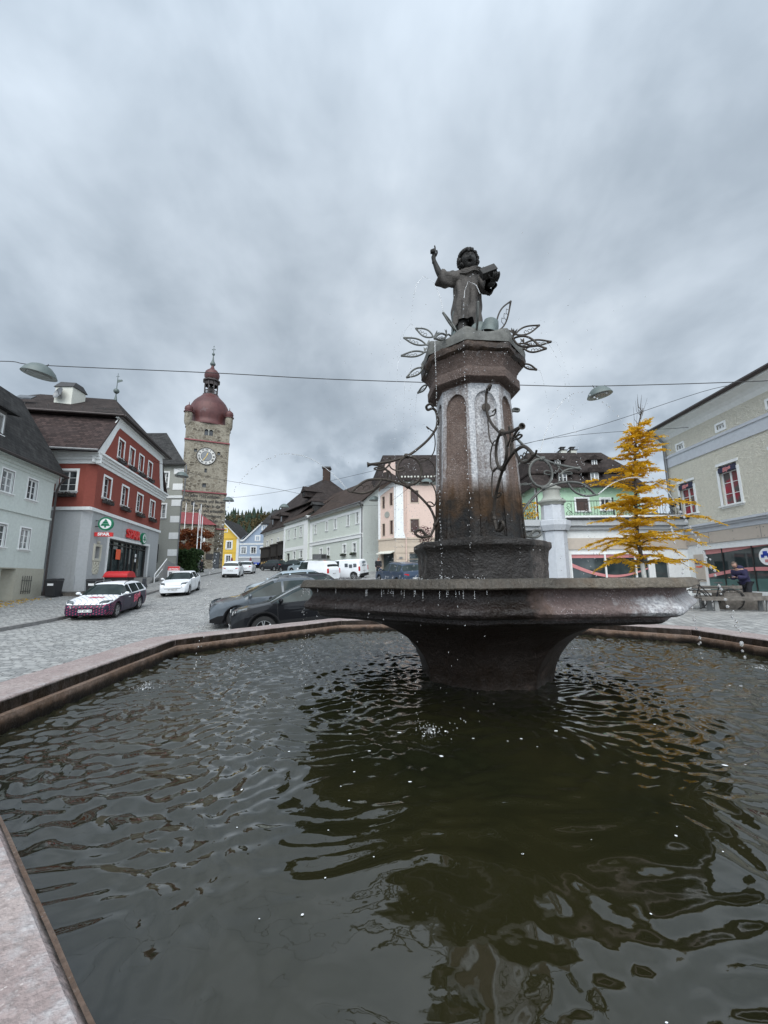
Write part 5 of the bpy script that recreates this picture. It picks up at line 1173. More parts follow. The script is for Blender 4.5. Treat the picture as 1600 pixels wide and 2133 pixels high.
# ---------------------------------------------------------------- the fountain
FC = Vector((1.111, 4.70, 0)); BET = 13.3; WZ = 0.55
def dA(a):
    """unit vector at angle a round the fountain axis, 0 = towards the viewer, + = to the right"""
    q = R(256.7 + a); return Vector((math.cos(q), math.sin(q), 0))
PHI = -4.0
def octpts(Rc, per=6, bev=0.012):
    """points of a slightly worn octagon, circumradius Rc, with (x, y, angle)"""
    out = []
    for k in range(8):
        a = dA(PHI + 45 * k) * Rc; b = dA(PHI + 45 * (k + 1)) * Rc
        for f in [bev] + [i / per for i in range(1, per)] + [1 - bev]:
            p = a.lerp(b, f); ang = PHI + 45 * (k + f)
            out.append((p.x, p.y, (ang + 180) % 360 - 180))
    return out
def octloft(mb, prof, per=6, rough=0.004, bev=0.012, sm=True, zs=None):
    """prof = [(R, z)]; adds angle and z lists for attributes"""
    n = None; vs = []; ang = []
    for Rc, z in prof:
        P = octpts(max(Rc, 1e-3), per, bev); n = len(P)
        for x, y, a in P:
            d = noise.noise(Vector((x * 6, y * 6, z * 6))) * rough * 1.5 + noise.noise(Vector((x * 21, y * 21, z * 21 + 5))) * rough
            l = max(math.hypot(x, y), 1e-6)
            vs.append((FC.x + x * (1 + d / l), FC.y + y * (1 + d / l), z + d * .5)); ang.append((a, z, Rc))
    fs = [(i * n + k, i * n + (k + 1) % n, (i + 1) * n + (k + 1) % n, (i + 1) * n + k) for i in range(len(prof) - 1) for k in range(n)]
    mb.add(vs, fs, sm); mb.info = getattr(mb, 'info', []) + ang
    return mb
def dense(prof, step=0.05):
    out = []
    for (a, b), (c, d) in zip(prof[:-1], prof[1:]):
        k = max(1, int(math.hypot(c - a, d - b) / step))
        out += [(a + (c - a) * i / k, b + (d - b) * i / k) for i in range(k)]
    return out + [prof[-1]]
def sstep(x, a, b):
    t = min(1, max(0, (x - a) / (b - a))); return t * t * (3 - 2 * t)
FT = thing('fountain', 'octagonal stone fountain with wide basin, broad upper bowl, column and wrought iron water spouts', 'fountain', (FC.x, FC.y, 0.1))
# outer basin wall and coping
m = octloft(MB(), dense([(3.93 / .9239, .1), (3.93 / .9239, .655), (3.935 / .9239, .672), (3.985 / .9239, .676)], .08), 14, .006)
A = {'algae': [0.35 + .55 * (z < .60) for a, z, r in m.info], 'wet': [1.0 - sstep(z, .56, .64) * .75 for a, z, r in m.info], 'lime': [.15 * (z > .645) for a, z, r in m.info]}
m.build('basin_wall', M['basin'], FT, attrs=A)
for k in range(8):
    mm = MB(); vs = []; inf = []
    a0, a1 = PHI + 45 * k, PHI + 45 * (k + 1)
    prof = [(3.975, .60), (3.98, .755), (4.0, .772), (4.40, .775), (4.425, .76), (4.43, .60), (4.43, -1.0)]
    nn = 26
    for ap, z in prof:
        rc = ap / .9239; p0, p1 = dA(a0) * rc, dA(a1) * rc
        for i in range(nn + 1):
            f = .0012 + (1 - .0024) * i / nn; p = p0.lerp(p1, f); d = noise.noise(Vector((p.x * 5, p.y * 5, z * 5))) * .006
            vs.append((FC.x + p.x, FC.y + p.y, z + d)); inf.append((ap, z))
    w_ = nn + 1
    mm.add(vs, [(i * w_ + j, i * w_ + j + 1, (i + 1) * w_ + j + 1, (i + 1) * w_ + j) for i in range(len(prof) - 1) for j in range(nn)], True)
    mm.add([vs[i * w_] for i in range(len(prof))], [tuple(range(len(prof)))]); mm.add([vs[i * w_ + nn] for i in range(len(prof))], [tuple(range(len(prof)))])
    inf = inf + [(4.2, .7)] * (2 * len(prof))
    mm.build('coping', M['rim'], FT, attrs={'algae': [.75 if ap < 3.985 else 0 for ap, z in inf], 'wet': [.75 if ap < 3.985 else 0 for ap, z in inf], 'lime': [.35 if 3.99 < ap < 4.05 else 0 for ap, z in inf]}, sharp=30)
m = MB(); m.poly([(FC.x + x, FC.y + y, .12) for x, y, a in octpts(4.3, 1)]); m.build('basin_floor', M['basin'], FT)

# upper bowl: lip, cove and heavy torus, then the flaring stem
Z = lambda z: EYE + z
lip = dense([(1.90, Z(-.03)), (1.95, Z(-.008)), (2.085, Z(-.004)), (2.10, Z(-.012)), (2.13, Z(-.066)), (2.125, Z(-.074)), (2.06, Z(-.078))], .03)
m = octloft(MB(), lip, 22, .007)
m.build('bowl_lip', M['lip'], FT, attrs={'wet': [.95 - .75 * sstep(a, 2, 26) - .5 * sstep(-a, 80, 120) * 0 for a, z, r in m.info], 'algae': [.35 + .3 * sstep(a, 15, 60) * 0 for a, z, r in m.info], 'lime': [.0 for _ in m.info]})
cove = dense([(2.06, Z(-.076)), (2.03, Z(-.085)), (2.012, Z(-.105)), (2.005, Z(-.13)), (2.012, Z(-.155)), (2.032, Z(-.18)), (2.058, Z(-.20)), (2.075, Z(-.218)), (2.077, Z(-.243)), (2.062, Z(-.262)), (2.03, Z(-.275)), (1.985, Z(-.282)), (1.95, Z(-.284)), (1.945, Z(-.315)), (1.91, Z(-.335)), (1.86, Z(-.345))], .03)
m = octloft(MB(), cove, 22, .006)
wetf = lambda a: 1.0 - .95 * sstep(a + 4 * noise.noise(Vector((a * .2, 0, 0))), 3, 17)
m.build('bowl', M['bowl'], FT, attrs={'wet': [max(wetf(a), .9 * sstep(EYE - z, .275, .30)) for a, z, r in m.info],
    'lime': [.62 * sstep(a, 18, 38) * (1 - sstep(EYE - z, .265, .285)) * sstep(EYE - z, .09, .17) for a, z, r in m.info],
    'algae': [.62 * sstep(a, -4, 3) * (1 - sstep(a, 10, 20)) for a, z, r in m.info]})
stem = dense([(1.88, Z(-.338)), (1.68, Z(-.352)), (1.50, Z(-.378)), (1.32, Z(-.425)), (1.14, Z(-.50)), (1.0, Z(-.585)), (.88, Z(-.685)), (.80, Z(-.79)), (.745, Z(-.90)), (.715, Z(-1.0)), (.71, Z(-1.15)), (.71, Z(-1.5))], .05)
m = octloft(MB(), stem, 12, .004)
m.build('pedestal', M['ped'], FT, attrs={'wet': [1.0 - .35 * sstep(a, 0, 12) for a, z, r in m.info], 'algae': [.35 + .25 * sstep(Z(-.7) - z, 0, .3) for a, z, r in m.info], 'lime': [0.0] * len(m.info)})
m = MB(); m.poly([(FC.x + x, FC.y + y, Z(-.022)) for x, y, a in octpts(2.0, 1)]); m.build('bowl_water', M['water'], FT)
# plinth on the bowl
pl = dense([(.74, Z(-.1)), (.735, Z(.1)), (.735, Z(.24)), (.75, Z(.29)), (.785, Z(.325)), (.79, Z(.335)), (.785, Z(.385)), (.77, Z(.392)), (.6, Z(.40)), (.45, Z(.41))], .04)
m = octloft(MB(), pl, 10, .009, .02)
m.build('plinth', M['plinth'], FT, attrs={'wet': [1.0 - .55 * sstep(a, 38, 48) - .45 * sstep(-a, 46, 60) for a, z, r in m.info], 'algae': [.35] * len(m.info), 'lime': [0.0] * len(m.info)})
# column: eight faces with recessed arched panels between corner strips
zb, zt = Z(.385), Z(2.215)
rows = [zb, zb + .05, zb + .051] + list(np.linspace(zb + .12, Z(1.93), 22)) + [Z(1.93) + .17 * math.sin(q * math.pi / 20) for q in range(1, 11)] + [Z(2.11), zt]
m = MB(); vs = []; inf = []; NP = 13
for z in rows:
    t = (z - zb) / (zt - zb); Rc = .535 - .085 * t ** .85 + .02 * (1 - sstep(t, 0, .03)); ap = Rc * math.cos(math.pi / 8); h = Rc * math.sin(math.pi / 8)
    st = .060 - .012 * t; hw = h - st
    if z > Z(1.93): u = min(1, (z - Z(1.93)) / .172); hw *= math.sqrt(max(0, 1 - u * u))
    if z < zb + .0505: hw = 0
    dp = .034 if hw > 1e-3 else 0
    for k in range(8):
        nrm = dA(PHI + 22.5 + 45 * k); tan = dA(PHI + 22.5 + 45 * k + 90)
        xs = [-h + .004, -h + st * .5, -hw - .001, -hw, -hw * .86, -hw * .5, -hw * .2, hw * .2, hw * .5, hw * .86, hw, hw + .001, h - st * .5]
        ds = [.003, 0, 0, dp * .35, dp * .85, dp, dp, dp, dp, dp * .85, dp * .35, 0, 0]
        for x, d in zip(xs, ds):
            p = nrm * (ap - d) + tan * x
            e_ = noise.noise(Vector((p.x * 14, p.y * 14, z * 14))) * .0035
            vs.append((FC.x + p.x + nrm.x * e_, FC.y + p.y + nrm.y * e_, z)); inf.append(((PHI + 22.5 + 45 * k + 180) % 360 - 180, z, d, t))
n = NP * 8
m.add(vs, [(i * n + k, i * n + (k + 1) % n, (i + 1) * n + (k + 1) % n, (i + 1) * n + k) for i in range(len(rows) - 1) for k in range(n)], True)
def limef(a, t, d):
    base = {-72: .45, -27: .10, 18: .62, 63: .15, 108: .2}.get(int(round(a + .4)) if False else min((-72, -27, 18, 63, 108), key=lambda q: abs(q - a)), .2)
    return .88 * (base + (.36 if d < .0031 else .1 if d < .012 else 0)) * (.9 + .3 * sstep(t, .3, .9)) * sstep(t, .16, .40)
m.build('column', M['col'], FT, attrs={'lime': [limef(a, t, d) for a, z, d, t in inf], 'algae': [.9 * (1 - sstep(t, .18, .56)) + .0 for a, z, d, t in inf], 'wet': [.9 * (1 - sstep(t, .0, .30)) for a, z, d, t in inf]}, sharp=28)
# capital
cp = dense([(.44, Z(2.17)), (.46, Z(2.21)), (.50, Z(2.215)), (.555, Z(2.225)), (.565, Z(2.235)), (.565, Z(2.335)), (.555, Z(2.35)), (.53, Z(2.355)), (.54, Z(2.42)), (.575, Z(2.49)), (.60, Z(2.515))], .035)
m = octloft(MB(), cp, 6, .004); cpp = m
m.build('capital', M['cap'], FT, attrs={'lime': [.10 + .12 * (abs(a - 18) < 23) for a, z, r in m.info], 'algae': [0.0] * len(m.info), 'wet': [.0] * len(m.info)})
co_ = dense([(.60, Z(2.512)), (.64, Z(2.54)), (.645, Z(2.60)), (.63, Z(2.65)), (.60, Z(2.68)), (.3, Z(2.70)), (.02, Z(2.70))], .03)
m = octloft(MB(), co_, 10, .013, .03)
m.build('cornice', M['cap'], FT, attrs={'algae': [.6] * len(m.info), 'wet': [.55] * len(m.info), 'lime': [.1] * len(m.info)})
# sheet metal apron with a waved upper edge
m = MB(); vs = []; P = octpts(.645, 12, .02); n = len(P)
for i, (ro, zz) in enumerate(((1.0, 2.615), (1.012, 2.67), (1.0, 2.72), (.985, None), (.975, None), (.6, None))):
    for j, (x, y, a) in enumerate(P):
        wv = 2.755 + .028 * math.cos(R((a - PHI) * 8))
        z = zz if zz else (wv if i == 3 else wv - (.004 if i == 4 else -.01))
        vs.append((FC.x + x * ro, FC.y + y * ro, Z(z)))
m.add(vs, [(i * n + k, i * n + (k + 1) % n, (i + 1) * n + (k + 1) % n, (i + 1) * n + k) for i in range(5) for k in range(n)], True)
m.build('metal_apron', M['copper'], FT, sharp=35)
m = MB(); m.tube([(vs[3 * n + k][0] * 1.0, vs[3 * n + k][1], vs[3 * n + k][2] - .035) for k in range(n)] + [(vs[3 * n][0], vs[3 * n][1], vs[3 * n][2] - .035)], .006, 5); m.build('apron_seam', M['dark'], FT)

# wrought iron brackets, one on every second face
def smooth(pts, k=6):
    P = [Vector(p) for p in pts]; out = []
    for i in range(len(P) - 1):
        p0, p1, p2, p3 = P[max(0, i - 1)], P[i], P[i + 1], P[min(len(P) - 1, i + 2)]
        for j in range(k):
            t = j / k
            out.append(.5 * ((2 * p1) + (-p0 + p2) * t + (2 * p0 - 5 * p1 + 4 * p2 - p3) * t * t + (-p0 + 3 * p1 - 3 * p2 + p3) * t ** 3))
    return out + [P[-1]]
def bracket(ang, mat):
    d = dA(ang); s_ = dA(ang + 90)
    W_ = lambda r, z, q=0.0: FC + d * r + s_ * q + Vector((0, 0, z))
    root = None; m = MB(); T_ = lambda pts, r, n=8: m.tube(smooth([W_(*p) for p in pts]), r, n)
    low = [(.66, 2.09), (.72, 2.11), (.73, 2.15), (.68, 2.16), (.60, 2.11), (.62, 2.07), (.57, 2.10), (.52, 2.22), (.53, 2.32), (.59, 2.44), (.73, 2.59), (.84, 2.67), (1.02, 2.735), (1.16, 2.755), (1.31, 2.74), (1.42, 2.67), (1.485, 2.60)]
    low[0:6] = [(.62, 2.09), (.68, 2.155), (.74, 2.15), (.75, 2.11), (.69, 2.075), (.60, 2.085)]
    m.tube(smooth([W_(*p) for p in low]), .0155, 8)
    T_([(1.14, 2.77), (1.17, 2.70), (1.25, 2.62), (1.37, 2.585), (1.485, 2.60)], .0135)
    for r0 in (1.22, 1.29, 1.36): T_([(r0, 2.625), (r0 - .005, 2.665), (r0 + .03, 2.68), (r0 + .055, 2.655)], .005, 5)
    T_([(1.48, 2.60), (1.515, 2.60), (1.545, 2.63)], .009, 6)
    T_([(.50, 3.66, .02), (.54, 3.70, .03), (.585, 3.68, .0), (.565, 3.645, -.02), (.51, 3.655, .0), (.47, 3.62), (.455, 3.52), (.475, 3.40), (.57, 3.26), (.73, 3.115), (.84, 3.045), (1.04, 2.975), (1.29, 2.93)], .0155)
    m.lathe([(.014, -.05), (.018, -.01), (.03, .012), (.032, .02), (.02, .02)], W_(1.29, 2.93), 12, axis=d + Vector((0, 0, -.1)))
    m.tube([W_(.81 + .145 * math.cos(q * .2618), 2.865 + .175 * math.sin(q * .2618)) for q in range(25)], .0155, 8, cap=False)
    for r, z in ((.84, 3.045), (.83, 2.675)): m.ball(W_(r, z), .032, 8, 6); m.tube([W_(r - .03, z - .01), W_(r + .03, z + .01)], .024, 8)
    # thin tendrils
    T_([(.57, 3.38, .02), (.60, 3.40, .05), (.55, 3.36, .05), (.50, 3.34, .0), (.49, 3.2), (.52, 3.08), (.60, 3.0), (.68, 2.975), (.70, 3.0), (.64, 3.025), (.57, 3.0), (.51, 2.92), (.50, 2.8), (.55, 2.72), (.62, 2.715), (.70, 2.74)], .0075, 6)
    T_([(.70, 2.70, .03), (.62, 2.73), (.55, 2.71), (.505, 2.62), (.50, 2.5), (.53, 2.44), (.59, 2.44, .04), (.62, 2.47, .05), (.57, 2.48, .04), (.52, 2.45)], .0075, 6)
    T_([(.95, 2.88), (.89, 2.90, .02), (.87, 2.87, .03), (.92, 2.85, .02), (.99, 2.87), (1.04, 2.91), (1.06, 3.0), (1.035, 3.03), (1.03, 2.97), (1.08, 2.9), (1.13, 2.885), (1.2, 2.89, .02), (1.23, 2.87, .03), (1.17, 2.86, .02), (1.10, 2.87), (1.04, 2.84), (1.03, 2.76), (1.02, 2.72)], .009, 6)
    T_([(1.08, 2.755), (1.075, 2.84), (1.09, 2.88), (1.16, 2.915), (1.25, 2.93)], .0115, 6)
    T_([(.52, 2.20), (.49, 2.26), (.47, 2.30)], .014, 6); T_([(.46, 3.5), (.44, 3.5)], .02, 6)
    m.ball(W_(.515, 2.22), .03, 8, 6)
    b_ = m.build('iron_bracket', mat, FT)
    MB().lathe([(.0, 0), (.05, .0), (.05, .012), (.0, .02)], W_(.44, 3.49), 12, axis=d).build('wall_plate', mat, b_)
for a, mt in ((-72.5 + 1, M['iron']), (18.5, M['iron']), (108.5, M['irongrey']), (198.5, M['irongrey'])): bracket(a, mt)

# fish shaped spouts round the top
FISH = [((0.896, 4.30, 4.40), (0.70, 4.20, 4.62)), ((0.762, 5.06, 4.84), (0.48, 5.29, 5.16)), ((0.779, 4.30, 4.41), (0.575, 4.08, 4.225)),
    ((0.64, 4.80, 4.57), (0.284, 4.896, 4.759)), ((0.60, 4.683, 4.43), (0.237, 4.671, 4.369)), ((0.56, 4.69, 4.25), (0.299, 4.672, 4.078)),
    ((0.62, 5.0, 4.17), (0.481, 5.195, 4.126)), ((1.50, 5.10, 4.85), (1.907, 5.392, 5.659)), ((1.66, 4.848, 4.73), (2.114, 4.954, 4.966)),
    ((1.68, 4.60, 4.475), (2.068, 4.549, 4.469)), ((1.44, 4.27, 4.36), (1.643, 3.90, 4.02)), ((1.65, 4.48, 4.33), (1.895, 4.305, 4.23)),
    ((1.70, 4.667, 4.26), (1.906, 4.649, 4.156)), ((1.055, 4.15, 4.28), (1.036, 3.93, 4.55))]
for a, b in FISH:
    a, b = Vector(a), Vector(b); ax_ = b - a; L = ax_.length; ax_.normalize()
    hor = Vector((a.x - FC.x, a.y - FC.y, 0)).normalized(); side = hor.cross(Vector((0, 0, 1))).normalized()
    upv = side.cross(ax_).normalized()
    if upv.z < 0: upv = -upv
    P = lambda f, h, q=0.0: a + ax_ * (L * f) + upv * (L * h) + side * q
    hgt = .098 if L > .35 else .13
    m = MB()
    for sg in (1, -1):
        m.tube([P(.22 + .78 * t / 12, sg * hgt * math.sin(math.pi * (t / 12) ** .85)) for t in range(13)], [.0115] * 11 + [.013, .015], 7)
    m.tube(smooth([a - hor * .12 - Vector((0, 0, .03)), a, P(.22, 0)]), .0105, 7)
    m.slab([P(.20, .0, -.002), P(.10, .11, -.002), P(.08, .19, -.002), P(.15, .14, -.002), P(.20, .20, -.002), P(.21, .09, -.002)], side * .004)
    for f in (.5, .62, .74): m.tube([P(f, -hgt * .8), P(f - .02, -.02), P(f + .04, .01), P(f + .08, -.03)], .004, 5)
    m.ball(P(1.0, 0), .016, 7, 5)
    m.build('fish_spout', M['irongrey'] if a.z < 4.9 and a.x < 1.4 else M['iron'], FT)
# ---------------------------------------------------------------- bronze statue of a child
ST = thing('statue', 'dark bronze statue of a robed child raising one finger and holding a book', 'statue', (1.11, 4.7, 4.36))
def skin_obj(name, verts, edges, rad, mat, parent, sub=2):
    me = bpy.data.meshes.new(name); me.from_pydata(verts, edges, []); o = bpy.data.objects.new(name, me); COL.objects.link(o)
    md = o.modifiers.new('s', 'SKIN'); md.use_smooth_shade = True
    for v, r in zip(me.skin_vertices[0].data, rad): v.radius = (r, r) if not isinstance(r, tuple) else r
    me.skin_vertices[0].data[0].use_root = True
    s2 = o.modifiers.new('u', 'SUBSURF'); s2.levels = sub; s2.render_levels = sub
    dg = bpy.context.evaluated_depsgraph_get(); nm = bpy.data.meshes.new_from_object(o.evaluated_get(dg))
    mb = MB(); mb.add([v.co[:] for v in nm.vertices], [tuple(p.vertices) for p in nm.polygons], True)
    bpy.data.objects.remove(o); bpy.data.meshes.remove(me); bpy.data.meshes.remove(nm)
    return mb
V = [(1.10, 4.70, 4.98), (1.11, 4.70, 5.2), (1.11, 4.70, 5.42), (1.12, 4.69, 5.54), (1.125, 4.68, 5.62),
     (.96, 4.68, 5.47), (.76, 4.66, 5.475), (.715, 4.65, 5.58), (.672, 4.64, 5.70), (.668, 4.635, 5.765),
     (1.27, 4.68, 5.45), (1.335, 4.60, 5.28), (1.36, 4.48, 5.21), (1.375, 4.42, 5.21),
     (1.02, 4.69, 4.9), (1.0, 4.66, 4.65), (.99, 4.68, 4.42), (.985, 4.60, 4.385), (1.19, 4.70, 4.9), (1.20, 4.69, 4.65), (1.20, 4.71, 4.42), (1.21, 4.62, 4.385)]
Eg = [(0, 1), (1, 2), (2, 3), (3, 4), (2, 5), (5, 6), (6, 7), (7, 8), (8, 9), (2, 10), (10, 11), (11, 12), (12, 13), (0, 14), (14, 15), (15, 16), (16, 17), (0, 18), (18, 19), (19, 20), (20, 21)]
rad = [.12, .13, .13, .065, .06, .075, .05, .04, .028, .033, .075, .05, .04, .034, .085, .065, .045, .035, .085, .065, .045, .035]
mb = skin_obj('body', V, Eg, rad, None, ST)
# raised hand: pointing index, curled fingers, thumb
def chain(mb, pts, r0, r1): mb.tube(smooth(pts, 4), [r0 + (r1 - r0) * i / (len(pts) * 4 - 4) for i in range(len(pts) * 4 - 3)], 7)
chain(mb, [(.685, 4.63, 5.775), (.692, 4.628, 5.83), (.692, 4.63, 5.875), (.688, 4.632, 5.905)], .0125, .009)
for i, dx in enumerate((-.004, -.020, -.034)):
    x = .675 + dx; chain(mb, [(x, 4.632, 5.785), (x - .004, 4.612, 5.825 - .006 * i), (x + .002, 4.588, 5.815 - .006 * i), (x + .006, 4.592, 5.782 - .004 * i)], .012, .0095)
chain(mb, [(.695, 4.625, 5.745), (.712, 4.605, 5.775), (.705, 4.588, 5.80)], .013, .010)
# other hand holding the book from below
for i in range(4): x = 1.345 + .022 * i; chain(mb, [(x, 4.43, 5.215), (x + .008, 4.375, 5.222), (x + .010, 4.345, 5.245), (x + .008, 4.35, 5.275)], .0135, .010)
chain(mb, [(1.36, 4.43, 5.225), (1.315, 4.39, 5.24), (1.295, 4.37, 5.265)], .014, .011)
mb.tube([(.674, 4.641, 5.66), (.674, 4.637, 5.72), (.676, 4.632, 5.79)], [.027, .025, .026], 10)
# head with a face turned slightly down to the square
Hc = Vector((1.125, 4.665, 5.70)); seg, rg_ = 40, 30; vs = []
for i in range(rg_ + 1):
    th = math.pi * i / rg_
    for k in range(seg):
        ph = 2 * math.pi * k / seg; d = Vector((math.sin(th) * math.sin(ph), -math.sin(th) * math.cos(ph), math.cos(th)))
        fx, fz = d.x, d.z; front = max(0, -d.y); g_ = lambda x0, z0, sx, sz: math.exp(-((fx - x0) / sx) ** 2 - ((fz - z0) / sz) ** 2) * (front > 0)
        r = .111
        r += .020 * g_(0, -.12, .12, .20) + .016 * g_(0, -.22, .16, .09)            # nose
        r -= .022 * (g_(-.34, .12, .18, .12) + g_(.34, .12, .18, .12))              # eye sockets
        r += .006 * (g_(-.34, .12, .09, .05) + g_(.34, .12, .09, .05)) + .008 * (g_(-.34, .30, .22, .07) + g_(.34, .30, .22, .07))
        r += .010 * (g_(-.5, -.25, .22, .2) + g_(.5, -.25, .22, .2))                # cheeks
        r += .010 * (g_(0, -.44, .22, .05) + g_(0, -.70, .2, .06)) - .045 * g_(0, -.57, .16, .085)   # lips and open mouth
        r += .014 * g_(0, -.88, .25, .12)                                           # chin
        vs.append(Hc + Vector((d.x * r * .96, d.y * r, d.z * r * 1.12)))
mb.add(vs, [(i * seg + k, (i + 1) * seg + k, (i + 1) * seg + (k + 1) % seg, i * seg + (k + 1) % seg) for i in range(rg_) for k in range(seg)], True)
for sx in (-1, 1): mb.ball(Hc + Vector((sx * .115, .01, -.01)), .03, 8, 6, (.4, .8, 1.2))
body = mb.build('body', M['bronze'], ST)
m = MB(); rr = random.Random(8)
for _ in range(190):
    d = Vector((rr.gauss(0, 1), rr.gauss(0, 1) + .35, rr.gauss(0, 1) + .35)).normalized()
    if d.y < -.35 and d.z < .50: continue
    if d.z < -.75: continue
    p = Hc + Vector((d.x * .113, d.y * .117, d.z * .130)); q = Vector((rr.gauss(0, 1), rr.gauss(0, 1), -1.0)).normalized()
    q = (q - d * q.dot(d)).normalized(); w_ = d.cross(q); L = rr.uniform(.035, .06)
    m.tube(smooth([p - q * L * .5, p + d * .018 + w_ * .012, p + q * L * .5 + d * .006, p + q * L * .75 + d * .016 - w_ * .014], 3), [.012, .017, .019, .021, .021, .020, .018, .015, .010, .005], 6)
m.build('hair', M['bronze'], ST)
# robe with folds, ragged hem, wide sleeves
m = MB(); prof = [(4.78, 1.085, .190, .15), (4.90, 1.085, .185, .148), (5.0, 1.085, .182, .146), (5.1, 1.09, .176, .143), (5.2, 1.10, .172, .14), (5.3, 1.105, .178, .14), (5.4, 1.11, .178, .135), (5.47, 1.115, .185, .125), (5.52, 1.12, .165, .11), (5.56, 1.125, .115, .09), (5.585, 1.125, .085, .075)]
n = 72; vs = []
pz = np.array([p[0] for p in prof]); rows = list(np.linspace(4.78, 5.585, 28))
for j, z in enumerate(rows):
    cx_, wx, wy = (np.interp(z, pz, [p[i] for p in prof]) for i in (1, 2, 3))
    k_ = 1 - sstep(z, 5.0, 5.5)
    for k in range(n):
        a = 2 * math.pi * k / n
        f = 1 + (.026 + .10 * k_) * math.sin(a * 9 + 2.2 * math.sin(z * 7)) * .7 + .045 * k_ * math.sin(a * 15 + z * 5)
        zz = z
        if j == 0: zz = z + .05 * math.sin(a * 3 + .6) + .045 * math.sin(a * 7) + (.07 if -2.3 < a - 2 * math.pi < -1.85 else 0)
        vs.append((cx_ + wx * f * math.cos(a), 4.70 + wy * f * math.sin(a), zz))
m.add(vs, [(i * n + k, i * n + (k + 1) % n, (i + 1) * n + (k + 1) % n, (i + 1) * n + k) for i in range(len(rows) - 1) for k in range(n)], True)
def sleeve(m, pts, rr0, flare, seedp=0.0):
    P = smooth(pts, 5); N = 28; vs = []; ca = None
    for i, p in enumerate(P):
        t = (P[min(i + 1, len(P) - 1)] - P[max(i - 1, 0)]).normalized(); up_ = Vector((0, 0, 1)); up_ = (up_ - t * up_.dot(t)).normalized(); b = t.cross(up_)
        f_ = i / (len(P) - 1); r0 = rr0[0] + (rr0[1] - rr0[0]) * f_
        for k in range(N):
            a = 2 * math.pi * k / N; w = 1 + .10 * math.sin(a * 5 + f_ * 9 + seedp) * (.4 + f_) + .06 * math.sin(f_ * 26 + a * 2)
            sag = 1 + flare * f_ * max(0, -math.sin(a))
            vs.append(p + (b * math.cos(a) + up_ * math.sin(a) * sag) * r0 * w)
    m.add(vs, [(i * N + k, i * N + (k + 1) % N, (i + 1) * N + (k + 1) % N, (i + 1) * N + k) for i in range(len(P) - 1) for k in range(N)], True)
sleeve(m, [(1.02, 4.69, 5.47), (.92, 4.68, 5.455), (.82, 4.67, 5.455), (.735, 4.655, 5.49)], (.095, .078), .75)
sleeve(m, [(1.20, 4.69, 5.47), (1.29, 4.66, 5.38), (1.335, 4.58, 5.29), (1.355, 4.50, 5.23)], (.095, .078), .45, 2.0)
# collar fold thrown over the shoulder
for q in range(3):
    z0 = 5.54 - q * .03; m.tube(smooth([(1.02 - .01 * q, 4.615 - .01 * q, z0 - .01), (1.08, 4.57 - .012 * q, z0 - .045), (1.17, 4.57 - .012 * q, z0 - .005), (1.27 + .008 * q, 4.62, z0 + .02 - .01 * q), (1.31, 4.68, z0 + .03 - .02 * q)], 5), .013, 7)
m.hull([(1.26, 4.66, 5.56), (1.33, 4.68, 5.56), (1.30, 4.74, 5.55), (1.335, 4.70, 5.655), (1.31, 4.69, 5.62)])
m.build('robe', M['bronzelight'], ST, sharp=70)
m = MB(); m.hull([(x, y, z) for x, y in ((.86, 4.70), (.90, 4.60), (.98, 4.72), (.95, 4.84), (.86, 4.82)) for z in (4.36,)] + [(.90, 4.70, 5.0), (.93, 4.66, 4.99), (.95, 4.76, 5.0)]); m.hull([(x, y, 4.36) for x, y in ((1.13, 4.85), (1.33, 4.70), (1.3, 4.9), (1.1, 4.95))] + [(1.22, 4.80, 4.98), (1.28, 4.76, 4.95), (1.18, 4.84, 4.98)]); m.build('robe_train', M['bronzegreen'], ST)
bk = Matrix.Translation((1.305, 4.40, 5.315)) @ Matrix.Rotation(R(-14), 4, 'Y') @ Matrix.Rotation(R(-24), 4, 'X') @ Matrix.Rotation(R(-8), 4, 'Z')
def tbox(mb, Mt, x0, x1, y0, y1, z0, z1):
    k = len(mb.v); mb.box(x0, x1, y0, y1, z0, z1); mb.v[k:] = [tuple(Mt @ Vector(p)) for p in mb.v[k:]]
m = MB(); tbox(m, bk, -.095, .095, -.045, -.036, -.062, .062); tbox(m, bk, -.095, .095, .036, .045, -.062, .062); tbox(m, bk, -.095, -.085, -.045, .045, -.062, .062); b_ = m.build('book', M['bronze'], ST)
m = MB(); tbox(m, bk, -.084, .088, -.035, .035, -.056, .056); m.build('pages', M['bronze'], b_)
m = MB(); m.lathe([(.0, .185), (.05, .18), (.085, .155), (.098, .1), (.105, .02), (.112, .0), (.10, .0), (.09, .06), (.06, .12), (0, .14)], (1.275, 4.42, 4.50), 20, axis=(.22, -.12, 1)); m.build('helmet', M['bronzegreen'], ST, sharp=50)
m = MB(); m.lathe([(0, .012), (.085, .01), (.10, 0), (.085, -.01), (0, -.012)], (1.17, 4.46, 4.60), 20, axis=(-.35, -1, .15)); m.build('disc', M['bronzegreen'], ST)

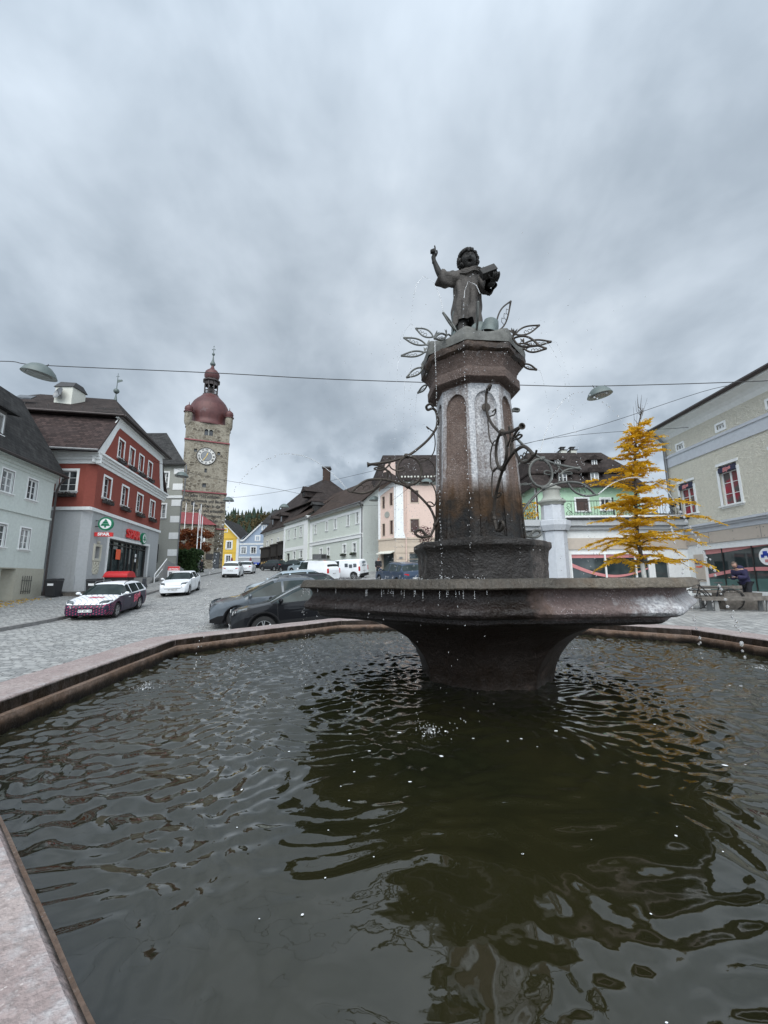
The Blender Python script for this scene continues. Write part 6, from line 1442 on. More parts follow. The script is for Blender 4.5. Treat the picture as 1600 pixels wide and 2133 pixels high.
# ---------------------------------------------------------------- water surface in the basin
SPL = [(-2.36, 4.20, 1.0), (.30, 2.98, 1.0), (2.85, 6.25, 1.3), (4.32, 4.85, 1.0), (2.3, 1.5, .3), (0.1, 4.4, .8), (-.3, 5.6, .6), (2.6, 3.4, .3)]
st_ = .021; xs = np.arange(FC.x - 4.02, FC.x + 4.02, st_); ys = np.arange(FC.y - 4.02, FC.y + 4.02, st_)
X, Y = np.meshgrid(xs, ys); rx, ry = X - FC.x, Y - FC.y
ap_ = np.max([rx * dA(PHI + 22.5 + 45 * k).x + ry * dA(PHI + 22.5 + 45 * k).y for k in range(8)], axis=0)
rs = np.random.RandomState(3); H = np.zeros_like(X)
wx_ = X.copy(); wy_ = Y.copy()
for k in range(8):
    a = rs.rand() * 6.28; L = rs.uniform(.5, 1.4); wx_ += .035 * np.sin((X * np.cos(a) + Y * np.sin(a)) * 6.28 / L + rs.rand() * 6.28); wy_ += .035 * np.sin((X * np.sin(a) - Y * np.cos(a)) * 6.28 / L + rs.rand() * 6.28)
calm = 1.0 / (1 + np.exp(-(np.hypot(X - .1, (Y - 1.1)) - 1.15) / .28))          # quiet water near the viewer's corner
calm2 = 1 - .62 * np.exp(-(((X - 1.35) / .8) ** 2 + ((Y - 2.3) / .75) ** 2))
for k in range(46):
    L = rs.uniform(.055, .19); a = rs.normal(1.4, .8); A_ = L * .016
    H += A_ * np.sin((wx_ * np.cos(a) + wy_ * np.sin(a)) * 6.28 / L + rs.rand() * 6.28) * (.75 if L > .13 else .9)
amp = (.22 + .58 * calm + .75 / (1 + np.exp(-(Y - 4.6) / .7))) * calm2 * .66
H *= amp
for x0, y0, A_ in SPL:
    d = np.hypot(wx_ - x0, wy_ - y0); d0 = np.hypot(X - x0, Y - y0)
    for L, q in ((.17, .0040), (.105, .0022), (.27, .0042)): H += A_ * q * np.exp(-d0 / 1.15) * np.cos(d * 6.28 / L + q * 900) * np.minimum(1, d0 / .12) * 1.25
    H += A_ * .010 * np.exp(-(d0 / .13) ** 2) * np.sin(d0 * 90 + np.arctan2(Y - y0, X - x0) * 5)
d = np.hypot(rx, ry); H += .0022 * np.exp(-np.maximum(0, d - .7) / .5) * np.cos(d * 6.28 / .13)
chop = np.zeros_like(X)
for x0, y0, A_ in SPL: chop += A_ * np.exp(-(np.hypot(X - x0, Y - y0) / .75) ** 2)
chop = np.minimum(1.1, chop * .9 + .45 * np.exp(-((Y - 6.6) / 1.6) ** 2) * (X < 1.5))
ins = ap_ < 3.985; ny_, nx_ = X.shape; idx = -np.ones(X.shape, int); idx[ins] = np.arange(ins.sum())
q = np.stack([idx[:-1, :-1], idx[:-1, 1:], idx[1:, 1:], idx[1:, :-1]], -1).reshape(-1, 4); q = q[(q >= 0).all(1)]
m = MB(); m.v = np.stack([X[ins], Y[ins], WZ + H[ins]], 1).tolist(); m.f = [tuple(r_) for r_ in q.tolist()]; m.sm = [True] * len(m.f)
tag(m.build('water', M['water'], sharp=0, attrs={'chop': chop[ins]}), kind='structure')
# pale flecks floating on it
m = MB(); rr = random.Random(2); hs = lambda x, y: WZ + float(H[min(ny_ - 1, max(0, int((y - ys[0]) / st_))), min(nx_ - 1, max(0, int((x - xs[0]) / st_)))])
for _ in range(150):
    x = rr.uniform(-.9, 3.9); y = rr.uniform(.7, 5.2)
    if math.hypot(x - FC.x, y - FC.y) < .8 or math.hypot(x - FC.x, y - FC.y) > 3.8: continue
    s_ = rr.choice((.003, .004, .005, .007, .009)) * (1.2 if y > 2.2 else .6); a = rr.random() * 6.28; z = hs(x, y) + .003
    m.add([(x + s_ * math.cos(a + t_ * .785) * (1.6 if t_ % 4 < 2 else 1), y + s_ * math.sin(a + t_ * .785), z) for t_ in range(8)], [tuple(range(8))])
tag(m.build('floating flecks', M['foam']), kind='stuff').name = 'foam_flecks'

# ---------------------------------------------------------------- jets and drops
ICO = None
def drop(mb, p, r, stretch=1.0, d=None):
    global ICO
    if ICO is None:
        bm = bmesh.new(); bmesh.ops.create_icosphere(bm, subdivisions=1, radius=1); bm.verts.ensure_lookup_table(); bm.verts.index_update()
        ICO = ([v.co.copy() for v in bm.verts], [tuple(v.index for v in f.verts) for f in bm.faces]); bm.free()
    if d is not None and stretch != 1:
        qd = Vector(d).normalized().to_track_quat('Z', 'Y'); vs = [Vector(p) + qd @ Vector((v.x * r, v.y * r, v.z * r * stretch)) for v in ICO[0]]
    else: vs = [Vector(p) + v * r for v in ICO[0]]
    mb.add(vs, ICO[1], True)
def jet(label, pts, r=.0055, solid=0.2, n=70, spread=.012, seed=1, r2=None):
    rr = random.Random(seed); P = smooth(pts, 12); cum = [0]
    for a, b in zip(P[:-1], P[1:]): cum.append(cum[-1] + (b - a).length)
    tot = cum[-1]
    def at(s_):
        i = max(0, min(len(P) - 2, next((k for k in range(len(cum) - 1) if cum[k + 1] >= s_), len(P) - 2))); f = (s_ - cum[i]) / max(1e-6, cum[i + 1] - cum[i]); return P[i].lerp(P[i + 1], f), (P[i + 1] - P[i]).normalized()
    m = MB(); ns = max(2, int(solid * 30))
    if solid > 0: m.tube([at(tot * solid * k / ns)[0] for k in range(ns + 1)], [r * (.75 + .25 * math.sin(k * 1.7)) for k in range(ns + 1)], 6)
    for k in range(n):
        s_ = tot * (solid + (1 - solid) * (k + rr.uniform(-.4, .4)) / n); u = s_ / tot; p, d = at(min(max(s_, 0), tot))
        o = Vector((rr.gauss(0, 1), rr.gauss(0, 1), rr.gauss(0, 1))) * spread * max(0, u - .15)
        rad_ = (r + ((r2 or r) - r) * u) * rr.uniform(.75, 1.5); drop(m, p + o, rad_, rr.uniform(1, 1.7), d)
    o = m.build('water_jet', M['drop'], None, org=tuple(P[0]))
    return tag(o, label, 'water jet', 'jets of water from the iron spouts')
def brp(a, pts): d = dA(a); return [FC + d * r + Vector((0, 0, z)) for r, z in pts]
jet('jet arching to the left over the square from the left lower spout', brp(-72.5, [(1.54, 2.63), (1.68, 2.79), (1.84, 2.92), (1.97, 3.0), (2.1, 3.04), (2.3, 3.05), (2.48, 2.98), (2.64, 2.87), (2.76, 2.72), (2.86, 2.5), (2.95, 2.1), (3.05, 1.5), (3.12, .6)]), .0055, .22, 95, .03, 1)
jet('tall jet of round beads arching beside the right street lamp', brp(107.5, [(.82, 3.13), (.9, 3.37), (1.01, 3.6), (1.15, 3.79), (1.26, 3.88), (1.41, 3.93), (1.55, 3.88), (1.69, 3.80), (1.84, 3.66), (2.0, 3.40), (2.15, 3.08), (2.29, 2.6), (2.45, 1.9), (2.6, .6)]), .006, .16, 62, .012, 2, .012)
jet('low jet crossing the yellow tree from the right lower spout', brp(107.5, [(1.51, 2.6), (1.61, 2.68), (1.74, 2.76), (1.91, 2.81), (2.03, 2.82), (2.23, 2.78), (2.38, 2.68), (2.52, 2.45), (2.65, 2.15), (2.78, 1.9), (2.9, 1.6), (3.05, 1.1), (3.15, .6)]), .008, .36, 30, .02, 3, .016)
jet('short jet falling in front of the statue robe', [(1.07, 3.95, 4.67), (1.04, 3.95, 4.76), (.99, 3.95, 4.83), (.95, 3.95, 4.83), (.91, 3.95, 4.75), (.885, 3.93, 4.6), (.865, 3.92, 4.3), (.85, 3.9, 3.6), (.84, 3.88, 1.7)], .0045, .14, 60, .02, 4)
jet('thin jet rising left of the statue beneath the raised arm', [(.70, 4.2, 4.64), (.67, 4.2, 4.82), (.62, 4.2, 4.97), (.56, 4.2, 5.07), (.49, 4.2, 5.10), (.42, 4.2, 5.04), (.37, 4.2, 4.88), (.33, 4.2, 4.5), (.30, 4.2, 3.6), (.28, 4.2, 1.6)], .004, .2, 75, .04, 5)
jet('straight thread of water running down the left edge of the column', [(.575, 4.08, 4.21), (.572, 4.06, 3.6), (.57, 4.05, 2.9), (.57, 4.04, 1.62)], .005, .12, 70, .006, 6)
for i, (x, y, z, dx, dy, lab) in enumerate(((.284, 4.896, 4.759, -.06, .0, 'thread falling from the second fish spout at the left of the capital'), (.237, 4.671, 4.369, -.05, -.02, 'thread falling from the lowest long fish spout at the left'), (.299, 4.672, 4.078, -.03, -.02, 'thread falling from the left fish spout that points down'), (.481, 5.195, 4.126, -.03, .02, 'thread falling behind the left side of the column'),
        (2.068, 4.549, 4.469, .09, -.03, 'thread falling from the outermost fish spout at the right'), (1.643, 3.90, 4.02, .10, -.1, 'thread falling from the fish spout that points at the viewer right of the column'), (1.906, 4.649, 4.156, .06, -.02, 'thread falling from the small fish spout under the capital at the right'), (.48, 5.29, 5.16, -.22, .1, 'thread arching off the highest left fish spout'))):
    up_ = .10 if i in (0, 7) else .02
    jet(lab, [(x, y, z), (x + dx * .4, y + dy * .4, z + up_), (x + dx, y + dy, z - .12), (x + dx * 1.7, y + dy * 1.7, z - .55), (x + dx * 2.2, y + dy * 2.2, z - 1.3), (x + dx * 2.5, y + dy * 2.5, 1.62)], .0032, .10, 55, .05, 20 + i)
# spray, drips under the lip and splashes
m = MB(); rr = random.Random(9)
for _ in range(520):      # drops shaken off in front of the column and over the bowl
    a = rr.uniform(-115, 60); r = rr.uniform(.6, 1.7) if rr.random() < .6 else rr.uniform(1.0, 2.0); p = FC + dA(a) * r; drop(m, (p.x, p.y, rr.uniform(1.7, 4.3)), rr.uniform(.0022, .0052))
tag(m.build('water spray', M['drop']), kind='stuff').name = 'water_spray'
m = MB()
for k in range(46):
    a = rr.uniform(-70, 5); rc = 2.095 * .9239 / math.cos(R(((a - PHI) % 45) - 22.5)); p = FC + dA(a) * rc; z = EYE - .08; L = rr.uniform(.008, .045)
    m.tube([(p.x, p.y, z), (p.x, p.y, z - L)], [.0018, .0028], 5); drop(m, (p.x, p.y, z - L - .01), .0045)
    for _ in range(3): drop(m, (p.x + rr.gauss(0, .01), p.y + rr.gauss(0, .01), rr.uniform(.6, z - L)), rr.uniform(.0022, .0042), 1.4, (0, 0, 1))
tag(m.build('lip drips', M['drop']), kind='stuff').name = 'dripping_water'
m = MB(); f_ = MB()
def splash(x, y, z, n, R_, h):
    for _ in range(n):
        a = rr.random() * 6.28; d = abs(rr.gauss(0, R_)); drop(m, (x + d * math.cos(a), y + d * math.sin(a), z + abs(rr.gauss(0, h)) * math.exp(-d / R_ * .6)), rr.uniform(.002, .006))
    for _ in range(n // 5):
        a = rr.random() * 6.28; d = abs(rr.gauss(0, R_ * .7)); s_ = rr.uniform(.003, .009)
        f_.ball((x + d * math.cos(a), y + d * math.sin(a), z + .002), s_, 6, 4, (1, 1, .5))
for x, y, A_ in SPL[:5]: splash(x, y, WZ + .004, int(70 * A_), .085, .03)
for a in range(-100, -5, 4):
    p = FC + dA(a + rr.uniform(-2, 2)) * rr.uniform(1.2, 1.95); splash(p.x, p.y, EYE - .02, 16, .06, .028)
for k in range(8): p = FC + dA(-20 + k * 3 + rr.uniform(-1, 1)) * rr.uniform(.8, 1.0); splash(p.x, p.y, EYE - .015, 6, .03, .03)
tag(m.build('splash drops', M['drop']), kind='stuff').name = 'splash_drops'
tag(f_.build('splash foam', M['foam']), kind='stuff').name = 'splash_foam'
# ---------------------------------------------------------------- cars
def pl(x, pts): return float(np.interp(x, [p[0] for p in pts], [p[1] for p in pts]))
def smoothpl(pts, k=3):
    """Chaikin corner cutting"""
    P = [Vector((a, b)) for a, b in pts]
    for _ in range(k):
        Q = [P[0]]
        for a, b in zip(P[:-1], P[1:]): Q += [a.lerp(b, .25), a.lerp(b, .75)]
        P = Q + [P[-1]]
    return [(p.x, p.y) for p in P]
def car(name, label, x, y, heading, paintm, L=4.4, Wd=1.8, H=1.5, wb=2.62, fo=.86, wr=.33, hood=.98, nose=.72, belt=.98, cowl=1.05, rf=.35, rr_=-1.5, tail=-2.05, tailz=1.05, deck=None,
        pillars=(0.0,), clad=False, rails=False, plate='WY 482 BK', group='cars parked on the square', van=False, rear_glass=True, side_glass=None, tilt=0.0, livery=None, detail=True, wheelm=None, chrome=None):
    """x runs to the front; origin on the ground under the middle of the car"""
    hv = Vector((math.cos(heading), math.sin(heading)))
    zf, zr = G(x + hv.x * 1.3, y + hv.y * 1.3), G(x - hv.x * 1.3, y - hv.y * 1.3); sl = Vector((-hv.y, hv.x)); zl, zr2 = G(x + sl.x * .8, y + sl.y * .8), G(x - sl.x * .8, y - sl.y * .8)
    root = thing(name, label, 'van' if van else 'car', (x, y, (zf + zr) / 2 + .005), (math.atan2(zl - zr2, 1.6), -math.atan2(zf - zr, 2.6), heading), group, local=True)
    f, b = L / 2, -L / 2
    xf, xr = f - fo, f - fo - wb
    top = smoothpl([(f, nose * .8), (f - .04, nose), (f - .25, nose + .12), (cowl + .15, hood), (cowl, hood + .02), (rf, H - .02), (rf - .4, H), ((rf + rr_) / 2, H), (rr_ + .25, H - .03), (rr_, H - .05), (tail, tailz), (b + .05, tailz - (.02 if not deck else .05)), (b + .02, tailz - .08), (b, tailz - .25)][::-1], 2)
    bl = lambda q: pl(q, [(b, belt + .06), (rr_, belt + .05), (0, belt), (cowl, hood - .02), (f - .25, nose + .08), (f, nose * .78)])
    half = lambda q: Wd / 2 * (1 - .16 * max(0, (q - (f - .55)) / .55) ** 2.2 - .10 * max(0, ((b + .45) - q) / .45) ** 2.2)
    xs = sorted(set([f, f - .03, f - .08, f - .16, f - .28, f - .42, cowl + .2, cowl + .02, cowl, (cowl + rf) / 2, cowl * .75 + rf * .25, cowl * .25 + rf * .75, rf, rf - .15, (rf + rr_) / 2, rr_ + .3, rr_, (rr_ + tail) / 2, tail, b + .12, b + .05, b]
        + [xc + (wr + .075) * math.cos(t_ * math.pi / 10) for xc in (xf, xr) for t_ in range(11)] + list(np.linspace(b + .3, f - .5, 12)) + [p + d_ for p in pillars for d_ in (-.04, .04)]), reverse=True)
    def zbot(q):
        z = .20 + .06 * max(0, (abs(q) - L / 2 + .5) / .5)
        for xc in (xf, xr):
            r = wr + .075
            if abs(q - xc) < r: z = max(z, wr + math.sqrt(max(0, r * r - (q - xc) ** 2)))
        return z
    def sect(q):
        w = half(q); zb = zbot(q); zt = pl(q, top); zl_ = min(bl(q), zt - .02); cab = max(0.0, min(1.0, (zt - bl(q)) / (H - bl(q) + 1e-6)))
        zm = max(zb + .02, .42 * (zl_) + .1); z2 = max(zm + .01, zl_ - .09)
        wre = w * (.93 - (.12 if van else .215) * cab)
        return [(w * .93, zb), (w * .985, max(zb + .015, min(zb + .12, zm - .01))), (w, zm), (w * .995, (zm + z2) / 2), (w * .985, z2), (w * .955, zl_), (wre, max(zl_ + .004, zt - (.035 + .055 * cab))), (wre * .86, zt - .012 - .012 * cab), (wre * .5, zt - .002), (0, zt + .004)]
    SX = [sect(q) for q in xs]; K = 10
    verts = {}
    def vid(mb, i, k, s_): return (xs[i], SX[i][k][0] * s_, SX[i][k][1])
    bodym, glass, wind, rearg, cl = MB(), MB(), MB(), MB(), MB()
    sg = side_glass or (rr_ - .05, cowl - .12)
    def put(mb, pts): mb.add(pts, [(0, 1, 2, 3)], True)
    faces = {id(bodym): {}, }
    def grid(mb, sel):
        ids = {}; vs = []; fs = []
        for i, k, s_ in sel:
            q = []
            for a, c in ((i, k), (i, k + 1), (i + 1, k + 1), (i + 1, k)):
                key = (a, c, s_ if SX[a][c][0] > 1e-6 else 0)
                if key not in ids: ids[key] = len(vs); vs.append(vid(mb, a, c, s_))
                q.append(ids[key])
            fs.append(tuple(q if s_ > 0 else q[::-1]))
        mb.add(vs, fs, True)
    S_ = {'body': [], 'glass': [], 'wind': [], 'rear': [], 'clad': []}
    for i in range(len(xs) - 1):
        q = (xs[i] + xs[i + 1]) / 2
        for k in range(K - 1):
            for s_ in (1, -1):
                t = 'body'
                if k == 5 and sg[0] < q < sg[1] and not any(abs(q - p) < .041 for p in pillars): t = 'glass'
                if k >= 6 and rf + .02 < q < cowl + .0: t = 'wind'
                if k >= 6 and rear_glass and tail + (.25 if deck else .12) * (rr_ - tail) < q < rr_ - .05: t = 'rear'
                if clad and k <= 1: t = 'clad'
                S_[t].append((i, k, s_))
    grid(bodym, S_['body'])
    for i, rev in ((0, False), (len(xs) - 1, True)):
        pts = [vid(None, i, k, 1) for k in range(K)] + [vid(None, i, k, -1) for k in range(K - 2, -1, -1)]
        bodym.poly(pts if not rev else pts[::-1])
    body = bodym.build('body', paintm, root, sharp=32)
    if livery: body.data.materials[0] = livery
    for key, nm, mt in (('glass', 'side_window', M['carglass']), ('wind', 'windscreen', M['carglass']), ('rear', 'rear_window', M['carglass']), ('clad', 'cladding', M['plastic'])):
        if not S_[key]: continue
        if key == 'glass':
            for s_ in (1, -1): mb = MB(); grid(mb, [e for e in S_[key] if e[2] == s_]); mb.build(nm, mt, root, sharp=32)
        else: mb = MB(); grid(mb, S_[key]); mb.build(nm, mt, root, sharp=32)
    # underside, wheel housings
    m = MB(); m.box(b + .15, f - .15, -Wd * .44, Wd * .44, .2, .28)
    for xc in (xf, xr): m.box(xc - wr - .1, xc + wr + .1, -Wd * .40, Wd * .40, .25, wr * 2 + .12)
    m.build('underbody', M['plastic'], root)
    for xc in (xf, xr):
        for s_ in (1, -1):
            c = (xc, s_ * (Wd / 2 - .115), wr); t_ = .105
            m = MB(); m.lathe([(wr * .66, -t_), (wr * .93, -t_), (wr, -t_ * .7), (wr, t_ * .7), (wr * .95, t_ * .98), (wr * .66, t_)], c, 30, axis=(0, s_, 0)); w_ = m.build('wheel', M['tyre'], root, sharp=45)
            m = MB(); m.lathe([(wr * .67, t_ * .92), (wr * .62, t_ * .9), (wr * .60, t_ * .3)], c, 30, axis=(0, s_, 0))
            m.lathe([(0, t_ * .72), (wr * .15, t_ * .7), (wr * .16, t_ * .5)], c, 14, axis=(0, s_, 0))
            for j in range(5):
                for dj in (-.17, .17):
                    an = j * math.pi * .4 + .3; p0 = Vector((xc + wr * .12 * math.cos(an), c[1] + s_ * t_ * .6, wr + wr * .12 * math.sin(an))); p1 = Vector((xc + wr * .63 * math.cos(an + dj), c[1] + s_ * t_ * .82, wr + wr * .63 * math.sin(an + dj))); m.tube([p0, p1], wr * .05, 6)
            rm = m.build('rim', wheelm or M['rimm'], w_); MB().lathe([(0, 0), (wr * .62, 0)], (c[0], c[1] + s_ * t_ * .1, c[2]), 20, axis=(0, s_, 0)).build('brake_disc', M['plastic'], rm)
            if clad and s_: MB().tube([(xc + (wr + .10) * math.cos(math.pi * j / 14), s_ * Wd * .497, wr + (wr + .10) * math.sin(math.pi * j / 14)) for j in range(15)], .045, 8, flat=.5).build('wheel_arch', M['plastic'], root)
    # lights, grille, plates, mirrors
    hz0 = nose - .05
    for s_ in (1, -1):
        yw = Wd / 2
        m = MB(); m.hull([(f - .06, s_ * yw * .55, hz0 + .03), (f - .07, s_ * yw * .53, hz0 + .11), (f - .16, s_ * yw * .84, hz0 + .02), (f - .17, s_ * yw * .86, hz0 + .14), (f - .40, s_ * yw * .955, hz0 + .12), (f - .44, s_ * yw * .95, hz0 + .19), (f - .2, s_ * yw * .6, hz0 + .17)]); m.build('headlight', M['lampglass'], root)
        m = MB(); zt_ = tailz - .26 if not van else tailz - .1
        if van: m.box(b - .01, b + .12, s_ * yw * .84, s_ * yw * .955, .75, 1.15)
        else: m.hull([(b + .0, s_ * yw * .55, zt_), (b - .005, s_ * yw * .55, zt_ + .11), (b + .03, s_ * yw * .88, zt_ - .02), (b + .02, s_ * yw * .87, zt_ + .14), (b + .30, s_ * yw * .965, zt_ + .08), (b + .28, s_ * yw * .96, zt_ + .16)])
        m.build('tail_light', M['taillight'], root)
        m = MB(); m.ball((cowl - .22, s_ * (yw + .10), belt + .07), .1, 10, 7, (.7, 1.05, .72)); m.tube([(cowl - .22, s_ * (yw - .06), belt + .01), (cowl - .22, s_ * (yw + .06), belt + .05)], .03, 6); m.build('wing_mirror', paintm if not livery else M['carwhite'], root)
        m = MB()
        for p in ([.15] + [pillars[0] - .75]) if not van else [cowl - .9]: m.tube([(p - .1, s_ * Wd * .497, belt - .16), (p + .08, s_ * Wd * .499, belt - .155)], .016, 6)
        m.build('door_handle', paintm, root)
        if detail:
            m = MB()
            for xx in (pillars[0] + .0, cowl - .12):
                i = min(range(len(xs)), key=lambda j: abs(xs[j] - xx)); m.tube([(xs[i], s_ * (SX[i][k][0] + .001), SX[i][k][1]) for k in range(0, 6)], .006, 4)
            m.build('door_gap', M['ink'], root)
        if rails: MB().tube([(rf - .1, s_ * yw * .70, H - .05), (rf - .25, s_ * yw * .71, H + .04), ((rf + rr_) / 2, s_ * yw * .71, H + .05), (rr_ + .35, s_ * yw * .70, H + .02), (rr_ + .2, s_ * yw * .69, H - .05)], .018, 6).build('roof_rail', M['gutter'] if rails == 1 else M['plastic'], root)
    m = MB(); m.hull([(f + .005, -Wd * .27, .50), (f + .005, Wd * .27, .50), (f - .02, -Wd * .32, .62), (f - .02, Wd * .32, .62), (f - .05, -Wd * .3, nose - .03), (f - .05, Wd * .3, nose - .03), (f - .1, 0, .55)]); g_ = m.build('grille', M['plastic'], root)
    m = MB(); m.tube([(f + .006, -Wd * .29, .56), (f + .0, -Wd * .32, .62), (f - .035, -Wd * .30, nose - .03), (f - .03, Wd * .30, nose - .03), (f + .0, Wd * .32, .62), (f + .006, Wd * .29, .56)], .011, 6); m.build('chrome_trim', chrome or M['rimm'], g_)
    m = MB(); m.box(f - .10, f - .004, -Wd * .36, Wd * .36, .26, .38); m.build('lower_grille', M['plastic'], root)
    for sgn, nm in ((1, 'number_plate'), (-1, 'number_plate')):
        xx = f + .012 if sgn > 0 else b - .014; zz = .44 if sgn > 0 else (tailz - .42 if not van else .72)
        p_ = MB().box(min(xx, xx + sgn * .01), max(xx, xx + sgn * .01), -.26, .26, zz - .055, zz + .055).build(nm, M['plate'], root)
        Mt = Matrix(((0, 0, sgn, xx + sgn * .0105), (sgn, 0, 0, 0), (0, 1, 0, zz), (0, 0, 0, 1)))
        MB().text(plate, .105, Mt, .0015, .002).build('plate_lettering', M['ink'], p_)
    if not van: m = MB(); m.box(b - .005, b + .1, -Wd * .40, Wd * .40, .24, .38); m.build('rear_bumper_trim', M['plastic'], root)
    return root
PI = math.pi
hd = math.atan2(-.40, -.92)            # parked at a slant, noses to the street
c_, s_ = math.cos(hd), math.sin(hd)
def parked(fx, fy, off): return fx - c_ * off[0] - s_ * off[1] * -1 * -1, fy - s_ * off[0] + c_ * off[1] * -1 * -1
def front_left(fx, fy, L, fo, Wd):      # given the ground point under the front left wheel
    ax = L / 2 - fo; yw = Wd / 2 - .115
    return fx - c_ * ax - (-s_) * yw, fy - s_ * ax - c_ * yw
x, y = front_left(-3.45, 11.9, 4.3, .86, 1.79)
car('parked_car', 'black car with three-stroke headlights nearest behind the basin rim', x, y, hd, M['carblack'], 4.3, 1.79, 1.53, 2.6, .86, .35, 1.04, .84, 1.02, 1.02, -.02, -1.5, -2.0, 1.08, pillars=(-.32, -1.15), clad=True, chrome=M['plastic'], plate='WY 731 CD')
r_ = bpy.data.objects['parked_car']
m = MB()
for k in range(3):
    for q in (1, -1): m.tube([(4.3 / 2 - .075 - k * .055, q * (.60 + k * .075), .90), (4.3 / 2 - .05 - k * .055, q * (.57 + k * .075), .80)], .008, 5)
m.build('headlight_strokes', M['whitesign'], r_)
x, y = front_left(-5.35, 15.0, 4.5, .9, 1.84)
car('parked_car', 'grey sport utility car with roof rails behind the black car', x, y, hd, M['cargrey'], 4.5, 1.84, 1.63, 2.66, .9, .345, 1.05, .84, 1.04, 1.1, -.02, -1.6, -2.12, 1.12, pillars=(-.32, -1.2), rails=1, clad=True, chrome=M['plastic'], plate='AM 118 FK')
x, y = front_left(-5.3, 18.0, 4.5, .9, 1.8)
car('parked_car', 'dark grey estate car with curved roof rails, mostly hidden by the bowl lip', x, y, hd, M['cardark'], 4.6, 1.8, 1.55, 2.7, .9, .33, 1.0, .76, 1.0, 1.15, .4, -1.75, -2.2, 1.05, pillars=(-.1, -1.2), rails=2, plate='WY 65 LM')
x, y = front_left(-6.3, 21.6, 4.3, .86, 1.78)
car('parked_car', 'pale silver blue car with light roof, farthest of the slanted row', x, y, hd, M['carsilver'], 4.3, 1.78, 1.5, 2.6, .86, .32, .98, .74, 1.0, 1.1, .3, -1.55, -2.05, 1.05, pillars=(-.1, -1.05), plate='WY 204 HG')
# estate car with dotted advertising film
def liverymat():
    m, t, b = new_mat('dotted_livery'); oc = objco(t); x_, y_, z_ = t.sep(oc)
    edge = t.math('ADD', z_, t.math('MULTIPLY', t.math('MAXIMUM', t.math('SUBTRACT', x_, 1.1), 0.0), .20))
    v = t.node('ShaderNodeTexVoronoi'); v.inputs['Scale'].default_value = 9.0; v.inputs['Randomness'].default_value = 0.0
    t.set(v.inputs['Vector'], t.comb(t.math('ADD', x_, y_), t.math('ADD', z_, t.math('MULTIPLY', t.math('SUBTRACT', x_, y_), .5)), 0.0))
    up_ = t.mrange(edge, .86, 1.02)
    dotw = t.math('LESS_THAN', v.outputs[0], t.mrange(edge, .80, 1.22, .26, .06))
    dark = (.026, .022, .042, 1)
    fr = t.mrange(x_, .9, 1.9)
    col = t.mix(t.math('GREATER_THAN', edge, .93), dark, t.mix(t.math('MULTIPLY', dotw, t.math('GREATER_THAN', x_, .7)), (.72, .74, .77, 1), dark))
    pk = t.math('MULTIPLY', t.math('MULTIPLY', t.math('LESS_THAN', v.outputs[0], t.mrange(x_, .7, 1.9, .05, .23)), t.math('LESS_THAN', edge, .93)), t.math('GREATER_THAN', x_, .75))
    pk2 = t.math('MULTIPLY', t.math('MULTIPLY', t.math('LESS_THAN', v.outputs[0], .26), t.math('LESS_THAN', x_, -1.95)), t.math('LESS_THAN', z_, .95))
    col = t.mix(t.math('MAXIMUM', pk, pk2), col, (.36, .04, .11, 1))
    t.set(b.inputs['Base Color'], col); b.inputs['Roughness'].default_value = .5; b.inputs['Specular IOR Level'].default_value = .15; b.inputs['Coat Weight'].default_value = .25
    return m
M['livery'] = liverymat()
hs_ = math.atan2(-.98, .215)
oc_ = car('parked_car', 'estate car in white and dark purple film with pink dots, parked at the left kerb', -13.35, 20.0, hs_, M['carwhite'], 4.69, 1.83, 1.47, 2.69, .92, .33, .95, .72, .96, 1.0, .25, -1.85, -2.28, 1.05, pillars=(-.2, -1.15), rails=1, plate='WY 851 AE', livery=M['livery'])
m = MB(); m.text('Bipa', .50, Matrix(((1, 0, 0, -.85), (0, 0, -1, 0), (0, 1, 0, .72), (0, 0, 0, 1))) if False else Matrix(((-1, 0, 0, -.75), (0, 0, 1, .922), (0, 1, 0, .72), (0, 0, 0, 1))) @ Matrix.Rotation(.28, 4, 'Z'), .004, .002, .3)
m.build('pink_lettering', plain('pink_lettering', (.62, .10, .16), .4), oc_)
m = MB(); m.text('Bipa', .36, Matrix(((0, -.16, 1, 1.75), (1, 0, 0, 0), (0, .98, .16, .965), (0, 0, 0, 1))) if False else Matrix(((0, -1, 0, 1.5), (1, 0, 0, .05), (0, .0, 1, .935), (0, 0, 0, 1))) @ Matrix.Rotation(.0, 4, 'Z'), .004, .01, .3); m.build('pink_lettering', bpy.data.materials['pink_lettering'], oc_)
car('parked_car', 'white small hatchback parked at the kerb behind the dotted estate car', -13.9, 28.0, hs_ , M['carwhite'], 4.03, 1.73, 1.47, 2.57, .8, .31, .98, .74, .98, .95, .2, -1.35, -1.85, 1.02, pillars=(-.15, -1.0), plate='WY 362 CA')
car('parked_car', 'white compact car seen from behind driving up towards the tower', -15.6, 42.0, PI / 2 + .2, M['carwhite'], 3.7, 1.69, 1.6, 2.43, .7, .32, 1.02, .8, 1.05, .95, .3, -1.45, -1.75, 1.1, pillars=(-.1, -.9), plate='WY 950 BT', detail=False)
car('parked_car', 'white car half hidden in front of the compact car below the yellow house', -16.6, 49.0, PI / 2 + .2, M['carwhite'], 4.1, 1.75, 1.5, 2.5, .8, .32, 1.0, .76, 1.0, .95, .3, -1.45, -1.9, 1.05, pillars=(-.1, -1.0), plate='WY 118 AA', detail=False)
h3 = math.atan2(.70, -.72)
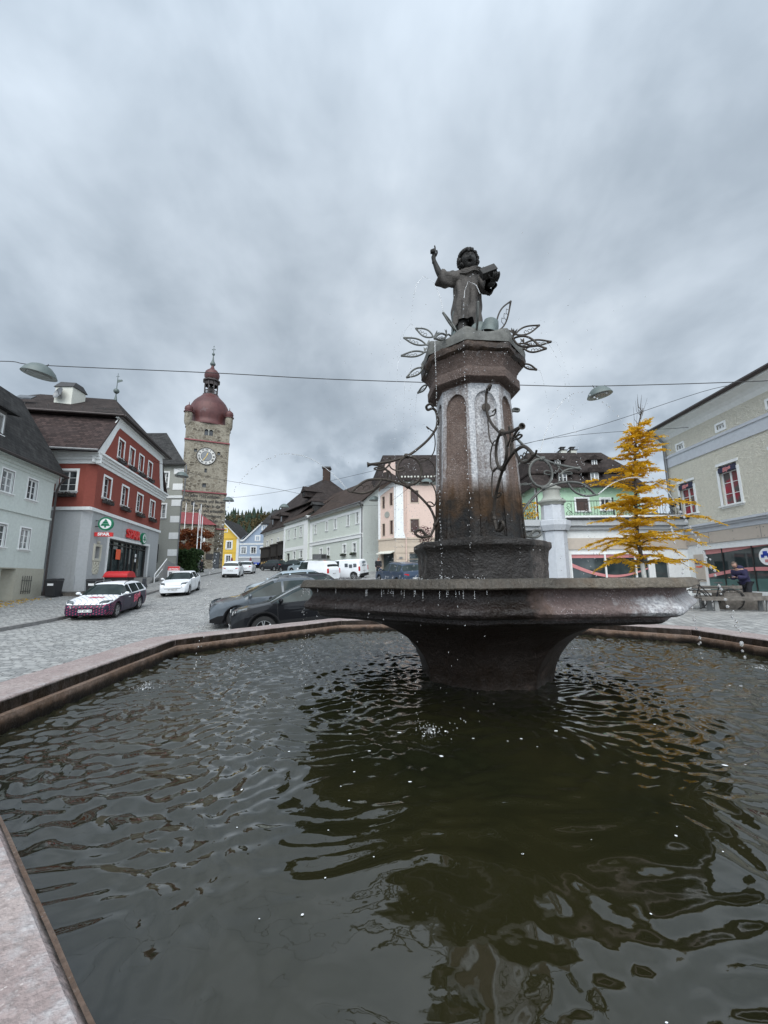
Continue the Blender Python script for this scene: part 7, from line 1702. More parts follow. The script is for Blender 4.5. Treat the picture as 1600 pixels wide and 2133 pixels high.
for i, (x, y, mt, lab) in enumerate(((-15.9, 58.0, M['cardark'], 'black car farthest up in the row before the brown shop fronts'), (-11.7, 52.0, M['cardark'], 'dark van-like car between the black car and the silver hatchback'), (-9.3, 47.5, M['carsilver'], 'silver hatchback with red tail lights beside the white van'))):
    car('parked_car', lab, x, y, h3 + .15, mt, 4.3, 1.8, 1.55 if i < 2 else 1.48, 2.6, .86, .33, 1.0, .78, 1.02, 1.05, .3, -1.6, -2.0, 1.08, pillars=(-.1, -1.05), plate='WY 77 KL', detail=False)
v1 = car('delivery_van', 'white van with a box on its roof rack, seen from behind', -6.3, 36.5, h3 + .25, M['carwhite'], 4.5, 1.8, 1.83, 2.7, .9, .33, 1.1, .85, 1.1, 1.25, .65, -1.95, -2.15, 1.25, pillars=(-.0, -.04), van=True, side_glass=(0.1, 1.1), plate='AM 903 EV', detail=False)
m = MB()
for xx in (.1, -1.2): m.tube([(xx, -.8, 1.92), (xx, .8, 1.92)], .025, 6)
for q in (-.8, .8): m.tube([(.2, q, 1.86), (.1, q, 1.92), (-1.2, q, 1.92), (-1.3, q, 1.86)], .022, 6)
m.build('roof_rack', M['gutter'], v1)
tb = MB(); Mv = v1.matrix_basis
def onvan(mb, *bx):
    k = len(mb.v); mb.box(*bx); mb.v[k:] = [tuple(Mv @ Vector(p)) for p in mb.v[k:]]
onvan(tb, -1.0, -.1, -.55, .35, 1.95, 2.42); o = thing('roof_box', 'grey open metal crate strapped on the white van roof', 'crate', tuple(Mv @ Vector((-.5, -.1, 1.95))))
tb.build('case', M['gutter'], o); tb = MB(); onvan(tb, -1.012, -1.002, -.42, .2, 2.03, 2.34); tb.build('opening', M['ink'], o)
v2 = car('delivery_van', 'white van lettered on its rear doors, parked beside the green town house', -3.75, 38.5, h3 + .35, M['carwhite'], 4.2, 1.83, 1.82, 2.7, .85, .32, 1.12, .85, 1.12, 1.2, .65, -1.95, -2.08, 1.3, pillars=(.0, -.04), van=True, side_glass=(0.1, 1.05), rear_glass=False, plate='WY 415 ES', detail=False)
Mt = lambda z, yy=0: Matrix(((0, 0, -1, -2.125), (-1, 0, 0, yy), (0, 1, 0, z), (0, 0, 0, 1)))
m = MB(); m.text('ESSEN', .27, Mt(1.50), .004, .012); m.text('auf Rädern', .17, Mt(1.22), .004, .006); m.build('door_lettering', plain('grey_lettering', (.10, .14, .17), .5), v2)
m = MB(); m.box(-2.15, -2.0, -.82, .82, .25, .5); m.build('rear_bumper', M['plastic'], v2)
m = MB(); m.tube([(-2.11, 0, .5), (-2.11, 0, 1.6)], .008, 4); m.build('door_gap', M['ink'], v2)
m = MB()
for q, z in ((.45, 1.35), (.0, 1.25), (-.45, 1.3)): m.box(-1.2 + q - .16, -1.2 + q + .16, .905, .915, z - .2, z + .12)
m.build('side_pictogram', M['cargrey'], v2)
car('parked_car', 'dark blue estate car with roof rails in front of the pink house', 1.0, 25.8, PI / 2 + .42, M['carnavy'], 4.4, 1.8, 1.55, 2.65, .9, .33, 1.0, .78, 1.02, 1.05, .35, -1.65, -2.05, 1.1, pillars=(-.1, -1.1), rails=1, plate='WY 288 PD', detail=False)
car('parked_car', 'small dark car between the two white vans', -5.3, 41.5, h3 + .2, M['cardark'], 4.1, 1.75, 1.5, 2.5, .8, .32, 1.0, .76, 1.0, .95, .3, -1.45, -1.9, 1.05, pillars=(-.1, -1.0), plate='WY 54 CB', detail=False)
# ---------------------------------------------------------------- signs, bins, lamps, cables
def sprucelogo(mb, Mt, r):
    P = lambda x, y, z=0.0: Mt @ Vector((x * r, y * r, z))
    for pts in ([(0, .78), (-.22, .42), (.22, .42)], [(-.26, .38), (.26, .38), (.46, .02), (-.46, .02)], [(-.5, -.03), (.5, -.03), (.66, -.34), (-.66, -.34)], [(-.12, -.34), (.12, -.34), (.12, -.6), (-.12, -.6)]):
        mb.slab([P(*p, 0.0) for p in pts], (Mt.to_3x3() @ Vector((0, 0, .012))))
FS = Fr(tuple(FB(1.0, .65, 0))[:2], (FB.n.x, FB.n.y), toward=(0, 0))
o = thing('shop_sign', 'oval green and white supermarket sign with fir emblem above a red name board, on brackets', 'sign', tuple(FB(1.0, .1, 5.4)))
m = MB(); m.lathe([(0, -.08), (.47, -.08), (.47, .08), (0, .08)], FS(0, 0, 5.5), 32, axis=FS.nor3()); m.build('sign_disc', M['greensign'], o)
m = MB(); m.lathe([(0, .085), (.36, .085)], FS(0, 0, 5.5), 28, axis=FS.nor3()); m.build('white_disc', M['whitesign'], o)
m = MB(); sprucelogo(m, FS.mat(0, .09, 5.5), .44); m.build('fir_emblem', M['greensign'], o)
b_ = MB().fbox(FS, -.62, .5, -.07, .07, 4.62, 4.9).build('name_board', M['redsign'], o)
MB().text('SPAR', .27, FS.mat(-.06, .075, 4.765) @ Matrix.Scale(1.2, 4, (1, 0, 0)), .006, .012).build('lettering', M['whitesign'], b_)
m = MB()
for z in (5.3, 5.7, 4.76): m.tube([FB(1.0, 0, z), FS(-.4, 0, z)], .03, 6)
m.build('bracket', M['dark'], o)
o = thing('shop_sign', 'red supermarket name in raised letters with green fir roundel over the shop window', 'sign', tuple(FB(7, 0, 5.3)))
MB().text('SPAR', 1.0, FB.mat(7.2, .12, 5.36) @ Matrix.Scale(1.16, 4, (1, 0, 0)), .07, .03).build('letters', M['redsign'], o)
m = MB(); m.lathe([(0, .2), (.5, .2), (.5, 0)], FB(9.45, 0, 5.3), 28, axis=FB.nor3()); d_ = m.build('roundel', M['greensign'], o)
m = MB(); m.lathe([(0, .205), (.4, .205)], FB(9.45, 0, 5.3), 28, axis=FB.nor3()); m.build('white_disc', M['whitesign'], d_)
m = MB(); sprucelogo(m, FB.mat(9.45, .21, 5.3), .48); m.build('fir_emblem', M['greensign'], d_)
# offer board on a stand
bp = FB(9.6, 2.75, 0); zb_ = 2.05
o = thing('advertising_board', 'red and white offer board on a stand in front of the access ramp', 'sign board', (bp.x, bp.y, G(bp.x, bp.y) + .1))
FBo = Fr((bp.x, bp.y), (.94, .34))
m = MB(); m.fbox(FBo, -.5, .5, -.04, .04, 1.35, 2.85); b_ = m.build('board', M['whitesign'], o)
m = MB(); m.fbox(FBo, -.49, .49, .04, .05, 2.5, 2.84); m.fbox(FBo, .18, .45, .04, .05, 2.0, 2.15); m.fbox(FBo, .18, .45, .04, .05, 1.6, 1.75); m.build('red_panel', M['redsign'], b_)
m = MB(); m.text('AKTION!', .2, FBo.mat(0, .055, 2.6), .004, .006); m.build('lettering', M['whitesign'], b_)
m = MB(); m.fbox(FBo, -.42, .1, .04, .05, 1.42, 1.8); m.fbox(FBo, -.35, .05, .04, .05, 1.95, 2.35); m.build('product_pictures', M['gutter'], b_)
m = MB(); m.fbox(FBo, -.55, .55, -.3, .3, 1.12, 1.3); m.fbox(FBo, -.48, -.44, -.03, .03, 1.2, 1.4); m.fbox(FBo, .44, .48, -.03, .03, 1.2, 1.4); m.build('stand', M['dark'], o)
def bin_(x, y, label, lid, body, w=.58, h=1.08, rot=.1):
    z = G(x, y) + .12; o = thing('wheeled_bin', label, 'bin', (x, y, z), (0, 0, rot), local=True)
    m = MB(); m.hull([(sx * w * (.42 if zz < .5 else .5), sy * w * (.45 if zz < .5 else .56), zz) for sx in (-1, 1) for sy in (-1, 1) for zz in (.06, h - .12)]); m.build('body', body, o)
    m = MB(); m.hull([(sx * w * .53, sy * w * .6, h - .115) for sx in (-1, 1) for sy in (-1, 1)] + [(sx * w * .5, sy * w * .55, h - .03 + (sy + 1) * .02) for sx in (-1, 1) for sy in (-1, 1)]); m.tube([(-w * .45, w * .68, h - .08), (w * .45, w * .68, h - .08)], .02, 6); m.build('lid', lid, o)
    for sx in (-1, 1): MB().lathe([(0, -.03), (.1, -.03), (.1, .03), (0, .03)], (sx * w * .42, w * .52, .1), 14, axis=(1, 0, 0)).build('wheel', M['tyre'], o)
    MB().box(-w * .25, w * .28, -w * .56, -w * .545, h * .62, h * .74).build('sticker', M['whitesign'], o)
    return o
bin_(-19.9, 24.6, 'black wheeled bin with white label standing alone before the dark grey side wall', M['binblack'], M['binblack'], .62, 1.12)
bin_(-17.9, 25.2, 'black wheeled bin half hidden behind the dotted estate car', M['binblack'], M['binblack'], .62, 1.12)
cx_, cy_ = -17.3, 26.6; z = G(cx_, cy_) + .12
o = thing('waste_container', 'large waste container with a rounded bright red lid behind the dotted estate car', 'container', (cx_, cy_, z), (0, 0, .1), local=True)
m = MB(); m.hull([(sx * (.58 if zz < .5 else .68), sy * (.4 if zz < .5 else .5), zz) for sx in (-1, 1) for sy in (-1, 1) for zz in (.2, 1.12)]); m.build('body', M['binblack'], o)
m = MB(); n = 10; vs = [(sx * .72, .54 * math.cos(math.pi * k / n), 1.14 + .36 * math.sin(math.pi * k / n)) for sx in (-1, 1) for k in range(n + 1)]; m.add(vs, [(k, k + 1, n + 2 + k, n + 1 + k) for k in range(n)], True); m.poly(vs[:n + 1]); m.poly(vs[n + 1:]); m.box(-.75, .75, -.57, .57, 1.1, 1.16); m.build('lid', M['binred'], o)
for sx in (-1, 1):
    for sy in (-1, 1): MB().lathe([(0, -.03), (.09, -.03), (.09, .03), (0, .03)], (sx * .5, sy * .32, .1), 12, axis=(1, 0, 0)).build('wheel', M['tyre'], o)

def cable(label, pts, r=.012, mat=None):
    P = smooth(pts, 8); o = MB().tube(P, r, 6).build('overhead_cable', mat or M['dark'], None, org=tuple(P[0])); return tag(o, label, 'cable')
def wirelamp(label, p, r=.42, tilt=(0, 0, 1)):
    p = Vector(p); o = thing('hanging_lamp', label, 'street lamp', tuple(p), group='lamps hung from the overhead cables')
    q = p + Vector((0, 0, -.27)); k = r / .42
    m = MB(); m.lathe([(.03, .27 * k), (.12 * k, .255 * k), (.25 * k, .19 * k), (.36 * k, .07 * k), (.42 * k, -.05 * k), (.425 * k, -.065 * k), (.41 * k, -.065 * k)], q, 28, axis=tilt); m.build('shade', M['lampshade'], o, sharp=60)
    m = MB(); m.lathe([(.41 * k, -.066 * k), (.3 * k, -.058 * k), (.29 * k, -.095 * k), (.0, -.12 * k)], q, 24, axis=tilt); m.build('diffuser', M['lampglass2'], o)
    m = MB(); m.tube([q + Vector((0, 0, .24 * k)), p + Vector((0, 0, -.02))], .025 * k, 6); m.ball(p + Vector((0, 0, -.06 * k)), .09 * k, 8, 6, (1.3, 1, .7))
    for sx in (-1, 1): m.tube(smooth([p + Vector((sx * .04, 0, -.05)) * k, p + Vector((sx * .14, 0, -.08)) * k, p + Vector((sx * .2, 0, -.02)) * k, p + Vector((sx * .22, 0, .03)) * k]), .012 * k, 5)
    m.build('hanger', M['dark'], o)
M['lampshade'] = plain('grey_green_lamp_shade', (.10, .125, .12), .5, .1, .1)
M['lampglass2'] = plain('lamp_diffuser', (.20, .21, .20), .35, 0, .1)
cable('long overhead cable carrying two lamps across the whole square', [(-16.5, 12.6, 8.9), (-12.3, 12, 8.62), (-11.0, 12, 8.47), (-5.41, 12, 8.16), (-1.51, 12, 7.91), (4.39, 12, 7.67), (6.87, 12, 7.62), (12.30, 12, 7.76), (16.2, 12.4, 8.2)], .013)
wirelamp('large grey hanging lamp at the upper left above the red corner house', (-11.03, 12, 8.47), .47, (.15, -.03, 1))
wirelamp('grey hanging lamp right of the column with water beads passing before it', (6.87, 12, 7.62), .37, (-.15, -.02, 1))
cable('cable from the grey house to the pale mint house, passing below the tower clock', [(-22.6, 36.5, 13.0), (-17.6, 38, 11.6), (-11, 41, 10.9), (-2.9, 45.7, 10.0), (2.0, 40, 9.4)], .016)
cable('overhead cable running from the tower lamp up to the pink house', [(-23, 46, 11.0), (-18.1, 46, 11.05), (-12, 44.5, 11.4), (-6, 42.5, 12.1), (.6, 40.2, 13.0)], .016)
wirelamp('small hanging lamp before the tower inscription', (-18.1, 46, 11.05), .62)
cable('cable from the pink house to the hanging lamp beside the column', [(.6, 39.9, 9.2), (3.4, 30, 9.6)], .014)
wirelamp('hanging lamp in front of the pink house, partly behind the scrolls of the left bracket', (2.95, 27, 8.35), .5)
cable('thin cable holding the lamp before the pink house', [(-2.5, 33, 8.7), (2.95, 27, 8.36), (9.5, 24, 10.0), (16, 20, 9.3)], .012)
wirelamp('grey hanging lamp before the upper windows of the grey quoin house', (-19.9, 38.5, 12.05), .62)
wirelamp('hanging lamp at the eaves corner of the long mint house', (-1.0, 42, 10.2), .6)
wirelamp('dark hanging lamp before the roof of the brown mansard house', (-14.6, 58, 12.4), .7)
wirelamp('flat hanging lamp before the gable of the blue house', (-21.5, 80, 14.6), .75)
cable('cable from the terrace house roof to the right house eave', [(5.5, 22, 8.6), (10.5, 19.5, 9.1), (15.3, 17.5, 10.2), (15.9, 15.5, 9.4)], .012)

# flagpoles, hedge, shrubs, parking meter, people far away
for i, (x, y, z1, lab) in enumerate(((-31.0, 62, 13.6, 'leftmost white flagpole before the red annex roof'), (-29.8, 62, 13.7, 'second white flagpole from the left before the annex roof'), (-27.0, 58, 11.9, 'white flagpole rising from the hedge end'), (-27.7, 60, 13.0, 'tallest white flagpole right of the hedge'), (-26.0, 57, 10.7, 'rightmost white flagpole before the annex window'))):
    o = thing('flagpole', lab, 'flagpole', (x, y, G(x, y))); MB().tube([(x, y, G(x, y)), (x, y, z1)], [.075, .05], 8).build('pole', M['whitesign'], o); MB().ball((x, y, z1), .09, 8, 6).build('finial', M['gutter'], o)
def foliage(mb, n, fn, s, seed):
    rr = random.Random(seed)
    for _ in range(n):
        p = fn(rr); a = Vector((rr.gauss(0, 1), rr.gauss(0, 1), rr.gauss(0, 1))).normalized() * s * rr.uniform(.6, 1.3); b = a.orthogonal().normalized() * s * rr.uniform(.5, 1)
        mb.add([p - a, p + b, p + a, p - b], [(0, 1, 2, 3)])
o = thing('hedge', 'dense dark green hedge block beside the grey quoin house', 'hedge', (-24.9, 49, 2.5))
m = MB(); m.hull([(x, y, z) for x in (-26.6, -23.2) for y in (48.8, 51.2) for z in (2.2, 4.9)]); m.build('inner_branches', M['bark'], o)
m = MB(); foliage(m, 5200, lambda r: Vector((r.choice((r.uniform(-26.8, -23.0), r.uniform(-26.8, -23.0), -23.0 + r.gauss(0, .12))), r.choice((48.6 + r.gauss(0, .15), 48.6 + r.gauss(0, .15), r.uniform(48.6, 51.2))), r.choice((r.uniform(2.2, 5.1), r.uniform(2.2, 5.1), 5.0 + r.gauss(0, .16))))), .14, 6); m.build('leaves', M['hedge'], o)
o = thing('shrub', 'rounded reddish shrub growing behind the hedge', 'shrub', (-26.5, 52, 3))
m = MB(); leafball(m, (-26.5, 52, 5.3), 1.7, 1.0, 900, .13, random.Random(2)); m.build('crown', M['redleaf'], o); MB().tube([(-26.5, 52, 2.8), (-26.5, 52, 5)], .06, 6).build('trunk', M['bark'], o)
o = thing('tree', 'low wide copper leaved tree in front of the annex', 'tree', (-28.8, 60, 3))
m = MB(); rr = random.Random(12)
for _ in range(26): leafball(m, (-28.8 + rr.uniform(-2.6, 2.6), 60 + rr.uniform(-1.2, 1.2), 7.5 + rr.uniform(-1.5, 1.5)), rr.uniform(.5, 1.2), rr.uniform(.3, .6), 110, .15, rr)
m.build('crown', M['redleaf'], o); m = MB(); m.tube([(-28.9, 60, 2.6), (-28.8, 60, 5), (-28.7, 60, 7)], [.2, .15, .08], 7)
for k in range(6): m.tube([(-28.8, 60, 5.2 + k * .2), (-28.8 + rr.uniform(-2.3, 2.3), 60 + rr.uniform(-.8, .8), 7.4)], [.09, .03], 5)
m.build('trunk', M['bark'], o)
o = thing('plum_tree', 'small dark red leaved tree between the pink house and the fountain column', 'tree', (3.9, 33, 1.8))
m = MB()
for k in range(14): leafball(m, (3.4 + rnd.uniform(-.7, 1.0), 33 + rnd.uniform(-.5, .5), 4.6 + rnd.uniform(-.9, 1.0)), .5, .4, 42, .07, rnd)
m.build('crown', M['plum'], o); m = MB(); m.tube([(3.9, 33, 1.6), (3.85, 33, 3.2), (3.6, 33, 5.2)], [.09, .07, .02], 6)
for k in range(8): m.tube([(3.8, 33, 3.2 + k * .2), (3.6 + rnd.uniform(-.9, .9), 33, 4.6 + rnd.uniform(-.4, .9))], [.03, .01], 4)
m.build('trunk', M['bark'], o)
x, y = -23.35, 50.5; z = G(x, y)
o = thing('parking_meter', 'blue and grey parking ticket machine at the right end of the hedge', 'parking machine', (x, y, z)); MB().box(x - .35, x + .35, y - .2, y + .2, z, z + 2.3).build('cabinet', M['greyp'], o); m = MB(); m.box(x - .36, x + .36, y - .22, y + .22, z + 2.3, z + 3.0); h_ = m.build('blue_panel', M['carnavy'], o)
m = MB(); m.lathe([(.10, .0), (.2, .0)], (x, y - .23, z + 2.65), 18, axis=(0, -1, 0)); m.build('symbol', M['whitesign'], h_)
for i, x in enumerate((-33.2, -29.1)):
    o = thing('folded_parasol', ('folded dark red parasol beside the tower foot', 'folded dark red parasol at the white corner of the yellow house')[i], 'parasol', (x, 88, 3.9)); z = G(x, 88)
    MB().tube([(x, 88, z), (x, 88, z + 2.6)], .05, 6).build('pole', M['dark'], o); MB().lathe([(.06, 2.6), (.22, 2.2), (.34, 1.2), (.25, .9), (.1, .85)], (x, 88, z), 12).build('cloth', M['metalred'], o)
def person(name, label, x, y, H, face, pose, mats, z=None):
    """pose: joints in a body frame (x right, y forward, z up), unit height 1.75"""
    z = G(x, y) if z is None else z
    o = thing(name, label, 'person', (x, y, z), (0, 0, face), local=True); k = H / 1.75
    V = [tuple(Vector(p) * k) for p in pose['v']]
    mb = skin_obj('body', V, pose['e'], [r * k for r in pose['r']], None, o); hd_ = Vector(pose['head']) * k; f = Vector(pose['look']).normalized()
    seg, rg_ = 16, 12; up_ = (Vector((0, 0, 1)) - f * f.z).normalized(); rt_v = f.cross(up_); vs = []
    for i in range(rg_ + 1):
        th = math.pi * i / rg_
        for q in range(seg):
            ph = 2 * math.pi * q / seg; a, b, c = math.sin(th) * math.sin(ph), math.sin(th) * math.cos(ph), math.cos(th)
            r = .098 * k * (1 + .14 * math.exp(-((a / .2) ** 2) - ((c + .1) / .22) ** 2) * (b > 0) - .05 * math.exp(-(((abs(a) - .35) / .15) ** 2) - ((c - .15) / .1) ** 2) * (b > 0) + .05 * math.exp(-((a / .3) ** 2) - ((c + .75) / .2) ** 2) * (b > 0))
            vs.append(hd_ + rt_v * a * r * .84 + f * b * r + up_ * c * r * 1.2)
    mb.add(vs, [(i * seg + q, (i + 1) * seg + q, (i + 1) * seg + (q + 1) % seg, i * seg + (q + 1) % seg) for i in range(rg_) for q in range(seg)], True)
    for hand in pose.get('hands', []):
        c = Vector(hand[0]) * k; d = Vector(hand[1]).normalized(); s1 = d.cross(Vector((0, 0, 1))).normalized()
        for j in range(4): mb.tube([c + s1 * (.022 * (j - 1.5)) * k, c + s1 * (.024 * (j - 1.5)) * k + d * .05 * k, c + s1 * .02 * (j - 1.5) * k + d * (.085 - .008 * abs(j - 1.2)) * k - Vector((0, 0, .012))], [.010 * k, .009 * k, .007 * k], 6)
        mb.tube([c + s1 * .035 * k - d * .01 * k, c + s1 * .055 * k + d * .03 * k, c + s1 * .05 * k + d * .06 * k], [.012 * k, .010 * k, .008 * k], 6)
        mb.ball(c, .042 * k, 8, 6, (.8, 1, .6))
    mb.build('body', mats[0], o)
    for nm, idx, mt, grow in pose['clothes']:
        sub = sorted({i for e in idx for i in e}); mp = {v: i for i, v in enumerate(sub)}
        c_b = skin_obj(nm, [V[i] for i in sub], [(mp[a], mp[b]) for a, b in idx], [(pose['r'][i] + grow) * k for i in sub], None, o); c_b.build(nm, mt, o)
    hm = MB()
    vs2 = [hd_ + (v_ - hd_) * 1.06 for v_ in map(Vector, vs)]
    fs = [(i * seg + q, (i + 1) * seg + q, (i + 1) * seg + (q + 1) % seg, i * seg + (q + 1) % seg) for i in range(rg_) for q in range(seg) if (i < 4) or (i < 8 and math.cos(2 * math.pi * (q + .5) / seg) < -.05)]
    hm.add(vs2, fs, True); hm.build('hair', mats[1], o)
    return o
ED = [(0, 1), (1, 2), (2, 3), (3, 4), (3, 5), (5, 6), (6, 7), (3, 8), (8, 9), (9, 10), (0, 11), (11, 12), (12, 13), (13, 14), (0, 15), (15, 16), (16, 17), (17, 18)]
RD = [.135, .13, .15, .085, .058, .075, .055, .035, .075, .055, .035, .10, .072, .05, .04, .10, .072, .05, .04]
lean = {'v': [(0, -.05, .92), (0, -.01, 1.10), (0, .10, 1.30), (0, .20, 1.45), (0, .27, 1.52), (-.19, .16, 1.38), (-.22, .16, 1.12), (-.10, .42, 1.13), (.19, .16, 1.38), (.22, .16, 1.12), (.10, .42, 1.13), (-.10, -.05, .86), (-.11, .0, .48), (-.11, -.02, .08), (-.12, .12, .04), (.10, -.05, .86), (.12, .0, .48), (.12, -.06, .08), (.13, .08, .04)],
    'e': ED, 'r': RD, 'head': (0, .33, 1.62), 'look': (0, 1, -.45), 'hands': [((-.06, .47, 1.14), (.1, 1, .25)), ((.06, .48, 1.12), (-.1, 1, .25))],
    'clothes': [('jacket', [(0, 1), (1, 2), (2, 3), (3, 5), (5, 6), (6, 7), (3, 8), (8, 9), (9, 10)], M['navy'], .055), ('trousers', [(0, 11), (11, 12), (12, 13), (0, 15), (15, 16), (16, 17)], M['darkcloth'], .018), ('shoe', [(13, 14)], M['ink'], .016), ('shoe', [(17, 18)], M['ink'], .016)]}
pm_ = person('person', 'person in a dark navy hooded jacket leaning over a phone before the drugstore window', 14.0, 15.9, 1.76, R(97), lean, (M['skin'], M['hairgrey']))
m = MB(); m.ball((0, .15, 1.49), .15, 12, 8, (1.15, .85, .8)); m.ball((0, -.03, .95), .19, 12, 8, (1.05, .85, .9)); m.ball((0, .12, 1.36), .2, 12, 8, (1.1, .75, .8)); m.build('hood', M['navy'], pm_)
q_ = pm_.matrix_basis; m = MB(); k0 = len(m.v); m.box(-.035, .035, .555, .565, 1.10, 1.24); m.v = [tuple(q_ @ Vector(p)) for p in m.v]
tag(m.build('mobile_phone', M['ink'], None, org=tuple(q_ @ Vector((0, .55, 1.1)))), 'dark mobile phone held by the person in the navy jacket', 'phone')
walk = {'v': [(0, 0, .92), (0, .01, 1.10), (0, .02, 1.32), (0, .02, 1.47), (0, .04, 1.55), (-.19, .02, 1.40), (-.24, .0, 1.12), (-.22, .1, .88), (.19, .02, 1.40), (.24, -.02, 1.12), (.22, .06, .88), (-.10, 0, .86), (-.11, .12, .48), (-.11, .10, .08), (-.12, .24, .04), (.10, 0, .86), (.12, -.06, .48), (.12, -.22, .1), (.13, -.10, .04)],
    'e': ED, 'r': RD, 'head': (0, .06, 1.65), 'look': (0, 1, -.1), 'hands': [((-.22, .12, .84), (0, .3, -1)), ((.22, .08, .84), (0, .3, -1))], 'clothes': [(a, b, M['darkcloth'], d) for a, b, c, d in lean['clothes']]}
person('person', 'person in dark clothes walking at the foot of the tower', -22.5, 50, 1.75, R(100), walk, (M['skin'], M['hairgrey']))
person('person', 'person in dark clothes standing at the pink house entrance', -.55, 37.5, 1.75, R(180), walk, (M['skin'], M['hairgrey']))
o = thing('motor_scooter', 'small dark parked scooter beside the red lidded container', 'scooter', (-16.2, 27.6, G(-16.2, 27.6) + .12), (0, 0, 2.2), local=True)
for xx in (-.5, .5): MB().lathe([(.12, -.05), (.2, -.05), (.22, 0), (.2, .05), (.12, .05)], (xx, 0, .22), 16, axis=(0, 1, 0)).build('wheel', M['tyre'], o)
m = MB(); m.hull([(-.6, -.12, .4), (-.6, .12, .4), (.1, -.14, .3), (.1, .14, .3), (-.55, 0, .75), (.0, 0, .72)]); m.hull([(.3, -.15, .3), (.3, .15, .3), (.42, -.12, .95), (.42, .12, .95), (.5, 0, .6)]); m.box(-.1, .4, -.13, .13, .26, .32); m.build('body', M['cardark'], o); MB().tube([(.36, -.3, 1.08), (.42, 0, 1.0), (.36, .3, 1.08)], .018, 6).build('handlebar', M['dark'], o)

# right side: benches, planter, bicycle, tree
def bench(label, x0, y0, x1, y1, back=False):
    a, b = Vector((x0, y0)), Vector((x1, y1)); d = (b - a).normalized(); F_ = Fr(a, d, toward=(0, 0)); L = (b - a).length; z = G(*((a + b) / 2))
    o = thing('bench', label, 'bench', (x0, y0, z)); zs = lambda h: z + h
    for k in range(4): MB().fbox(F_, 0, L, -.23 + k * .12, -.13 + k * .12, zs(.43), zs(.475)).build('seat_plank', M['wood'], o)
    MB().fbox(F_, 0, L, .245, .285, zs(.37), zs(.475)).build('front_rail', M['wood'], o)
    for f in (.12, .5, .88):
        if L < 2 and f == .5: continue
        s_ = L * f
        for n_ in (-.16, .16): MB().hull([F_(s_ + dx, n_ + dn, zs(h)) for h, w in ((0, .075), (.42, .045)) for dx in (-w, w) for dn in (-.03, .03)]).build('leg', M['concrete'], o)
    if back:
        for k in range(2): MB().fbox(F_, 0, L, -.30, -.26, zs(.55 + k * .15), zs(.67 + k * .15)).build('backrest', M['wood'], o)
        for f in (.15, .85): MB().fbox(F_, L * f - .03, L * f + .03, -.345, -.302, zs(.0), zs(.86)).build('back_post', M['dark'], o)
    return o
bench('long weathered wooden bench with concrete feet, nearest behind the basin at the right', 10.6, 14.0, 14.8, 13.6)
bench('weathered bench with backrest behind the long bench', 11.6, 15.2, 13.4, 15.1, True)
bench('grey wooden bench farther right near the person', 13.2, 15.0, 16.2, 14.4)
o = thing('stone_trough', 'grey stone planter trough standing behind the long bench', 'planter', (12.4, 14.9, .45)); m = MB(); m.hull([(x, y, z) for x in (11.95, 13.2) for y in (14.45, 14.9) for z in (.42, 1.0)] + [(11.9, 14.4, 1.03), (13.25, 14.4, 1.03), (11.9, 14.95, 1.03), (13.25, 14.95, 1.03)]); m.build('trough', M['wood'], o); MB().box(12.0, 13.15, 14.5, 14.85, 1.032, 1.04).build('soil', M['bark'], o)
def bicycle(label, x, y, rot):
    z = G(x, y); o = thing('bicycle', label, 'bicycle', (x, y, z), (0, 0, rot), local=True); r = .34
    for xx in (-.53, .53):
        w_ = MB().tube([(xx + r * math.cos(t_ * .2618), 0, r + r * math.sin(t_ * .2618)) for t_ in range(25)], .02, 6, cap=False).build('wheel', M['tyre'], o); m = MB()
        for k in range(14): m.tube([(xx, 0, r), (xx + r * math.cos(k * .4488), 0, r + r * math.sin(k * .4488))], .003, 3)
        m.build('spokes', M['rimm'], w_)
        MB().tube([(xx + (r + .045) * math.cos(t_), 0, r + (r + .045) * math.sin(t_)) for t_ in np.linspace(.4, 2.9, 10)], .016, 6).build('mudguard', M['dark'], o)
    bb, st, hdt, ra, fa = (-.06, 0, .29), (-.2, 0, .78), (.36, 0, .85), (-.53, 0, r), (.53, 0, r)
    m = MB()
    for a, b in ((bb, st), (bb, hdt), (st, (.34, 0, .75)), (bb, ra), (st, ra), (hdt, fa)): m.tube([a, b], .018, 7)
    m.build('frame', M['carblack'], o)
    m = MB(); m.tube(smooth([(.22, .28, 1.02), (.34, .2, 1.04), (.37, 0, 1.0), (.34, -.2, 1.04), (.22, -.28, 1.02)]), .014, 6); m.tube([hdt, (.37, 0, 1.0)], .016, 6); m.build('handlebar', M['dark'], o)
    m = MB(); m.hull([(-.34, -.09, .9), (-.34, .09, .9), (-.04, 0, .92), (-.3, 0, .97), (-.1, 0, .95)]); m.tube([st, (-.22, 0, .92)], .014, 6); m.build('saddle', M['ink'], o)
    m = MB(); m.tube([(-.5, -.07, .76), (-.22, -.07, .76)], .01, 5); m.tube([(-.5, .07, .76), (-.22, .07, .76)], .01, 5); m.tube([ra, (-.48, 0, .76)], .008, 5); m.build('luggage_rack', M['dark'], o)
    m = MB(); m.tube([(bb[0], -.1, .29), (bb[0] + .12, -.12, .2)], .012, 5); m.tube([(bb[0], .1, .29), (bb[0] - .12, .12, .38)], .012, 5); m.lathe([(.06, -.005), (.09, 0), (.06, .005)], bb, 14, axis=(0, 1, 0)); m.build('pedal_crank', M['dark'], o)
    return o
bicycle('black bicycle leaning at the bench beside the bowl edge', 11.75, 14.7, R(158))
o = thing('wicker_basket', 'brown woven basket on the bicycle rack', 'basket', (11.0, 14.6, 1.3)); m = MB(); m.lathe([(.0, 0), (.19, 0), (.25, .26), (.24, .27), (.18, .02)], (10.95, 14.85, G(11, 14.8) + .80), 20, sx=1.4)
m.build('weave', M['wood'], o)
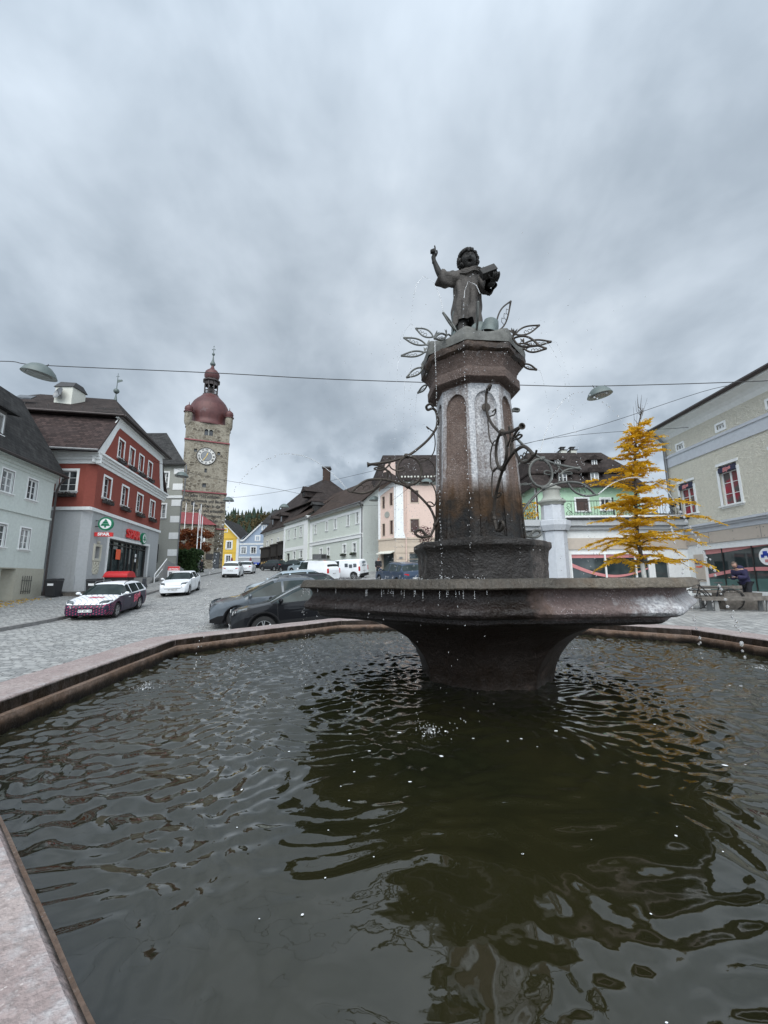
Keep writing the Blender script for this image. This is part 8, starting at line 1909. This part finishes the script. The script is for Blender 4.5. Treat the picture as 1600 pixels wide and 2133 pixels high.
# yellow autumn conifer
tx, ty = 8.95, 14.0; tz = G(tx, ty); rr = random.Random(21)
TR = thing('tree', 'young conifer with golden yellow autumn needles and a white painted lower trunk', 'tree', (tx, ty, tz))
axis = smooth([(tx, ty, tz - .05), (tx - .04, ty, 1.9), (tx - .10, ty, 3.2), (tx + .0, ty, 4.6), (tx + .12, ty, 5.9), (tx + .35, ty, 7.0), (tx + .62, ty, 7.75)], 8)
def axat(z): return min(axis, key=lambda p: abs(p.z - z))
lowp = [p for p in axis if p.z <= 2.15]; hip = [p for p in axis if p.z >= 2.0]
m = MB(); m.tube(lowp, [.085 - .018 * i / len(lowp) for i in range(len(lowp))], 10); m.build('painted_trunk', M['barkwhite'], TR)
m = MB(); m.tube(hip, [.062 * (1 - i / len(hip)) ** .8 + .006 for i in range(len(hip))], 9)
NB = MB()
def spray(p, d, L):
    """a drooping feathery twig"""
    n = max(3, int(L / .045)); side = d.cross(Vector((0, 0, 1))).normalized(); pts = []
    for i in range(n + 1):
        f = i / n; pts.append(p + d * L * f + Vector((0, 0, -.16 * L * f * f)))
    for i in range(n):
        for sg in (-1, 1):
            if rr.random() < .12: continue
            a = pts[i]; ln = rr.uniform(.07, .14) * (1.15 - .5 * i / n); q = (side * sg * .75 + d * .55 + Vector((0, 0, rr.uniform(-.75, .05)))).normalized() * ln; w = d.lerp(Vector((0, 0, 1)), .3).normalized() * rr.uniform(.015, .028)
            NB.add([a, a + q * .5 + w, a + q, a + q * .5 - w], [(0, 1, 2, 3)])
for k in range(91):
    z = 2.18 + (7.2 - 2.18) * ((k // 7) / 12.6) ** .95 + rr.uniform(-.17, .17); f = (z - 2.15) / 5.2; p0 = axat(z).copy(); p0.z = z
    ang = k * .8976 + (k // 7) * .41 + rr.uniform(-.35, .35); L = (2.1 * (1 - f) ** .78 + .2) * rr.uniform(.45, 1.12)
    if .25 < f < .6: L *= 1.15
    d = Vector((math.cos(ang), math.sin(ang), rr.uniform(.25, .75))).normalized(); pts = []; nseg = 7
    for i in range(nseg + 1):
        u = i / nseg; pts.append(p0 + Vector((d.x, d.y, 0)) * L * u + Vector((0, 0, L * (d.z * u * .55 - (.22 * u * u + .10 * u ** 4) * (1 - f)) + .03 * math.sin(u * 9 + k))))
    m.tube(pts, [.022 * (1 - u / (nseg + 1)) * (1.1 - f * .6) + .003 for u in range(nseg + 1)], 5)
    for i in range(1, nseg + 1):
        if f > .88 and rr.random() < .6: continue
        dd = (pts[i] - pts[i - 1]).normalized(); nsp = rr.choice((4, 7, 9)) if f < .45 else rr.choice((2, 4, 6))
        for j in range(nsp):
            q = pts[i - 1].lerp(pts[i], rr.random()); sg = rr.choice((-1, 1)); s_ = dd.cross(Vector((0, 0, 1))).normalized() * sg
            v = (dd * rr.uniform(.4, 1.0) + s_ * rr.uniform(.2, .9) + Vector((0, 0, rr.uniform(-.25, .3)))).normalized(); spray(q, v, rr.uniform(.16, .38) * (1.1 - .45 * i / nseg))
        if i == nseg: spray(pts[i], dd, .3)
for _ in range(14):
    z = rr.uniform(6.9, 7.7); p0 = axat(z).copy(); a = rr.random() * 6.28; m.tube([p0, p0 + Vector((math.cos(a) * .12, math.sin(a) * .1, .2)), p0 + Vector((math.cos(a) * .2 + .1, math.sin(a) * .15, rr.uniform(.4, .75)))], [.008, .006, .003], 4)
m.build('trunk', M['bark'], TR); NB.build('crown', M['larch'], TR)
